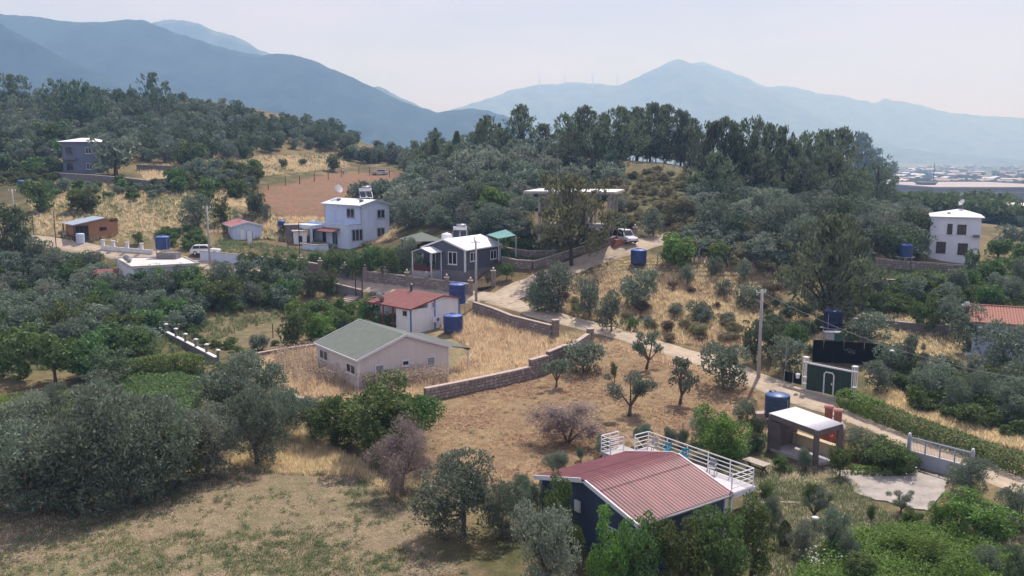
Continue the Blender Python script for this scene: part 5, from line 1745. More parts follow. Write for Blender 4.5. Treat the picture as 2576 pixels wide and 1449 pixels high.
# upper balcony: flat panel, its recess shade put into a darker wall colour
MB().box(2.0, xw - .05, yw + .004, yw + .05, 3.0, 5.5).build('balcony_shade_panel', mat('shaded_blue_wall', (.50, .60, .74), .85, .05, .8), wh)
for x in (-xw + .1, xw - .1):
    MB().tube([(x, yw + .08, he - .2), (x, yw + .08, 3.1)], .05, 6).build('drain_pipe', MATS['grey_surround'], wh)
MB().lathe([(.28, 0), (.28, .6), (.34, .62), (.3, .7)], 12, (xw + .8, wy - .7, 2.95)).build('chimney', M_WHITE, wh)
for x in (2.9, -3.3):
    MB().box(x - .25, x + .25, 1.2, 1.7, gable_z(1.45, W_, he, hr) - .05, gable_z(1.45, W_, he, hr) + .35).build('roof_vent', M_CONCD, wh)
heater(world(wh, -1.4, -.9, hr - .15), 'solar water heater on the roof ridge of the two-storey pale blue house', R(20))
dish(world(wh, 4.6, .4, hr - .1), 'white satellite dish at the left end of the two-storey house roof', 1.5, R(160), 1.5, M_WHITE)

# ------------------------------------------------------------------ small pale blue prefab with red roof
p0, p1 = gp(586.5, 602.5), gp(657, 597)
def front_house(name, label, A, B, depth, he_, hr_, mw, mr, ridge='across', ov=.3, rr=None, trim=M_TRIM, cat='house', base=-1.2):
    """gable house standing on the ground line A-B, its front toward the viewer; ridge 'across' = ridge runs front to back"""
    d = np.array(B[:2]) - np.array(A[:2])
    W0 = float(np.hypot(*d))
    yaw = math.atan2(d[1], d[0])
    mid = (np.array(A[:2]) + np.array(B[:2])) / 2
    nrm = np.array([-math.sin(yaw), math.cos(yaw)])
    c = mid + nrm * depth / 2
    z = min(A[2], B[2])
    if ridge == 'across':     # local x = back to front
        o = thing(name, label, cat, (c[0], c[1], z), yaw + math.pi / 2)
        L_, W_ = depth + 2 * ov, W0 + 2 * ov
    else:
        o = thing(name, label, cat, (c[0], c[1], z), yaw)
        L_, W_ = W0 + 2 * ov, depth + 2 * ov
    return o, L_, W_, W0
pf, L_, W_, W0 = front_house('prefab_house', 'small pale blue prefab house with a faded red roof', p0, p1, 6.5, 2.2, 2.75, M_BLUEW, M_REDF)
gable_body(pf, L_ + .8, W_, 2.15, 2.8, .25, M_BLUEW, mat('faded_red_sheet', (.38, .15, .16), .6, .1, 1), M_TRIM, .08)
window(pf, '+y', W_/2 - .25, (566, 569, 574, 586), bars=1)
MB().box(-L_/2 - .2, -L_/2 - .14, .55, 1.15, -.4, 1.5).build('door', M_WHITE, pf)
MB().box(-L_/2 - .1, -L_/2 - .06, -.06, .06, -.4, 2.6).build('corner_strip', mat('navy_strip', (.06, .09, .2), .5), pf)
dish(world(pf, .6, .3, 2.75), 'small grey satellite dish on the faded red roof of the prefab house', .8, R(170), .5)

# ------------------------------------------------------------------ flat-roofed house with tank on top
fr = [at_z(290, 648, 6.9), at_z(330, 671, 6.9), at_z(502, 662, 6.9), at_z(462, 645, 6.9)]
fc = sum(fr) / 4
fo = thing('flat_roof_house', 'flat-roofed pale house among the trees with a blue tank on top', 'house', (fc[0], fc[1], 3.6))
loc4 = [(q_[0] - fc[0], q_[1] - fc[1]) for q_ in fr]
ins = [(x * .94, y * .94) for x, y in loc4]
MB().prism(ins, -1.5, 3.02).build('wall', M_PALEW, fo)
MB().prism(loc4, 3.025, 3.2).build('roof_slab', mat('pale_flat_roof', (.62, .58, .54), .9, .15, .7), fo)
for i in range(4):
    a_, b_ = loc4[i], loc4[(i + 1) % 4]
    MB().bar((a_[0] * .985, a_[1] * .985, 3.27), (b_[0] * .985, b_[1] * .985, 3.27), .16, .14).build('roof_edge', M_CONC, fo)
a_ = math.atan2(loc4[2][1] - loc4[1][1], loc4[2][0] - loc4[1][0])
for t in (.25, .6):
    window_at(fo, ((ins[1][0] * (1 - t) + ins[2][0] * t), (ins[1][1] * (1 - t) + ins[2][1] * t), 1.5), a_, 1.3, 1.2)
MB().box(-1.2, 1.6, 2.6, 4.4, 3.2, 4.1).build('roof_box', M_CONCD, fo)
MB().box(-4.9, -4.5, -2.2, -1.8, 3.2, 3.9).build('chimney', M_CONC, fo)
pt = at_z(410, 627, 8.0)
tank((pt[0], pt[1], 7.7), 2.0, 1.9, 'blue water tank on top of the flat-roofed house', stand=.35)
dish((fc[0] - 3.6, fc[1] - 1.6, 6.85), 'grey satellite dish on the flat roof at left', 1.3, R(170), .4)
p = gp(270, 722)
so = thing('lean_to_roof', 'little rusty red roof at the left wall of the flat-roofed house', 'roof', p, R(20))
MB().hexa([(-1.6, -1, 1.9), (1.6, -1, 1.9), (1.6, 1, 2.3), (-1.6, 1, 2.3)], [(-1.6, -1, 1.97), (1.6, -1, 1.97), (1.6, 1, 2.37), (-1.6, 1, 2.37)]).build('sheet', M_REDF, so)
for x in (-1.5, 1.5):
    MB().box(x - .06, x + .06, -.95, -.83, -.5, 1.9).build('post', M_BROWNW, so)

# ------------------------------------------------------------------ wooden cabin
A, B = gp(192, 606), gp(299, 592)
cb, L_, W_, W0 = front_house('wooden_cabin', 'orange wooden cabin with a slanted grey roof and glazed corner', A, B, 5.0, 0, 0, M_WOOD, M_SLATE)
s_ = mpp(A)
h0, h1, h2, xa = 41 * s_, 53 * s_, 46 * s_, .68
yL, yR = W0 / 2, -W0 / 2              # local +y is the left end of the front
ya = yL + (yR - yL) * xa
D_ = 5.0
MB().gable([(yL, -1.2), (yL, h0), (ya, h1), (yR, h2), (yR, -1.2)], -D_/2 + .1, D_/2).build('wall', M_WOOD, cb)
nb = 22
for k in range(nb):                   # upright boards on the front
    ya0, ya1 = yL + (yR - yL) * (.30 + .70 * k / nb), yL + (yR - yL) * (.30 + .70 * (k + 1) / nb)
    f_ = .30 + .70 * (k + .5) / nb
    top = h0 + (h1 - h0) * f_ / xa if f_ < xa else h1 + (h2 - h1) * (f_ - xa) / (1 - xa)
    MB().box(-D_/2 + .07, -D_/2 + .10, min(ya0, ya1) + .006, max(ya0, ya1) - .006, -.6, top - .12).build('board', M_WOOD, cb)
MB().box(-D_/2 + .03, -D_/2 + .09, yL + (yR - yL) * .29, yL - .08, .05, h0 - .25).build('glazing', M_GLASS, cb)
for f_ in (.0, .09, .19, .29):
    y = yL + (yR - yL) * f_
    MB().box(-D_/2 - .02, -D_/2 + .03, y - .05, y + .05, -.5, h0 - .1).build('glazing_bar', M_BROWNW, cb)
window(cb, '-x', -D_/2 + .07, (250, 571, 268, 579), M_BROWNW, bars=0, fw=.05)
window(cb, '-x', -D_/2 + .07, (276, 549, 296, 556), M_BROWNW, bars=0, fw=.05)
up2 = lambda p, d: (p[0], p[1], p[2] + d)
c4 = [(-D_/2 - .5, yL + .5, h0 - .12), (D_/2 + .2, yL + .5, h0 - .12), (D_/2 + .2, ya, h1 + .05), (-D_/2 - .5, ya, h1 + .05)]
MB().hexa([up2(q_, 0) for q_ in c4], [up2(q_, .12) for q_ in c4]).build('roof', mat('grey_blue_sheet', (.34, .40, .47), .5, .08, 1), cb)
c5 = [(-D_/2 - .1, ya, h1 + .0), (D_/2 + .2, ya, h1 + .0), (D_/2 + .2, yR - .15, h2 + .0), (-D_/2 - .1, yR - .15, h2 + .0)]
MB().hexa([up2(q_, 0) for q_ in c5], [up2(q_, .10) for q_ in c5]).build('roof', M_WOOD, cb)
for x in (-D_/2 - .3, D_/2):
    MB().box(x - .09, x + .09, yL + .25, yL + .43, -1.0, h0 - .13).build('porch_post', M_BROWNW, cb)
MB().box(-D_/2 - .25, D_/2, yL + .30, yL + .36, -.8, .8).build('porch_panel', M_BROWNW, cb)

# ------------------------------------------------------------------ hillside house at left
A, B = gp(160, 434), gp(245, 436)
hh, L_, W_, W0 = front_house('hillside_house', 'shadow-darkened bluish two-storey house on the left hillside with a white roof', A, B, 7, 0, 0, M_BLUEW, M_ROOFW)
s_ = mpp(A); H2 = 78 * s_
MB().box(-3.5, 3.5, -W0/2, W0/2, -2, H2).build('wall', mat('shadowed_blue_wall', (.17, .21, .27), .85, .1, .7), hh)  # wall colour darkened for the front lying in shadow
c4 = [(-4.1, -W0/2 - .7, H2 + .01), (4.1, -W0/2 - .7, H2 + .01), (4.1, W0/2 + .9, H2 + .01), (-4.1, W0/2 + .9, H2 + .01)]
MB().raw(c4 + [(0, -W0/2 + 2.2, H2 + .9), (0, W0/2 - 2.6, H2 + .9)], [(0, 3, 2, 1), (0, 1, 4), (1, 2, 5, 4), (2, 3, 5), (3, 0, 4, 5)]).build('roof', M_ROOFW, hh)
MB().box(-4.0, -3.52, W0/2 - 3.0, W0/2, H2 * .42, H2 * .48).build('balcony', M_CONCD, hh)
for z in (H2 * .22, H2 * .72):
    window_at(hh, (-3.5, W0/2 - 1.5, z), -math.pi/2, 1.4, 1.6, M_CONCD)
    window_at(hh, (-3.5, -W0/2 + 1.6, z), -math.pi/2, 1.3, 1.3, M_TRIM)

# ------------------------------------------------------------------ unfinished concrete building behind the brown pine
A, B = gp(1346, 617), gp(1540, 612)
ub, L_, W_, W0 = front_house('unfinished_building', 'unfinished concrete frame with a thin white-topped roof slab behind the brown pine', A, B, 9, 0, 0, M_CONC, M_CONC, cat='building')
s_ = mpp(A); H2 = (617 - 487) * s_; H1 = (617 - 574) * s_
for y in (-W0/2 + .6, -W0/6, W0/6, W0/2 - .6):
    for x in (-4.2, 0, 4.2):
        MB().box(x - .2, x + .2, y - .2, y + .2, -2, H1 - .01).build('column', M_CONC, ub)
        MB().box(x - .18, x + .18, y - .18, y + .18, H1 + .28, H2 - .01).build('column', M_CONC, ub)
MB().box(-4.8, 4.8, -W0/2, W0/2, H1, H1 + .27).build('floor_slab', M_CONC, ub)
MB().box(-5.6, 5.4, -W0/2 - .5, W0/2 + 1.6, H2, H2 + .28).build('roof_slab', mat('pink_concrete', (.46, .39, .37), .9, .1, 1), ub)
MB().box(-5.5, 5.3, -W0/2 - .4, W0/2 + 1.5, H2 + .284, H2 + .38).build('roof_screed', M_WHITE, ub)
MB().box(-4.0, -3.8, -W0/6, W0/6, H1 + .28, H2 - .02).build('infill_wall', mat('pink_plaster', (.40, .32, .29), .9, .15, 1.5), ub)
MB().box(2.0, 2.2, -W0/2 + .4, W0/2 - .4, -1.5, H1 - .02).build('back_wall', M_CONCD, ub)

# ------------------------------------------------------------------ white two-storey house at right
A = gp(2335, 648)
B = A + np.array([math.cos(R(24)), -math.sin(R(24)), 0]) * 112 * mpp(A)
rw, L_, W_, W0 = front_house('white_block_house', 'white square two-storey house with a low white hip roof at right', A, B, 7, 0, 0, M_PALEW, M_ROOFW)
s_ = mpp(A); H2 = 101 * s_
MB().box(-3.5, 3.5, -W0/2, W0/2, -2, H2).build('wall', mat('bluish_white_wall', (.80, .83, .88), .85, .08, .9, vscale=(1, 1, .25)), rw)
MB().box(-3.55, 3.55, -W0/2 - .05, W0/2 + .05, H2 * .57, H2 * .585).build('string_course', M_WHITE, rw)
c4 = [(-3.75, -W0/2 - .4), (3.75, -W0/2 - .4), (3.75, W0/2 + .15), (-3.75, W0/2 + .15)]
MB().raw([(x, y, H2 + .02) for x, y in c4] + [(x, y, H2 + .18) for x, y in c4] + [(0, -W0/2 + 2.6, H2 + 1.15)],
         [(0, 3, 2, 1), (0, 1, 5, 4), (1, 2, 6, 5), (2, 3, 7, 6), (3, 0, 4, 7), (4, 5, 8), (5, 6, 8), (6, 7, 8), (7, 4, 8)]).build('roof', M_ROOFW, rw)
for b_ in ((2383, 563, 2396, 588), (2408, 565, 2431, 589), (2355, 608, 2379, 636), (2409, 612, 2434, 640)):
    window(rw, '-x', -3.5, b_, M_BROWNW, bars=1, fw=.09, gl=mat('brown_glass', (.10, .085, .075), .15, .4, 3))
MB().lathe([(.3, 0), (.3, .25), (.1, .3)], 10, (-2.2, .9, H2 + .45)).build('roof_vent', M_CONC, rw)
dish(world(rw, 0, -W0/2 + 2.3, H2 + 1.1), 'satellite dish on the hip roof of the white house at right', 1.0, R(200), .9, M_WHITE)
MB().box(-3.9, -3.5, -W0/2 + .1, -W0/2 + .9, H2 * .54, H2 * .60).build('lamp_bracket', M_CONCD, rw)

# ------------------------------------------------------------------ tile-roofed house at the right edge
th_y = 84.0
ra, rb = at_y(2437, 766, 90.0), at_y(2640, 787, 87.0)
ea, eb = at_y(2436, 810, 86.0), at_y(2640, 829, 83.0)
yaw = math.atan2(rb[1] - ra[1], rb[0] - ra[0])
to = thing('tiled_house', 'bluish house with a salmon clay tile roof at the right edge', 'house', (ra[0], ra[1], ea[2] - 2.6), yaw)
Lr = float(np.hypot(rb[0] - ra[0], rb[1] - ra[1]))
zr, ze = ra[2] - to.location[2], 2.6
hw = 4.0
MB().gable([(-hw + .4, -1.5), (hw - .4, -1.5), (hw - .4, ze), (0, zr - .12), (-hw + .4, ze)], .35, Lr).build('wall', M_BLUEW, to)
for sy in (-1, 1):
    c4 = [(0, sy * hw, ze - .06), (Lr + .3, sy * hw, ze - .06), (Lr + .3, 0, zr - .06), (0, 0, zr - .06)]
    MB().hexa([up2(q_, -.1) for q_ in c4], c4).build('roof', M_TILE, to)
tl = MB()
for k in range(5):
    a0, a1 = math.pi * k / 5, math.pi * (k + 1) / 5
    tl.raw([(math.cos(a0) * .12, 0, math.sin(a0) * .07), (math.cos(a1) * .12, 0, math.sin(a1) * .07), (math.cos(a1) * .10, .46, math.sin(a1) * .06 + .0), (math.cos(a0) * .10, .46, math.sin(a0) * .06 + .0)], [(0, 3, 2, 1)])
tl.raw([(.12, 0, 0), (-.12, 0, 0), (0, 0, .07)], [(0, 1, 2)])
tile_me = tl.mesh('tile', M_TILE)
sl = math.atan2(zr - ze, hw)
rows, cols = 10, 28
for r_ in range(rows):
    for c_ in range(cols):
        t = r_ / rows
        o_ = put('tile', tile_me, to, (.14 + c_ * .262, -hw * (1 - t) + .0, (ze - .055) + (zr - ze) * t + random.uniform(0, .012)), (sl, 0, random.uniform(-.03, .03)), (1.05, 1, 1))
for k in range(16):
    MB().tube([(.05 + k * .5, 0, zr + .0), (.55 + k * .5, 0, zr + .02)], .11, 7).build('ridge_tile', M_TILE, to, True)
window(to, '-y', -hw + .4, (2506, 838, 2522, 862), bars=1, fw=.09)
window_at(to, (Lr - 1.2, -hw + .4, 1.3), 0, 1.0, 1.2)
MB().box(-.3, Lr * .3, -hw - 1.2, -hw + .38, -1.5, -.6).build('terrace', M_CONC, to)
dish((ra[0] - .6, ra[1] - 1.0, ra[2] - .5), 'white dish at the left end of the clay tile roof', .9, R(200), .5, M_WHITE)

# ------------------------------------------------------------------ barbecue shelter with white sheet roof
bl, fl, frr, br = at_z(2000, 1023.5, 2.75), at_z(1934.4, 1039.5, 2.6), at_z(2057.5, 1084, 2.45), at_z(2120.5, 1066, 2.6)
c = (bl + fl + frr + br) / 4
sh = thing('barbecue_shelter', 'open barbecue shelter with a white corrugated roof and dark walls by the road', 'shelter', (c[0], c[1], 0))
lc = lambda p: (p[0] - c[0], p[1] - c[1], p[2])
q4 = [lc(x) for x in (fl, frr, br, bl)]
A_, B_, C_, D4 = [np.array(q_) for q_ in q4]
nr = 22
V = []
for i in range(nr * 4 + 1):
    t = i / (nr * 4)
    dz_ = .03 * max(0, math.cos(t * nr * 2 * math.pi))
    for s in (0, 1):
        e = (A_ * (1 - s) + B_ * s) * (1 - t) + (D4 * (1 - s) + C_ * s) * t
        V.append((e[0], e[1], e[2] + dz_))
V = np.array(V)
ii = np.arange(len(V)).reshape(-1, 2)
F = np.stack([ii[:-1, 0], ii[:-1, 1], ii[1:, 1], ii[1:, 0]], -1)
ro = put('roof', npmesh('shelter_roof', V, F, mat('white_corrugated', (.72, .71, .72), .45, .08, 1.0), True), sh)
sm = ro.modifiers.new('thick', 'SOLIDIFY'); sm.thickness = .03; sm.offset = -1
M_SHW = mat('dark_plaster', (.17, .14, .125), .9, .2, 2, .2)
ctr = (A_ + B_ + C_ + D4) / 4
ins_ = lambda p, f=.93: ctr + (p - ctr) * f
cs4 = [ins_(p) for p in (A_, B_, C_, D4)]
for p in cs4:
    MB().box(p[0] - .16, p[0] + .16, p[1] - .16, p[1] + .16, -.3, p[2] - .06).build('pillar', M_SHW, sh)
for i in range(4):
    a_, b_ = cs4[i], cs4[(i + 1) % 4]
    MB().bar((a_[0], a_[1], a_[2] - .22), (b_[0], b_[1], b_[2] - .22), .2, .36).build('beam', M_SHW, sh)
a_, b_ = cs4[0], cs4[3]
MB().bar((a_[0], a_[1], 1.1), (b_[0], b_[1], 1.1), .15, 2.3).build('side_wall', M_SHW, sh)
m_ = a_ * .62 + cs4[1] * .38
MB().bar((a_[0], a_[1], 1.0), (m_[0] * .55 + a_[0] * .45, m_[1] * .55 + a_[1] * .45, 1.0), .15, 2.1).build('front_wall', M_SHW, sh)
MB().prism([(p[0] * 1.08, p[1] * 1.08) for p in cs4], -.3, .08).build('floor', M_CONC, sh)
a_, b_ = cs4[3], cs4[2]
MB().bar((a_[0], a_[1], .5), (b_[0], b_[1], .5), .5, .85).build('counter', mat('sandstone', (.55, .45, .30), .9, .15, 3), sh)
dd = (C_ - B_)[:2] / np.linalg.norm((C_ - B_)[:2])
hoop = MB().tube([(B_[0] * .45 + C_[0] * .55 + math.cos(t) * dd[0] * .23 - dd[1] * .0, B_[1] * .45 + C_[1] * .55 + math.cos(t) * dd[1] * .23 - .3, 1.9 + math.sin(t) * .1) for t in np.linspace(0, 6.28, 13)], .03, 5, False).build('basket_hoop', mat('red_plastic', (.55, .02, .03), .4), sh)
for u, v0, v1, lab in ((2081, 1014, 1052, 'brick chimney of the barbecue shelter, left and farther one'), (2104, 1024, 1062, 'brick chimney of the barbecue shelter, right and nearer one')):
    p = at_z(u, v1 + 58, 0)
    s_ = mpp(p)
    o = thing('brick_chimney', lab, 'chimney', (p[0], p[1], 0), R(-25))
    hc = 1.62 + (v1 - v0) * s_
    MB().box(-.55, .55, -.45, .45, -.3, hc - 1.35).build('hearth', M_CLAY, o)
    MB().hexa([(-.55, -.45, hc - 1.345), (.55, -.45, hc - 1.345), (.55, .45, hc - 1.345), (-.55, .45, hc - 1.345)], [(-.33, -.27, hc - .95), (.33, -.27, hc - .95), (.33, .27, hc - .95), (-.33, .27, hc - .95)]).build('shoulder', M_CONC, o)
    for k in range(9):
        MB().box(-.27, .27, -.24, .24, hc - .94 + k * .085, hc - .94 + k * .085 + .076).build('brick', M_CLAY, o)
    MB().gable([(-.27, hc - .17)] + [(.27 * -math.cos(t), hc - .17 + .24 * math.sin(t)) for t in np.linspace(.2, 2.94, 8)] + [(.27, hc - .17)], -.32, .32).build('cowl', mat('pink_clay', (.50, .24, .19), .8, .1, 3), o)
    MB().box(.325, .335, -.17, .17, hc - .15, hc + .0).build('flue_opening', M_BLACK, o)
p = at_z(1954, 1048, .25)
tank((p[0], p[1], -.05), 1.95, 2.0, 'dark blue water tank beside the barbecue shelter', M_TANKD, mat('tank_top_blue', (.06, .12, .27), .4), .3, ribs=False, lidoff=-.55)
p = gp(1912, 1058)
MB().box(-.5, .5, -.5, .5, -.3, .75)
o = MB().box(-.45, .45, -.4, .4, -.3, .7).build('stone_block', M_CAP)
o.location = p
tag(o, 'pale stone block left of the dark blue tank by the shelter', 'block')
# ------------------------------------------------------------------ walls, fences, gates
def stone_mesh(seed, m):
    rng = np.random.default_rng(seed)
    b = MB()
    n = 8
    a = np.sort(np.linspace(0, 6.283, n, endpoint=False) + rng.uniform(-.25, .25, n))
    ring = [(max(-.5, min(.5, .62 * math.cos(t) * rng.uniform(.8, 1))), max(-.5, min(.5, .62 * math.sin(t) * rng.uniform(.8, 1)))) for t in a]
    vs = [(x, 0, z) for x, z in ring] + [(x * .96, -.6, z * .96) for x, z in ring] + [(x * .6, -1.0, z * .6) for x, z in ring]
    fs = [tuple(16 + k for k in range(n))]
    for r_ in (0, 8):
        fs += [(r_ + k, r_ + (k + 1) % n, r_ + 8 + (k + 1) % n, r_ + 8 + k) for k in range(n)]
    return b.raw(vs, fs).mesh('stone', m)
STONES = [stone_mesh(k, M_STONE if k % 3 else M_STONE2) for k in range(9)]

def wall(name, label, pts, h, th=.32, stones=True, cap=M_CAP, core=M_MORTAR, course=.30, capl=1.3, cat='wall', group=None, world_pts=None, caph=.09, n_max=300):
    P = [np.array(p) for p in (world_pts if world_pts is not None else [gp(u, v) for u, v in pts])]
    hs = h if isinstance(h, (list, tuple)) else [h] * len(P)
    o = thing(name, label, cat, P[0], 0, group)
    o['kind'] = 'thing'
    cnt = 0
    for a, b, ha, hb in zip(P[:-1], P[1:], hs[:-1], hs[1:]):
        d = b[:2] - a[:2]
        L = float(np.hypot(*d))
        if L < .05: continue
        t = d / L
        nrm = np.array([t[1], -t[0]])
        if nrm @ (-a[:2]) < 0: nrm = -nrm          # face toward the viewer
        ns = max(1, int(L / 2.5))
        for k in range(ns):
            q0, q1 = a + (b - a) * k / ns, a + (b - a) * (k + 1) / ns
            z0, z1 = a[2] + (b[2] - a[2]) * k / ns + ha + (hb - ha) * k / ns, a[2] + (b[2] - a[2]) * (k + 1) / ns + ha + (hb - ha) * (k + 1) / ns
            c = []
            for q_, s in ((q0, 1), (q1, 1), (q1, -1), (q0, -1)):
                c.append((q_[0] - P[0][0] + nrm[0] * s * th / 2, q_[1] - P[0][1] + nrm[1] * s * th / 2))
            zb = [min(q0[2], q1[2]) - .8 - P[0][2]] * 4
            zt = [z0 - P[0][2], z1 - P[0][2], z1 - P[0][2], z0 - P[0][2]]
            MB().hexa([(*c[i], zb[i]) for i in range(4)], [(*c[i], zt[i]) for i in range(4)]).build('core' if stones else 'panel', core, o)
        if cap is not None:
            nc = max(1, int(L / capl))
            for k in range(nc):
                f0, f1 = (k + .01) / nc, (k + .99) / nc
                q0, q1 = a + (b - a) * f0 - P[0], a + (b - a) * f1 - P[0]
                z0, z1 = q0[2] + ha + (hb - ha) * f0, q1[2] + ha + (hb - ha) * f1
                MB().bar((q0[0], q0[1], z0 + caph / 2 + .003), (q1[0], q1[1], z1 + caph / 2 + .003), th + .10, caph).build('coping_slab', cap, o)
        if stones:
            ang = math.atan2(nrm[0], -nrm[1])
            z = .02
            row = 0
            while z < min(max(ha, hb), 3):
                x = random.uniform(-.1, .1)
                while x < L - .1:
                    w = random.uniform(.34, .62)
                    hh_ = course * random.uniform(.86, 1.0)
                    f_ = (x + w / 2) / L
                    if 0 < f_ < 1 and z + course * .8 < ha + (hb - ha) * f_ + .05 and cnt < n_max:
                        q_ = a + (b - a) * f_ - P[0]
                        put('stone', STONES[random.randrange(9)], o, (q_[0] + nrm[0] * th / 2, q_[1] + nrm[1] * th / 2, q_[2] + z + hh_ / 2), (0, 0, ang), (w * .97, .05 + random.random() * .03, hh_ * 1.02))
                        cnt += 1
                    x += w
                z += course
                row += 1
    return o

def pillar(p, h, w, label, m=M_STONE, cap=M_CAP, lamp=False, group=None, name='gate_pillar', rz=0.0, stones=True):
    o = thing(name, label, 'pillar', p, rz, group)
    MB().box(-w/2, w/2, -w/2, w/2, -.4, h).build('shaft', m if not stones else M_MORTAR, o)
    if stones:
        n = max(3, int(h / .3))
        for k in range(n):
            for j in (-1, 1):
                put('stone', STONES[random.randrange(9)], o, (j * w * .25 + random.uniform(-.03, .03), -w/2, (k + .5) * h / n), (0, 0, 0), (w * .49, .05, h / n * .96))
                put('stone', STONES[random.randrange(9)], o, (w/2, j * w * .25, (k + .5) * h / n), (0, 0, math.pi/2), (w * .49, .05, h / n * .96))
    MB().box(-w/2 - .06, w/2 + .06, -w/2 - .06, w/2 + .06, h + .002, h + .09).build('cap', cap, o)
    if lamp:
        MB().tube([(0, 0, h + .08), (0, 0, h + .25)], .03, 6).build('lamp_stem', M_BLACK, o)
        MB().lathe([(.03, 0), (.11, .05), (.14, .14), (.11, .23), (.03, .28)], 10, (0, 0, h + .24)).build('lamp_globe', M_WHITE, o, True)
    return o

# stepped field wall below the beige house
seg = [(1069, 1012), (1180, 988), (1288, 963), (1333, 951)]
wall('stone_wall', 'grey stone retaining wall with pale coping along the top of the straw field', seg, 1.15, .4)
wall('stone_wall', 'first short step of the field wall rising to the right', [(1333, 950), (1376, 938)], 1.75, .4)
wall('stone_wall', 'second step of the field wall, behind the broad low olive', [(1377, 936), (1424, 917)], 2.0, .4)
wall('stone_wall', 'top step of the field wall next to the lone pillar', [(1425, 915), (1478, 876)], 1.55, .4)
pillar(gp(1484, 868), 1.75, .62, 'square stone gate pillar at the top of the stepped wall', rz=.3)
pillar(gp(1397, 852), 2.05, .66, 'square stone gate pillar at the end of the road wall', rz=.3)
wall('stone_wall', 'stone wall of the golden yard along the road from the tanks to a pillar', [(1192, 788), (1240, 803), (1288, 822), (1388, 850)], 1.35, .35)
wall('stone_wall', 'short stub wall behind the blue tanks', [(1090, 822), (1108, 822)], 1.3, .4)
wall('stone_wall', 'low wall at the back left of the beige house', [(640, 905), (700, 893), (792, 880)], .55, .3, False, M_CAP, M_MORTAR)
wall('stone_wall', 'low wall corner at the lower left of the beige house yard', [(718, 1000), (745, 1015), (770, 1020)], .55, .35, False, M_CAP, M_MORTAR)
# long village wall with lamp pillars
vw = [(757, 682), (806, 690), (868, 701), (919, 708), (971, 714), (1024, 720), (1073, 726), (1124, 733), (1184, 742)]
for i in range(0, 8, 4):
    wall('stone_wall', ['left half of the long stone garden wall below the two-storey house', 'right half of the long stone garden wall below the dark grey house'][i // 4], vw[i:i + 5], 1.45, .35, n_max=230)
for i, (u, v) in enumerate(vw):
    pillar(gp(u, v + 1), 2.0, .55, ['stone pillar where the white wall meets the long stone wall', 'second lamp pillar of the long stone wall', 'third lamp pillar of the long stone wall, below the fruit trees', 'fourth lamp pillar of the long stone wall', 'middle lamp pillar of the long stone wall', 'lamp pillar left below the grey porch', 'lamp pillar right below the grey porch', 'lamp pillar below the near corner of the dark grey house', 'big lamp pillar left of the black gate'][i], lamp=True, name='lamp_pillar', stones=i > 3)
pillar(gp(1241, 720), 2.1, .6, 'stone pillar on the right of the black gate', name='lamp_pillar', lamp=True)
wall('white_wall', 'pale rendered wall with pink coping right of the flat-roofed house', [(505, 656), (600, 665), (680, 673), (752, 681)], 1.45, .22, False, M_CAP, M_BLUEW)
wall('white_wall', 'low white wall with square posts along the lane below the wooden cabin', [(258, 628), (300, 632), (385, 640)], .7, .2, False, None, M_PALEW)
for u, v, k in ((260, 628, 0), (286, 630, 1), (321, 634, 2), (357, 637, 3)):
    pillar(gp(u, v), 1.5, .42, ['white post of the lane wall, first from the cabin', 'white post of the lane wall, second from the cabin', 'white post of the lane wall, third from the cabin', 'white post of the lane wall beside the little round shrub'][k], M_PALEW, M_WHITE, name='wall_post', stones=False)
p = gp(203, 612)
o = MB().lathe([(.6, 0), (.62, 1.4), (.55, 1.5), (.3, 1.55)], 14).build('metal_barrel', M_BLUEW)
o.location = p
tag(o, 'pale grey drum in front of the wooden cabin', 'barrel')
wall('stone_wall', 'stone wall with pale coping along the upper lane under the brown pine', [(1340, 676), (1392, 660), (1445, 642), (1500, 628), (1552, 612)], 1.0, .35)
wall('stone_wall', 'garden wall with pink coping right of the dark grey house', [(1262, 668), (1300, 676), (1338, 678)], 1.2, .3, True)
wall('stone_wall', 'upper garden wall before the unfinished building', [(1275, 640), (1330, 648), (1400, 645)], .9, .3, True, n_max=90)
pillar(gp(1597, 606), 1.9, .6, 'dark stone pillar behind the parked white van', lamp=True)
wall('stone_wall', 'dark terrace wall in front of the white house at right', [(2200, 672), (2290, 680), (2400, 688), (2500, 694)], 1.25, .4, True, None, M_MORTAR, n_max=200)
wall('stone_wall', 'long low terrace wall with pale top below the white house at right', [(2210, 722), (2330, 731), (2450, 740), (2545, 745)], 1.0, .4, True, M_CAP, M_MORTAR, n_max=200)
wall('stone_wall', 'dark low wall across the gardens left of the tiled house', [(2125, 818), (2250, 828), (2330, 836), (2425, 842)], .8, .3, False, M_CONC, M_CONCD)
wall('stone_wall', 'dark retaining wall with posts under the hillside house', [(150, 456), (240, 462), (310, 468), (376, 476)], 1.6, .4, False, M_CONC, M_CONCD)
wall('stone_wall', 'grey retaining wall on the dry slope right of the hillside house', [(376, 468), (460, 460), (560, 450)], 1.2, .4, False, None, M_CONCD)
wall('stone_wall', 'upper dark retaining wall under the olive slope', [(345, 428), (450, 432), (600, 426)], 1.2, .4, False, None, M_CONCD)
wall('concrete_wall', 'low concrete kerb wall under the dark green gate', [(2022, 985), (2080, 1002), (2150, 1026)], .25, .25, False, None, M_CONC)
wall('concrete_wall', 'grey retaining wall of the lane behind the steps of the cottage', [(752, 712), (830, 728), (910, 748)], 1.0, .3, False, M_CAP, M_CONCD)
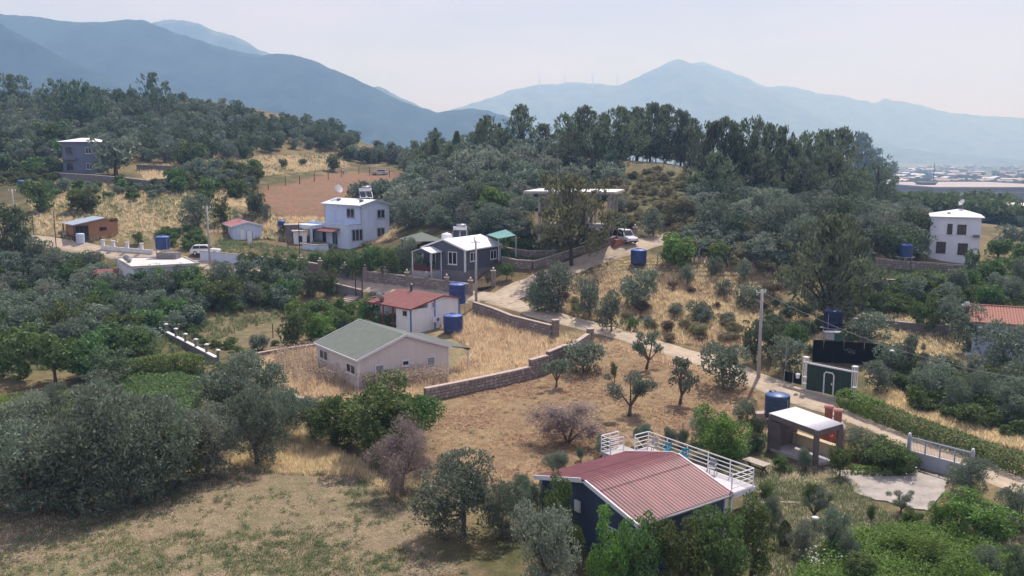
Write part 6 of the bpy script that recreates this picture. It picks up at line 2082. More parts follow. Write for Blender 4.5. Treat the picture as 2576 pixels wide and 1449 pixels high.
# orchard fence: low wall with lamp posts
wall('concrete_wall', 'low white-topped wall with dark posts between the orchard and the tilled plot', [(372, 818), (418, 846), (466, 872), (545, 915)], .62, .28, False, M_WHITE, M_CONCD, capl=2.6)
for k, (u, v) in enumerate(((394, 833), (419, 847), (444, 861), (468, 874), (494, 888), (521, 902), (550, 918))):
    p = gp(u, v)
    o = thing('lamp_post', 'dark post with white cap on the orchard wall, number %s from the far end' % ['one', 'two', 'three', 'four', 'five', 'six', 'seven'][k], 'post', p, 0, 'capped posts of the orchard wall')
    MB().box(-.12, .12, -.12, .12, 0, 1.45).build('shaft', M_CONCD, o)
    MB().lathe([(.10, 0), (.26, .05), (.28, .12), (.08, .2)], 12, (0, 0, 1.45)).build('cap', M_WHITE, o, True)
# black net panels standing in for a mass of dark shadow
a_, b_ = gp(2044, 912), gp(2222, 925)
nf = thing('dark_panel_fence', 'tall black net fence standing in for deep shadow behind the dark green gate', 'fence', a_)
d_ = b_ - a_
M_BLKPANEL = mat('black_panel', (.012, .014, .015), .95, .3, 8, spec=.05)
for k in range(7):
    f0, f1 = k / 7, (k + 1) / 7
    q0, q1 = d_ * f0, d_ * f1
    MB().bar((q0[0], q0[1], q0[2] + 1.15 + .03 * (k % 2)), (q1[0], q1[1], q1[2] + 1.15 + .03 * ((k + 1) % 2)), .03, 2.2).build('dark_panel', M_BLKPANEL, nf)
    MB().tube([(q0[0], q0[1] + .06, q0[2] - .2), (q0[0], q0[1] + .06, q0[2] + 2.1)], .03, 6).build('post', M_BLACK, nf)
# tarp shaded corner beyond
# dark green gate
ga, gb = gp(2028, 982), gp(2142, 1016)
gd = gb - ga
gl = float(np.hypot(gd[0], gd[1]))
gate = thing('green_gate', 'dark green metal sheet gate with a white top rail and a white framed door', 'gate', ga, math.atan2(gd[1], gd[0]))
M_GREEN = mat('dark_green_sheet_metal', (.022, .050, .036), .55, .12, 1.0)
gh_ = 66 * mpp(ga)
slope = gd[2]
npn = 8
for k in range(npn):
    for j in range(2):
        x0, x1 = gl * k / npn, gl * (k + 1) / npn
        if 3 <= k <= 4 and j == 0 and False: continue
        MB().box(x0 + .012, x1 - .012, -.02, .02, .12 + gh_ * .5 * j + .01, .12 + gh_ * .5 * (j + 1) - .01).build('sheet_panel', M_GREEN, gate)
MB().box(0, gl, .025, .06, .12, .2).build('bottom_rail', M_GREEN, gate)
MB().box(0, gl, .025, .06, .08 + gh_ * .5, .16 + gh_ * .5).build('middle_rail', M_GREEN, gate)
MB().box(.1, gl - .1, -.07, .07, .13 + gh_, .26 + gh_).build('top_rail', M_WHITE, gate)
for k in range(26):
    x = .2 + k * (gl - .4) / 25
    MB().bar((x, 0, .26 + gh_), (x, 0, .42 + gh_), .022).build('spike', M_STEEL, gate)
dxc = gl * .50; dw = gl * .105
MB().tube([(dxc - dw, -.07, .06), (dxc - dw, -.07, gh_ * .80), (dxc - dw + .15, -.07, gh_ * .88), (dxc + dw - .15, -.07, gh_ * .88), (dxc + dw, -.07, gh_ * .80), (dxc + dw, -.07, .06)], .06, 6).build('door_frame', M_WHITE, gate)
MB().box(dxc + dw * .5, dxc + dw * .7, -.09, -.025, gh_ * .42, gh_ * .5).build('handle', M_WHITE, gate)
for x, lab in ((-.15, 'l'), (gl + .15, 'r')):
    for dx, dy in ((-.16, -.16), (.16, -.16), (.16, .16), (-.16, .16)):
        MB().box(x + dx - .03, x + dx + .03, dy - .03, dy + .03, -.2, gh_ + .62).build('post_leg', M_WHITE, gate)
    for z in (.6, 1.2, gh_ + .2):
        MB().box(x - .19, x + .19, -.19, .19, z, z + .05).build('post_tie', M_WHITE, gate)
    MB().box(x - .22, x + .22, -.22, .22, gh_ + .62, gh_ + .72).build('post_cap', M_WHITE, gate)
p = gp(2005, 985)
o = thing('mailbox', 'white bucket hanging on the dark panel left of the green gate', 'bucket', (p[0], p[1], p[2] + 1.25))
MB().lathe([(.15, 0), (.21, .4), (.19, .41), (.14, .05)], 12).build('shell', M_WHITE, o, True)
MB().tube([(-.2, 0, .4), (0, 0, .55), (.2, 0, .4)], .012, 5).build('handle', M_STEEL, o)
a_, b_ = gp(1972, 968), gp(2016, 980)
o = thing('dark_panel_fence', 'low dark net panel left of the green gate', 'fence', a_)
d_ = b_ - a_
MB().bar((0, 0, .9), (d_[0], d_[1], d_[2] + .9), .03, .9).build('dark_panel', M_BLKPANEL, o)
for f_ in (0, .5, 1):
    MB().tube([(d_[0] * f_, d_[1] * f_, -.2), (d_[0] * f_, d_[1] * f_, 1.45)], .03, 6).build('post', M_STEEL, o)
# grey gate
ga, gb = gp(2288, 1170), gp(2437, 1210)
gd = gb - ga
gl = float(np.hypot(gd[0], gd[1]))
gate = thing('grey_gate', 'light grey sliding gate, solid below and barred above, beside the paved yard', 'gate', ga, math.atan2(gd[1], gd[0]))
M_GGATE = mat('grey_gate_paint', (.40, .44, .50), .5, .06, 1.0)
HG = 2.0
for k in range(4):
    x0, x1 = gl * k / 4, gl * (k + 1) / 4
    MB().box(x0 + .03, x1 - .03, -.02, .02, .12, 1.05).build('panel', M_GGATE, gate)
    if k: MB().box(x0 - .035, x0 + .035, -.045, .045, .05, HG - .03).build('upright', M_GGATE, gate)
for z, w in ((.08, .10), (1.08, .06), (HG, .09)):
    MB().box(0, gl, -.04, .04, z - w / 2, z + w / 2).build('rail', M_GGATE if z > 1.5 or z < .5 else M_WHITE, gate)
for k in range(40):
    x = .08 + k * (gl - .16) / 39
    MB().bar((x, 0, 1.11), (x, 0, HG + .13), .018).build('bar', M_STEEL, gate)
for x in (-.12, gl + .12):
    MB().box(x - .1, x + .1, -.1, .1, -.3, HG + .12).build('gate_post', M_GGATE, gate)
    MB().lathe([(.03, 0), (.10, .05), (.11, .12), (.05, .2)], 10, (x, 0, HG + .13)).build('lamp_globe', M_WHITE, gate, True)
MB().box(.5, gl, -.75, -.65, -.1, .10).build('track_kerb', M_CAP, gate)
# black gate by the grey house
ga, gb = gp(1194, 738), gp(1236, 722)
gd = gb - ga
gl = float(np.hypot(gd[0], gd[1]))
gate = thing('black_gate', 'black iron gate between two stone pillars by the dark grey house', 'gate', ga, math.atan2(gd[1], gd[0]))
MB().box(.1, gl - .1, -.02, .02, .1, .75).build('panel', M_BLACK, gate)
MB().box(.1, gl - .1, -.03, .03, 1.7, 1.76).build('top_rail', M_BLACK, gate)
for k in range(11):
    x = .15 + k * (gl - .3) / 10
    MB().bar((x, 0, .75), (x, 0, 1.9), .03).build('bar', M_BLACK, gate)

# ---- posts
def post_thing(name, label, p, h, m=M_CONC, bent=True, w=.11, group=None, lean=0.0, cat='fence post'):
    o = thing(name, label, cat, p, random.uniform(-.3, .3), group)
    pts = [(0, 0, -.3), (lean * .5, 0, h * .72)]
    pts += [(lean + .06, -.06, h * .86), (lean + .22, -.20, h)] if bent else [(lean, 0, h)]
    MB().tube(pts, [w * .6] * len(pts), 6).build('shaft', m, o)
    return o
for u, v0, v1 in ((1592, 396, 411), (1617, 393, 412), (1641, 398, 415), (1669, 401, 419), (1696, 405, 421), (1723, 407, 424)):
    p = gp(u, v1); post_thing('fence_post', 'bent concrete fence post on the bare crest before the pines', p, (v1 - v0) * mpp(p), group='crest fence posts', w=.22)
for u, v0, v1 in ((1654, 634, 664), (1684, 630, 662), (1697, 632, 661), (1712, 626, 660), (1735, 622, 652), (1758, 620, 652), (1789, 620, 652), (1680, 636, 664)):
    p = gp(u, v1); post_thing('fence_post', 'concrete fence post at the upper edge of the tan clearing', p, (v1 - v0) * mpp(p), group='clearing fence posts', w=.13, lean=random.uniform(-.2, .2))
for u, v0, v1 in ((675, 464, 478), (718, 442, 466), (754, 441, 463), (791, 434, 457), (826, 429, 452), (859, 426, 445), (903, 419, 437), (930, 421, 440), (980, 429, 446)):
    p = gp(u, v1); post_thing('fence_post', 'rust-red fence post along the upper edge of the red field', p, (v1 - v0) * mpp(p), mat('rust', (.22, .06, .04), .8), False, .16, 'red field posts')
for u, v0, v1, lab in ((85, 540, 592, 'thin bare pole left of the wooden cabin, farther one'), (142, 533, 630, 'thin bare pole left of the wooden cabin, nearer the lane'), (895, 688, 750, 'dark gate post with a white cap at the cottage steps'), (912, 690, 750, 'slim dark post right of the capped post at the cottage steps'),
        (805, 700, 740, 'wire fence post beside the lane left of the cottage'), (687, 815, 850, 'thin stake in the tilled plot'), (1717, 1058, 1098, 'leaning concrete post behind the terrace rail'), (2360, 1268, 1320, 'slim dark stake beside the paved yard'), (1942, 800, 905, 'thin dark pole between the trees left of the big pine'),
        (1975, 870, 945, 'leaning grey post near the dark shadow panels'), (2150, 935, 985, 'dark stake beside the hedge end'), (756, 560, 690, 'thin black lamp pole at the white garden wall')):
    p = gp(u, v1)
    post_thing('slim_post', lab, p, (v1 - v0) * mpp(p), M_CONC if 'concrete' in lab or 'grey' in lab else M_BROWNW, False, .14 if 'capped' in lab or 'white cap' in lab else .10, cat='post')
def pole(u, v0, v1, label, r=.15, arms=1, base=False):
    p = gp(u, v1)
    h = (v1 - v0) * mpp(p) * 1.02
    o = thing('utility_pole', label, 'utility pole', p, .35)
    MB().tube([(0, 0, -.5), (0, 0, h)], [r * 1.15, r * .72], 10).build('shaft', M_CONC, o, True)
    for k in range(arms):
        MB().box(-.55, .55, r * .7, r * .7 + .08, h - .35 - k * .5, h - .27 - k * .5).build('crossarm', M_STEEL, o)
        for x in (-.48, 0, .48):
            MB().lathe([(.04, 0), (.06, .06), (.04, .12), (.06, .16), (.02, .2)], 8, (x, r * .7 + .04, h - .27 - k * .5)).build('insulator', M_WHITE, o)
    if base:
        MB().box(-.32, .32, -.32, .32, -.4, .55).build('footing', M_CONC, o)
    return o, np.array([p[0], p[1], p[2] + h - .2])
po, ptop = pole(1908, 728, 948, 'tall grey concrete pole at the road left of the big dark pine', .17)
pole(1198, 608, 772, 'grey concrete pole on the road corner beside the blue tanks', .16, 1, True)
pole(528, 522, 668, 'grey concrete pole at the end of the white garden wall', .15)
pole(37, 478, 565, 'grey concrete pole at the far left edge', .16)
p = gp(527, 640)
def cable(name, label, a, b, sag, r=.02, n=16):
    o = thing(name, label, 'cable', a)
    pts = [(tuple((b - a) * t + np.array([0, 0, -sag * 4 * t * (1 - t)]))) for t in np.linspace(0, 1, n)]
    MB().tube(pts, r, 5).build('wire', M_CONC, o)
    return o
end = at_y(2620, 960, 66.0)
cable('power_cable', 'pale overhead cable running from the concrete pole down to the right edge', ptop, end, 1.2, .022)
for u, v0, v1, lab in ((2238, 884, 962, 'white round street lamp on a thin pole in the dry garden'), (2545, 1018, 1075, 'small solar lamp on a pole at the right edge'), (2048, 1305, 1340, 'small dark garden lamp by the paved yard')):
    p = gp(u, v1)
    o = thing('street_lamp', lab, 'street lamp', p)
    h = (v1 - v0) * mpp(p)
    MB().tube([(0, 0, -.2), (0, 0, h)], .04, 6).build('pole', M_BROWNW, o)
    MB().lathe([(.05, 0), (.2, .06), (.22, .14), (.05, .2)], 12, (0, -.08, h)).build('lamp_head', M_WHITE, o, True)

# ------------------------------------------------------------------ tanks standing on the ground
def gtank(u, v1, wpx, hpx, label, **kw):
    p = gp(u, v1)
    s_ = mpp(p)
    return tank(p, wpx * s_, hpx * s_, label, **kw)
gtank(1151, 792, 42, 50, 'upper blue tank on a steel stand at the road corner', stand=1.5)
gtank(1140, 838, 49, 44, 'lower blue tank in the golden grass beside the white cottage', stand=.2)
gtank(1606, 667, 40, 36, 'blue tank alone on the tan clearing above the road', stand=.2)
gtank(2276, 672, 32, 33, 'blue tank on a dark stand before the white house at right', stand=1.4, m=M_TANK)
gtank(2093, 850, 46, 46, 'blue tank coloured dark for the shade of the big pine', stand=1.25, m=mat('shaded_tank', (.012, .022, .055), .5, .2, 2), top=M_TANKD)  # shell colour darkened to carry the pine's shade
gtank(56, 478, 20, 22, 'small blue tank on the slope at the far left', stand=.15)
gtank(709, 590, 19, 14, 'blue tank on a tall post beside the two-storey house', stand=1.4)
p = gp(2090, 852)
o = thing('pump_hut', 'little white pump cabinet under the shaded blue tank', 'cabinet', (p[0], p[1] - .9, p[2]))
MB().box(-.9, .9, -.3, .3, 0, .9).build('cabinet', M_PALEW, o)
MB().box(-.1, .7, -.33, -.302, .1, .8).build('door', mat('teal_door', (.10, .24, .22), .6), o)
MB().box(-1.1, 1.1, -.5, .35, .905, .98).build('top', M_WHITE, o)

# ------------------------------------------------------------------ gazebo, tarp, small yard things
p = gp(1062, 628)
s_ = mpp(p)
gz_ = thing('gazebo', 'green hipped gazebo roof behind the porch of the dark grey house', 'gazebo', p, R(20))
r_, hz_ = 2.9, 1.55
MB().raw([(-r_, -r_, hz_), (r_, -r_, hz_), (r_, r_, hz_), (-r_, r_, hz_), (-r_, -r_, hz_ - .1), (r_, -r_, hz_ - .1), (r_, r_, hz_ - .1), (-r_, r_, hz_ - .1), (0, 0, hz_ + 1.1)], [(0, 1, 8), (1, 2, 8), (2, 3, 8), (3, 0, 8), (4, 7, 6, 5), (0, 4, 5, 1), (1, 5, 6, 2), (2, 6, 7, 3), (3, 7, 4, 0)]).build('roof', M_GREENR, gz_)
for x in (-1, 1):
    for y in (-1, 1):
        MB().box(x * 2.5 - .08, x * 2.5 + .08, y * 2.5 - .08, y * 2.5 + .08, -1.2, hz_ - .1).build('post', M_BROWNW, gz_)
a4 = [at_y(1225, 590, 128), at_y(1254, 600, 122), at_y(1298, 592, 125), at_y(1272, 577, 131)]
o = thing('tarp_roof', 'teal tarp roof right of the solar heater of the dark grey house', 'tarp', a4[0])
q4 = [tuple(x - a4[0]) for x in a4]
MB().hexa([up2(q_, -.06) for q_ in q4], q4).build('sheet', mat('teal_tarp', (.12, .30, .28), .6, .1, 1), o)
for q_ in q4:
    MB().box(q_[0] - .05, q_[0] + .05, q_[1] - .05, q_[1] + .05, q_[2] - 3.2, q_[2] - .07).build('post', M_STEEL, o)
# picnic table
tA, tB, tC, tD = at_z(1884, 1139, .78), at_z(1868.6, 1150.5, .78), at_z(1922, 1169, .78), at_z(1942, 1165, .78)
c = (tA + tB + tC + tD) / 4
d_ = tC - tB
yaw = math.atan2(d_[1], d_[0])
pt = thing('picnic_table', 'weathered wooden garden table with crossed legs beside the shelter', 'table', (c[0], c[1], gz(c[0], c[1])), yaw)
lt = float(np.hypot(d_[0], d_[1])); wt_ = .85
for k in range(5):
    MB().box(-lt/2, lt/2, -wt_/2 + k * wt_/5 + .006, -wt_/2 + (k + 1) * wt_/5 - .006, .73, .775).build('plank', M_OLDWOOD, pt)
for x in (-lt/2 + .3, lt/2 - .3):
    MB().bar((x, -.42, 0), (x, .35, .72), .09, .06).build('leg', M_BROWNW, pt)
    MB().bar((x + .07, .42, 0), (x + .07, -.35, .72), .09, .06).build('leg', M_BROWNW, pt)
MB().bar((-lt/2 + .3, 0, .35), (lt/2 - .3, 0, .35), .06, .09).build('stretcher', M_BROWNW, pt)
# paved yard
yp = gpoly([(2072, 1175), (2140, 1185), (2245, 1175), (2300, 1182), (2385, 1208), (2372, 1240), (2335, 1285), (2230, 1262), (2150, 1236), (2128, 1205)])
yp = np.array([p + (fbm(p[0] * 1.3, p[1] * 1.3, 2, 2) - .5) * .9 for p in np.concatenate([np.linspace(a_, b_, 8, endpoint=False) for a_, b_ in zip(yp, np.roll(yp, -1, 0))])])
b = MB()
n_ = len(yp)
cc = yp.mean(0)
V = [(cc[0], cc[1], gz(*cc) + .10)] + [(x, y, gz(x, y) + .09) for x, y in yp] + [(x, y, gz(x, y) - .2) for x, y in yp]
b.raw(V, [(0, 1 + k, 1 + (k + 1) % n_) for k in range(n_)] + [(1 + k, 1 + n_ + k, 1 + n_ + (k + 1) % n_, 1 + (k + 1) % n_) for k in range(n_)])
o = b.build('paved_yard', mat('worn_concrete', (.36, .33, .29), .9, .30, .7, .2))
tag(o, kind='structure')
wall('kerb', 'thin pale kerb across the lawn right of the terrace', [(1880, 1268), (1960, 1266), (2015, 1268)], .10, .14, False, None, M_CAP, cat='kerb')
# steps of the cottage
sp = thing('garden_steps', 'pale stone garden steps climbing to the lane left of the white cottage', 'steps', gp(850, 782), R(50))
a_, b_ = gp(842, 775), gp(893, 745)
d_ = b_ - a_
sp.location = a_; sp.rotation_euler[2] = math.atan2(d_[1], d_[0])
ls = float(np.hypot(d_[0], d_[1]))
for k in range(7):
    z = d_[2] * (k + 1) / 7
    MB().box(ls * k / 7, ls * (k + 1) / 7 - .03, -1.0, 1.0, z - .45, z + .12).build('step', M_CAP, sp)
# yellow tarp, brick stack
p = gp(548, 868)
b = MB()
rng_ = np.random.default_rng(4)
N_ = 7
V = [((i / (N_ - 1) - .5) * 2.6 + rng_.uniform(-.1, .1), (j / 4 - .5) * 1.3 + i * .1, .06 + .16 * rng_.random()) for i in range(N_) for j in range(5)]
b.raw(V, [(i * 5 + j, (i + 1) * 5 + j, (i + 1) * 5 + j + 1, i * 5 + j + 1) for i in range(N_ - 1) for j in range(4)])
o = b.build('crumpled_tarp', mat('yellow_tarp', (.62, .50, .17), .6, .12, 2))
o.location = p
sm = o.modifiers.new('thick', 'SOLIDIFY'); sm.thickness = .02
tag(o, 'crumpled yellow tarp on the tilled plot beside the orchard wall', 'tarp')
p = gp(1559, 622)
o = thing('brick_stack', 'stack of orange-red hollow bricks beside the parked van', 'bricks', p, .4)
for k in range(5):
    for i in range(5 - k // 2):
        for j in range(2):
            MB().box(-1.0 + i * .42 + k * .1, -1.0 + i * .42 + k * .1 + .40, j * .45, j * .45 + .42, k * .21, k * .21 + .20).build('brick', M_CLAY, o)
p = gp(727, 612)
p = gp(625, 612)
o = thing('white_door_panel', 'white door panel standing alone before the prefab house', 'door', gp(629, 615))
MB().box(-.4, .4, -.04, .04, 0, 2.0).build('leaf', M_PALEW, o)
MB().box(-.46, -.402, -.06, .06, 0, 2.06).build('jamb', M_BROWNW, o)
MB().box(.402, .46, -.06, .06, 0, 2.06).build('jamb', M_BROWNW, o)
for (u, v, w, h, m, lab) in ((740, 600, 2.6, 2.2, M_CONCD, 'small brown shed left of the two-storey house'), (755, 612, 2.0, 1.9, M_PALEW, 'little white store left of the two-storey house porch')):
    p = gp(u, v)
    o = thing('garden_shed', lab, 'shed', p, .3)
    MB().box(-w/2, w/2, -1, 1, -.6, h).build('wall', m, o)
    MB().box(-w/2 - .25, w/2 + .25, -1.25, 1.25, h + .003, h + .13).build('roof', M_CAP, o)
    MB().box(-.3, .3, -1.03, -1.003, .2, 1.2).build('opening', M_BLACK, o)
p = gp(772, 630)
wall('white_wall', 'pale blue garden wall below the porch of the two-storey house', [(762, 628), (800, 632), (826, 630)], .9, .25, False, M_CAP, M_BLUEW)

# ------------------------------------------------------------------ vehicles
def car(name, label, cat, p, rz, m, L=4.1, Wd=1.68, H=1.42, van=False):
    o = thing(name, label, cat, (p[0], p[1], p[2] + .02), rz)
    hl, hw = L / 2, Wd / 2
    if not van:
        low = [(-hl, .28), (hl, .28), (hl, .62), (hl - .15, .80), (hl - 1.15, .90), (-hl + .25, .92), (-hl, .80)]
        cab = [(hl - 1.20, .90), (hl - 1.85, H - .04), (hl - 2.1, H), (-hl + .55, H), (-hl + .12, .92)]
    else:
        low = [(-hl, .30), (hl, .30), (hl, .70), (hl - .2, .92), (hl - .95, 1.02), (-hl, 1.02)]
        cab = [(hl - 1.0, 1.02), (hl - 1.75, H - .05), (hl - 2.0, H), (-hl + .08, H), (-hl, 1.02)]
    def extr(poly, y0, y1, inset=0.0):
        b = MB()
        n = len(poly)
        zc = [z for _, z in poly]
        zb = min(zc); zt = max(zc)
        def yy(y, z): return y * (1 - inset * (z - zb) / (zt - zb))
        b.raw([(x, yy(y0, z), z) for x, z in poly] + [(x, yy(y1, z), z) for x, z in poly], [tuple(range(n)), tuple(reversed(range(n, 2 * n)))] + [((i + 1) % n, i, n + i, n + (i + 1) % n) for i in range(n)])
        return b
    extr(low, -hw, hw, .06).build('body', m, o, bevel=.05)
    extr(cab, -hw * .94, hw * .94, .16).build('cabin', m, o, bevel=.05)
    zt = H - .10
    for s in (-1, 1):      # side glass, proud of the cabin sides
        y0, y1 = s * hw * .945, s * hw * .94 * (1 - .16 * .82)
        xf, xr = cab[0][0], cab[-1][0]
        nwin = 2
        for k in range(nwin):
            a0, a1 = xr + .25 + (xf - xr - .75) * k / nwin, xr + .2 + (xf - xr - .75) * (k + 1) / nwin
            MB().raw([(a0, y0 + s * .012, .98), (a1 + (.28 if k else 0), y0 + s * .012, .98), (a1 - (.15 if k else 0), y1 + s * .016, zt), (a0 + (.2 if not k else 0), y1 + s * .016, zt)], [(0, 1, 2, 3)]).build('side_window', M_GLASS, o)
    (xa, za), (xb, zb) = cab[0], cab[1]
    f = lambda t: (xa + (xb - xa) * t + .02, za + (zb - za) * t + .012)
    (x0, z0), (x1, z1) = f(.12), f(.92)
    MB().raw([(x0, -hw * .80, z0), (x0, hw * .80, z0), (x1, hw * .70, z1), (x1, -hw * .70, z1)], [(0, 1, 2, 3)]).build('windscreen', M_GLASS, o)
    (xa, za), (xb, zb) = cab[-1], cab[-2]
    x0, z0, x1, z1 = xa + (xb - xa) * .15 - .02, za + (zb - za) * .15, xa + (xb - xa) * .8 - .02, za + (zb - za) * .8
    MB().raw([(x0, hw * .78, z0), (x0, -hw * .78, z0), (x1, -hw * .68, z1), (x1, hw * .68, z1)], [(0, 1, 2, 3)]).build('rear_window', M_GLASS, o)
    for sx in (hl - .78, -hl + .75):
        for s in (-1, 1):
            w = MB().lathe([(.20, -.10), (.31, -.08), (.32, 0), (.31, .08), (.20, .10)], 16).build('wheel', mat('tyre', (.02, .02, .02), .9), o, True)
            w.location = (sx, s * (hw - .08), .31)
            w.rotation_euler = (math.pi / 2, 0, 0)
            MB().lathe([(.19, -.105), (.05, -.112)], 12).build('rim', M_STEEL, w)
            MB().lathe([(.19, .105), (.05, .112)], 12).build('rim', M_STEEL, w)
    for s in (-1, 1):
        MB().box(hl - .10, hl + .012, s * hw * .72 - .16, s * hw * .72 + .16, .60, .72).build('headlight', M_PALEGLASS, o)
        MB().box(-hl - .012, -hl + .06, s * hw * .8 - .12, s * hw * .8 + .12, .66, .80).build('tail_light', mat('red_lamp', (.35, .02, .02), .3), o)
    MB().box(hl - .04, hl + .05, -hw * .9, hw * .9, .30, .46).build('bumper', mat('dark_bumper', (.06, .06, .065), .6), o)
    MB().box(-hl - .05, -hl + .04, -hw * .9, hw * .9, .32, .50).build('bumper', MATS['dark_bumper'], o)
    return o
M_CARW = mat('white_car_paint', (.80, .80, .80), .25, .03, 1, spec=.5)
M_CARG = mat('silver_car_paint', (.48, .49, .50), .3, .03, 1, metal=.3, spec=.5)
car('white_car', 'white estate car parked between the flat roof and the white wall', 'car', gp(518, 641), R(8), M_CARW, 4.3, 1.7, 1.48)
p = gp(1572, 612)
car('white_van', 'white small van facing the road end at the top of the lane', 'van', p, R(-62), M_CARW, 4.3, 1.8, 1.95, True)
car('silver_car', 'silver hatchback parked on the ridge at the end of the red field', 'car', gp(955, 440), R(176), M_CARG, 4.2, 1.66, 1.40)

# ------------------------------------------------------------------ person beside the red field
p = gp(864, 440)
po_ = thing('person', 'person in a white top and dark trousers standing by the red field posts', 'person', p, .5)
vs = [(0, 0, .95), (0, 0, 1.2), (0, 0, 1.42), (0, 0, 1.5), (0, -.01, 1.62), (.11, 0, .9), (.12, -.02, .5), (.12, .02, .08), (.12, -.12, .04), (-.11, 0, .9), (-.12, .02, .5), (-.12, .02, .08), (-.12, -.12, .04),
      (.2, 0, 1.4), (.26, .02, 1.12), (.24, -.08, .88), (-.2, 0, 1.4), (-.26, .02, 1.12), (-.24, -.1, .9)]
es = [(0, 1), (1, 2), (2, 3), (3, 4), (0, 5), (5, 6), (6, 7), (7, 8), (0, 9), (9, 10), (10, 11), (11, 12), (2, 13), (13, 14), (14, 15), (2, 16), (16, 17), (17, 18)]
rd = [.15, .15, .15, .06, .10, .10, .07, .05, .04, .10, .07, .05, .04, .07, .05, .04, .07, .05, .04]
me = bpy.data.meshes.new('body')
me.from_pydata(vs, es, [])
bo = put('body', me, po_)
mt_ = bpy.data.materials.new('clothed_figure')
mt_.use_nodes = True
t = mt_.node_tree
tc = t.nodes.new('ShaderNodeTexCoord'); sx = t.nodes.new('ShaderNodeSeparateXYZ'); cr = t.nodes.new('ShaderNodeValToRGB')
t.links.new(tc.outputs['Object'], sx.inputs[0]); 
dv = t.nodes.new('ShaderNodeMath'); dv.operation = 'DIVIDE'; dv.inputs[1].default_value = 1.8
t.links.new(sx.outputs['Z'], dv.inputs[0]); t.links.new(dv.outputs[0], cr.inputs[0])
cr.color_ramp.interpolation = 'CONSTANT'
cr.color_ramp.elements[0].color = (.03, .035, .06, 1)
cr.color_ramp.elements[1].position = .53; cr.color_ramp.elements[1].color = (.75, .75, .75, 1)
e_ = cr.color_ramp.elements.new(.82); e_.color = (.42, .26, .19, 1)
t.links.new(cr.outputs[0], t.nodes['Principled BSDF'].inputs['Base Color'])
me.materials.append(mt_)
sk = bo.modifiers.new('skin', 'SKIN')
for k, s in enumerate(me.skin_vertices[0].data): s.radius = (rd[k], rd[k])
me.skin_vertices[0].data[0].use_root = True
bo.modifiers.new('sub', 'SUBSURF').levels = 1
MB().lathe([(.03, -.02), (.10, .0), (.115, .06), (.09, .12), (.03, .15)], 12, (0, .01, 1.62)).build('hair', M_BLACK, po_, True)

# ------------------------------------------------------------------ far town, factories, wind turbines
def plain(u, v): return at_z(u, v, -14.0)
def hall(name, label, u0, u1, vb, hgt, depth, m, roof, cat='factory'):
    a, b = plain(u0, vb), plain(u1, vb)
    d = b - a
    L = float(np.hypot(d[0], d[1]))
    o = thing(name, label, cat, a, math.atan2(d[1], d[0]))
    MB().box(0, L, 0, depth, -1, hgt).build('wall', m, o)
    MB().box(-1, L + 1, -1, depth + 1, hgt + .02, hgt + 1.3).build('roof', roof, o)
    for k in range(int(L / 14)):
        MB().box(6 + k * 14, 11 + k * 14, -.15, -.02, 1, hgt * .45).build('bay', M_CONCD, o)
    MB().box(0, L, -.4, -.02, hgt * .62, hgt * .70).build('band', M_CAP, o)
    return o
M_FW = mat('factory_wall', (.27, .24, .235), .9, .1, .05)
M_FR = mat('factory_roof', (.40, .36, .34), .9, .1, .03)
hall('factory_hall', 'long pale factory hall with a flat roof on the far plain at the right edge', 2352, 2720, 503, 9.5, 150, M_FW, M_FR)
hall('factory_hall', 'lower factory hall left of the dark tower block', 2215, 2318, 488, 6.5, 120, M_FW, M_FR)
hall('factory_tower', 'dark bluish tower block between the two far factory halls', 2320, 2352, 496, 12, 14, mat('blue_grey_block', (.12, .14, .18), .8, .1, .1), M_CONCD, 'building')
a = plain(2347, 470)
o = thing('lattice_mast', 'thin dark lattice mast behind the far tower block', 'mast', a)
MB().tube([(0, 0, 0), (0, 0, 28)], [.9, .5], 4).build('shaft', M_CONCD, o)
p = ground(2553, 548)
o = thing('white_roof_villa', 'bluish villa with a broad white roof on the plain at the right edge', 'house', p, .1)
MB().box(-7, 9, -4, 4, -1, 4.2).build('wall', mat('blue_grey_wall', (.30, .34, .40), .9), o)
MB().raw([(-9, -6, 4.2), (12, -6, 4.2), (12, 6, 4.2), (-9, 6, 4.2), (-4, 0, 5.6), (8, 0, 5.6)], [(0, 3, 2, 1), (0, 1, 5, 4), (1, 2, 5), (2, 3, 4, 5), (3, 0, 4)]).build('roof', M_WHITE, o)
MB().box(-6, 8, -4.05, -4.01, 1.0, 2.6).build('window_band', M_GLASS, o)
HM = []
for m_ in ('a', 'b', 'c'):
    rngh = np.random.default_rng(ord(m_))
    w_, d_, h_ = rngh.uniform(9, 18), rngh.uniform(8, 12), rngh.uniform(4, 8)
    b = MB().gable([(-d_/2, -2), (d_/2, -2), (d_/2, h_), (0, h_ + 1.8), (-d_/2, h_)], -w_/2, w_/2)
    me = b.mesh('town_house', [mat('town_wall', (.30, .27, .26), .9, .1, .1), mat('town_roof_' + m_, {'a': (.55, .55, .56), 'b': (.42, .38, .36), 'c': (.34, .20, .16)}[m_], .7, .05, .1)])
    me.polygons[4].material_index = 1
    for pg in me.polygons:
        if pg.normal.z > .3: pg.material_index = 1
    HM.append(me)
rt = np.random.default_rng(23)
for k in range(150):
    u, v = rt.uniform(2060, 2620), 418 + 50 * rt.random() ** 1.3
    p = plain(u, v)
    if 690 < p[1] < 880 and u > 2200: continue
    o = put('town_house', HM[int(rt.choice(3, p=[.45, .35, .2]))], None, (p[0], p[1], p[2]), (0, 0, rt.uniform(0, 6.28)), (rt.uniform(.8, 1.7),) * 2 + (1,))
    tag(o, 'small pale house of the hazy town on the far plain', 'house', 'houses of the far town')
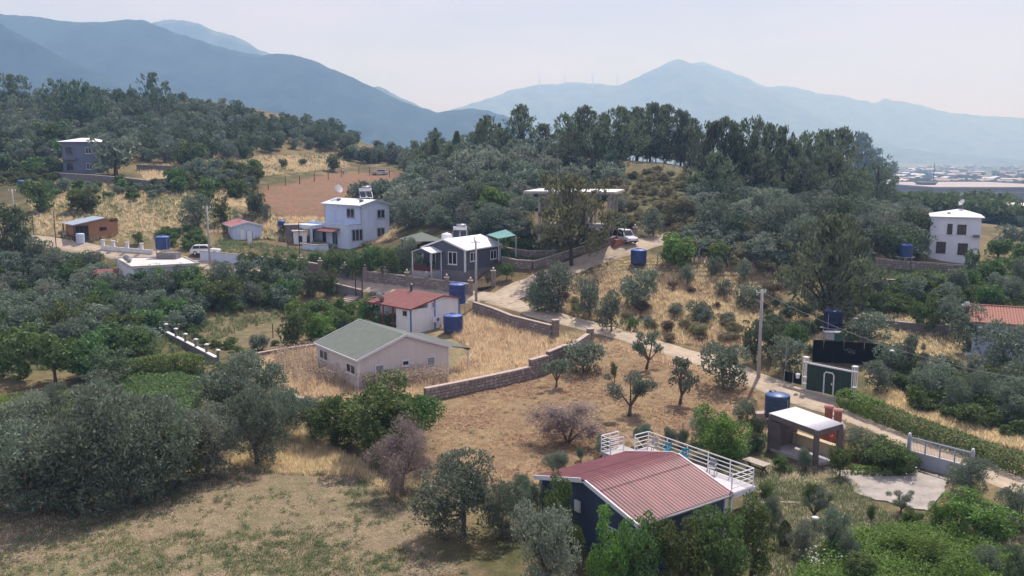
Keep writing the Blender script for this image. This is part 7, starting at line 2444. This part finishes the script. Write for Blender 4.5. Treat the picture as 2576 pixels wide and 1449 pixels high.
for k, (u, v0, v1) in enumerate(((1357, 188, 218), (1421, 191, 214), (1491, 188, 214), (1553, 193, 218))):
    p = at_y(u, v1, 6880)
    s_ = mpp(p)
    h = (v1 - v0) * s_
    o = thing('wind_turbine', ['first wind turbine from the left on the far hazy ridge', 'second wind turbine from the left on the far hazy ridge', 'third wind turbine from the left on the far hazy ridge', 'wind turbine nearest the pointed peak on the far ridge'][k], 'wind turbine', p)
    MB().tube([(0, 0, -20), (0, 0, h)], [4, 2.5], 8).build('tower', M_CONC, o)
    MB().box(-2.5, 2.5, -6, 6, h, h + 5).build('nacelle', M_CONC, o)
    for j in range(3):
        a = j * 2.094 + k
        MB().bar((0, -7, h + 2), (math.cos(a) * h * .45, -7, h + 2 + math.sin(a) * h * .45), 3.0, 1.2).build('blade', M_CONC, o)
# ------------------------------------------------------------------ undergrowth, grass, hedges
rg = np.random.default_rng(77)
LG = {
    'gold': leafmat('dry_grass', (.80, .68, .44), .30, .5, 0, .02),
    'tan': leafmat('dry_stubble', (.74, .63, .46), .30, .5, 0, .02),
    'straw': leafmat('straw', (.44, .33, .20), .40, .3, 0, .02),
    'rusty': leafmat('rusty_grass', (.56, .42, .28), .35, .5, 0, .02),
    'weed': leafmat('green_weed', (.20, .265, .125), .40, .45, 0, .03),
    'lush': leafmat('lush_weed', (.19, .31, .075), .40, .45, 0, .03),
    'gourd': leafmat('gourd_leaf', (.15, .25, .09), .35, .45, 0, .02),
    'white': leafmat('white_flower', (.75, .75, .70), .1, .2, 0, .0),
}
def under(polys, n, kinds, w, leaf, label, thr=None, lod='far', hr=(.6, .9), name='undergrowth'):
    P = field_points(polys, n, rg, thr, .08, 3)
    P = [p for p in P if (name == 'thicket' or not blocked(p[0], p[1]) or leaf == 'scrub') and not any(abs(p[0] - a) < r and abs(p[1] - b) < r for a, b, r in ROADPTS)]
    tag(joined(name, [(p, q_, q_ * rg.uniform(*hr)) for p in P for q_ in [rg.uniform(*w)]], kinds, leaf, None, lod), label, 'undergrowth', kind='stuff')
ROADPTS = []
for ln_ in ([(2680, 1268), (2430, 1160), (2290, 1102), (2130, 1038), (1990, 988), (1890, 952), (1750, 898), (1640, 864), (1540, 836), (1420, 808), (1340, 783), (1275, 760), (1225, 744)],
            [(1275, 742), (1330, 718), (1390, 692), (1450, 664), (1530, 640), (1600, 620), (1655, 604)],
            [(1300, 758), (1200, 744), (1100, 738), (1000, 726), (900, 714), (820, 705), (760, 698), (640, 682), (520, 664), (430, 652), (285, 634), (180, 618), (60, 604)]):
    for q_ in smooth_line(gpoly(ln_), 2.5):
        ROADPTS.append((q_[0], q_[1], 3.4))
for o_ in (bh, bg, ct, gh, wh, pf, fo, cb, rw, ub, sh, to):
    ROADPTS.append((o_.location.x, o_.location.y, 8.0 if o_ is fo else 5.5))
# slopes and groves
under([[(1000, 430), (1250, 385), (1560, 430), (1560, 500), (1330, 540), (1320, 600), (1100, 590), (960, 560), (960, 480)], [(1750, 500), (2230, 560), (2330, 610), (2300, 690), (2150, 640), (1960, 690), (1740, 600)]], 330, ['shrub'], (1.6, 3.6), 'olive', 'grey-green undergrowth between the olives of the middle hill')
under([[(1700, 560), (1990, 600), (1980, 700), (1720, 650)], [(1540, 440), (1760, 440), (1740, 590), (1560, 600)]], 120, ['scrub'], (1.2, 2.6), 'scrub', 'dry scrub undergrowth on the bare part of the middle hill')
under([[(-60, 660), (240, 660), (300, 720), (480, 745), (740, 700), (750, 760), (560, 800), (400, 840), (330, 900), (-60, 920)]], 430, ['shrub', 'green'], (1.3, 3.0), 'green', 'green undergrowth filling the gaps of the middle grove')
under([[(-60, 650), (240, 660), (480, 745), (740, 700), (740, 770), (400, 850), (330, 900), (-60, 900)]], 300, ['olive', 'shrub'], (1.6, 3.4), 'olive', 'grey undergrowth filling the gaps of the middle grove')
under([[(-60, 360), (160, 360), (150, 460), (-60, 470)], [(430, 440), (830, 410), (830, 440), (660, 470), (620, 505), (430, 490)], [(850, 400), (1020, 400), (1010, 450), (880, 440)]], 150, ['shrub'], (1.6, 3.2), 'green', 'bushy undergrowth below the left hill')
under([[(1650, 590), (1990, 640), (1970, 690), (1720, 640)]], 90, ['shrub'], (1.5, 3.2), 'olive', 'bushes along the upper edge of the tan clearing')
under([[(1540, 700), (1960, 720), (1960, 880), (1760, 868), (1640, 842), (1520, 790)]], 26, ['scrub'], (.9, 2.0), 'scrub', 'low scrub on the road bank', None, 'far', (.5, .8))
under([[(1930, 700), (2130, 760), (2160, 900), (1980, 930), (1920, 880)]], 38, ['shrub'], (1.2, 2.8), 'dark', 'dark undergrowth under the big dark pine')
under([[(2160, 740), (2576, 735), (2576, 800), (2440, 770), (2290, 790), (2200, 800)], [(2190, 880), (2576, 960), (2576, 1120), (2300, 1030)]], 210, ['shrub', 'green'], (1.0, 2.4), 'green', 'garden undergrowth on the right')
under([[(780, 640), (1030, 640), (1030, 700), (900, 700), (780, 680)], [(560, 610), (760, 640), (750, 670), (560, 650)], [(1250, 600), (1400, 640), (1330, 670), (1250, 660)], [(400, 580), (520, 590), (520, 640), (400, 630)]], 40, ['shrub', 'green'], (1.0, 2.2), 'green', 'garden bushes of the village plots')
under([[(2480, 560), (2640, 540), (2640, 720), (2540, 720)], [(2220, 580), (2330, 560), (2330, 640), (2240, 640)]], 60, ['olive'], (3, 5), 'olive', 'trees behind the white house at right', None, 'far', (.8, 1.0), 'thicket')
under([[(1480, 560), (1560, 560), (1560, 610), (1480, 610)], [(1150, 560), (1330, 570), (1330, 600), (1180, 600)]], 36, ['shrub'], (1.6, 3.2), 'olive', 'bushes behind the grey house and the concrete frame')
under([[(480, 790), (560, 850), (640, 860), (740, 810), (760, 850), (640, 885), (540, 890), (470, 830)]], 60, ['shrub', 'green'], (.6, 1.5), 'green', 'low garden plants round the tilled plot', None, 'far', (.5, .8))
under([[(730, 780), (990, 760), (1000, 820), (800, 870), (730, 850)]], 70, ['green', 'shrub'], (1.2, 2.4), 'bright', 'bright garden shrubs left of the white cottage')

# tall dry grass
def grass(polys, n, b, h, w, key, label, thr=None, sc=.3, seed=0, lean=.85, name='dry_grass'):
    P = field_points(polys, n, rg, thr, sc, seed)
    rp = np.array(ROADPTS[:-12])
    P = P[(((P[:, None, :2] - rp[None, :, :2]) ** 2).sum(-1).min(1) > 2.0 ** 2)]
    hh = h * (.5 + fbm(P[:, 0] * .5, P[:, 1] * .5, seed + 9, 3))
    v, f = tufts(P, b, hh, w, rg, lean)
    stuff(name, v, f, LG[key], label, 'grass')
YARD = [(640, 905), (790, 880), (900, 950), (1130, 945), (1190, 880), (1110, 830), (1185, 792), (1390, 850), (1475, 868), (1425, 905), (1330, 940), (1080, 1000), (760, 1020), (720, 985)]
grass(YARD, 5200, 9, .62, .030, 'gold', 'tall golden grass round the beige house')
grass(YARD, 700, 8, .75, .030, 'rusty', 'rusty dry weeds in the yard of the beige house', .5, .2, 4)
BANK = [(1330, 690), (1500, 690), (1960, 720), (1975, 880), (1760, 872), (1640, 848), (1480, 812), (1340, 775)]
grass(BANK, 5200, 8, .60, .035, 'gold', 'tall golden grass on the road bank')
grass(BANK, 1300, 8, .75, .040, 'rusty', 'rusty grass on the road bank', .48, .15, 6)
grass([(1480, 640), (1960, 690), (1960, 730), (1500, 695)], 1800, 7, .35, .04, 'gold', 'dry grass on the tan clearing')
SLOPE = [[(60, 470), (560, 455), (640, 500), (640, 570), (500, 600), (100, 605)], [(560, 500), (700, 550), (860, 545), (1000, 560), (1000, 600), (640, 600)], [(340, 425), (860, 385), (880, 420), (640, 445), (380, 470)]]
grass(SLOPE, 3600, 9, .6, .045, 'gold', 'tall dry grass on the slope behind the wooden cabin')
grass(SLOPE, 2200, 8, .6, .05, 'weed', 'greenish weeds on the slope behind the wooden cabin', .5, .1, 8)
grass([[(1540, 410), (1760, 410), (1760, 590), (1540, 600)], [(1700, 560), (1990, 640), (1960, 700), (1680, 650)]], 2000, 8, .8, .07, 'tan', 'dry grass on the bare crest of the middle hill')
grass([[(1940, 780), (2100, 800), (2060, 900), (1950, 920)], [(2120, 790), (2450, 800), (2470, 990), (2180, 960)], [(2190, 960), (2576, 1090), (2576, 1140), (2180, 1000)]], 1500, 8, .5, .04, 'gold', 'dry grass in the right gardens')
grass([[(2190, 685), (2576, 690), (2576, 735), (2200, 722)], [(2180, 735), (2576, 740), (2576, 800), (2160, 790)]], 1500, 8, .6, .05, 'weed', 'green-gold grass on the terraces below the white house at right')
grass([[(-60, 640), (300, 650), (480, 760), (740, 720), (740, 780), (480, 880), (-60, 960)]], 3000, 8, .7, .05, 'weed', 'weeds in the middle grove')
grass([[(1040, 600), (1400, 600), (1400, 660), (1260, 680)], [(540, 600), (1020, 620), (1020, 690), (760, 680), (540, 640)]], 1500, 7, .5, .05, 'weed', 'green weeds in the village gardens')
ROADSIDE = [(1240, 800), (1400, 835), (1560, 862), (1760, 920), (1900, 975), (1900, 990), (1740, 935), (1560, 880), (1400, 850)]
grass(ROADSIDE, 900, 7, .45, .03, 'gold', 'dry grass along the lower road edge')
grass([(2040, 1030), (2300, 1130), (2576, 1230), (2576, 1200), (2300, 1085), (2060, 990)], 700, 7, .4, .03, 'tan', 'dry grass along the road at right')

FIELD = [(-60, 1520), (-60, 1240), (200, 1250), (480, 1180), (640, 1130), (770, 1100), (960, 1190), (1100, 1290), (1060, 1400), (1330, 1500)]
grass(FIELD, 7000, 5, .10, .018, 'tan', 'short dry stubble of the near field', None, .3, 0, 1.2)
P = field_points(FIELD, 1250, rg, .53, .16, 14)
v, f = clumps(P, 18, .22, .14, .11, .055, rg); stuff('weeds', v, f, LG['weed'], 'green weeds in patches over the near field', 'weeds')
P = field_points(FIELD, 420, rg, .42, .3, 15)
v, f = clumps(P, 22, .20, .22, .12, .06, rg); stuff('weeds', v, f, LG['weed'], 'scattered taller green weeds of the near field', 'weeds')
grass([(-60, 1330), (900, 1330), (1330, 1500), (-60, 1520)], 1500, 7, .15, .02, 'weed', 'green grass patches at the bottom of the near field', .57, .12, 16, .8)
EDGE = [(560, 1160), (760, 1090), (900, 1160), (1010, 1260), (900, 1200), (700, 1190)]
grass(EDGE, 1800, 8, .45, .022, 'gold', 'tall dry grass at the upper edge of the near field')
STUB = [(1090, 1018), (1330, 955), (1490, 885), (1560, 872), (1740, 925), (1900, 985), (1930, 1085), (1620, 1110), (1450, 1180), (1260, 1235), (1105, 1175), (1075, 1085)]
P = field_points(STUB, 26000, rg)
P[:, 2] += rg.random(len(P)) * .06
N = unit(rg.normal(size=(len(P), 3)) * .45 + np.array([0, 0, 1.0]))
v, f = cards(P, N, .22, .035, rg); stuff('straw_litter', v, f, LG['straw'], 'straw litter lying over the field above the red roof', 'straw')
P = field_points(STUB, 2600, rg, .5, .3, 30)
v, f = clumps(P, 7, .13, .08, .14, .09, rg); stuff('clods', v, f, LG['rusty'], 'brown clods and cut stalks in the straw field', 'clods')
P = field_points(STUB, 60, rg)
v, f = clumps(P, 20, .2, .15, .12, .06, rg); stuff('weeds', v, f, LG['weed'], 'few green weeds in the straw field', 'weeds')
LAWN = [(1870, 1150), (2110, 1180), (2230, 1290), (2420, 1310), (2600, 1260), (2600, 1520), (1900, 1520), (1900, 1280)]
grass(LAWN, 8500, 7, .20, .018, 'weed', 'green grass of the garden at lower right', .40, .25, 17, .8)
grass(LAWN, 2500, 7, .22, .018, 'tan', 'dry tufts in the garden at lower right')
VINE = [(2040, 1400), (2150, 1350), (2300, 1330), (2420, 1350), (2540, 1400), (2600, 1520), (1980, 1520)]
P = field_points(VINE, 2600, rg, .32, .25, 19)
v, f = clumps(P, 26, .42, .55, .15, .10, rg); stuff('vines', v, f, LG['lush'], 'bright green vine patch in the lower right corner', 'vines')
P = field_points([(-60, 1000), (120, 985), (265, 1005), (200, 1055), (-60, 1060)], 900, rg)
v, f = clumps(P, 16, .3, .22, .16, .08, rg); stuff('weeds', v, f, LG['lush'], 'green grass path left of the vegetable patch', 'weeds')
P = field_points([(270, 968), (350, 950), (455, 942), (500, 962), (488, 1040), (300, 1045)], 1500, rg)
v, f = clumps(P, 16, .38, .30, .26, .22, rg); stuff('gourd_patch', v, f, LG['gourd'], 'broad-leaved green vegetable patch below the clipped hedge', 'vegetable patch')
P = field_points([[(2190, 1130), (2576, 1290), (2576, 1330), (2300, 1270)], [(2000, 1400), (2120, 1440), (2040, 1449)]], 26, rg)
v, f = clumps(P, 5, .12, .8, .12, .11, rg); stuff('white_flowers', v, f, LG['white'], 'white umbel flowers dotted along the lower right gardens', 'flowers')
# dry thistles round the beige house
P = field_points([[(690, 900), (800, 890), (905, 950), (900, 975), (760, 985), (700, 950)], [(880, 950), (1130, 955), (1125, 985), (900, 990)]], 330, rg)
v, f = tufts(P, 5, np.full(len(P), 1.5), .018, rg, .45)
stuff('thistles', v, f, LM['dead'], 'dry thistle stalks before the beige house', 'thistles')
n_ = len(P) * 12
Q = np.repeat(P, 12, 0) + np.concatenate([rg.normal(size=(n_, 2)) * .38, rg.uniform(.75, 1.75, (n_, 1))], 1)
v, f = cards(Q, unit(rg.normal(size=(n_, 3))), .13, .12, rg)
stuff('thistle_heads', v, f, LM['thistle'], 'pale dry thistle heads before the beige house', 'thistles')
# hedges
hedge('hedge', 'clipped dark hedge with a bright top above the green vegetable patch', [(318, 948), (380, 940), (450, 934), (512, 940)], 1.9, 1.5, 'bright', 320, .20, .13, rg)
hedge('hedge', 'long bright green hedge beyond the road from the green gate, first stretch', [(2118, 1022), (2165, 1042), (2215, 1064)], 1.7, 2.0, 'bright', 360, .19, .13, rg)
hedge('hedge', 'dull green hedge beyond the road, long stretch behind the grey gate', [(2215, 1064), (2330, 1108), (2450, 1152), (2590, 1205)], 1.5, 2.0, 'green', 340, .19, .12, rg)
hedge('hedge', 'green creeper mass between the shelter and the grey gate', [(2150, 1150), (2200, 1168), (2262, 1178), (2300, 1190)], 1.3, 2.0, 'green', 330, .18, .12, rg, 'creeper')
hedge('hedge', 'bright creeper spilling over the edge of the paved yard', [(2140, 1186), (2200, 1192), (2260, 1190)], .5, 1.3, 'bright', 480, .18, .12, rg, 'creeper')
hedge('hedge', 'green vine row along the terrace foot behind the picnic table', [(1830, 1160), (1880, 1130), (1910, 1110)], 1.0, 1.6, 'green', 260, .18, .11, rg, 'creeper')

P = np.concatenate([field_points([[(1220, 735), (1540, 825), (1900, 945), (2300, 1095), (2600, 1215), (2600, 1240), (2280, 1115), (1880, 965), (1530, 848), (1230, 765)]], 1500, rg), field_points([STUB], 500, rg)])
P[:, 2] += .07 * (np.arange(len(P)) < 1500) + .02
v, f = cards(P, unit(rg.normal(size=(len(P), 3)) * .5 + np.array([0, 0, 1.])), .13, .10, rg)
stuff('pebbles', v, f, mat('pebble', (.46, .41, .35), .9, .3, 9), 'pale pebbles scattered over the dirt road and fields', 'pebbles')
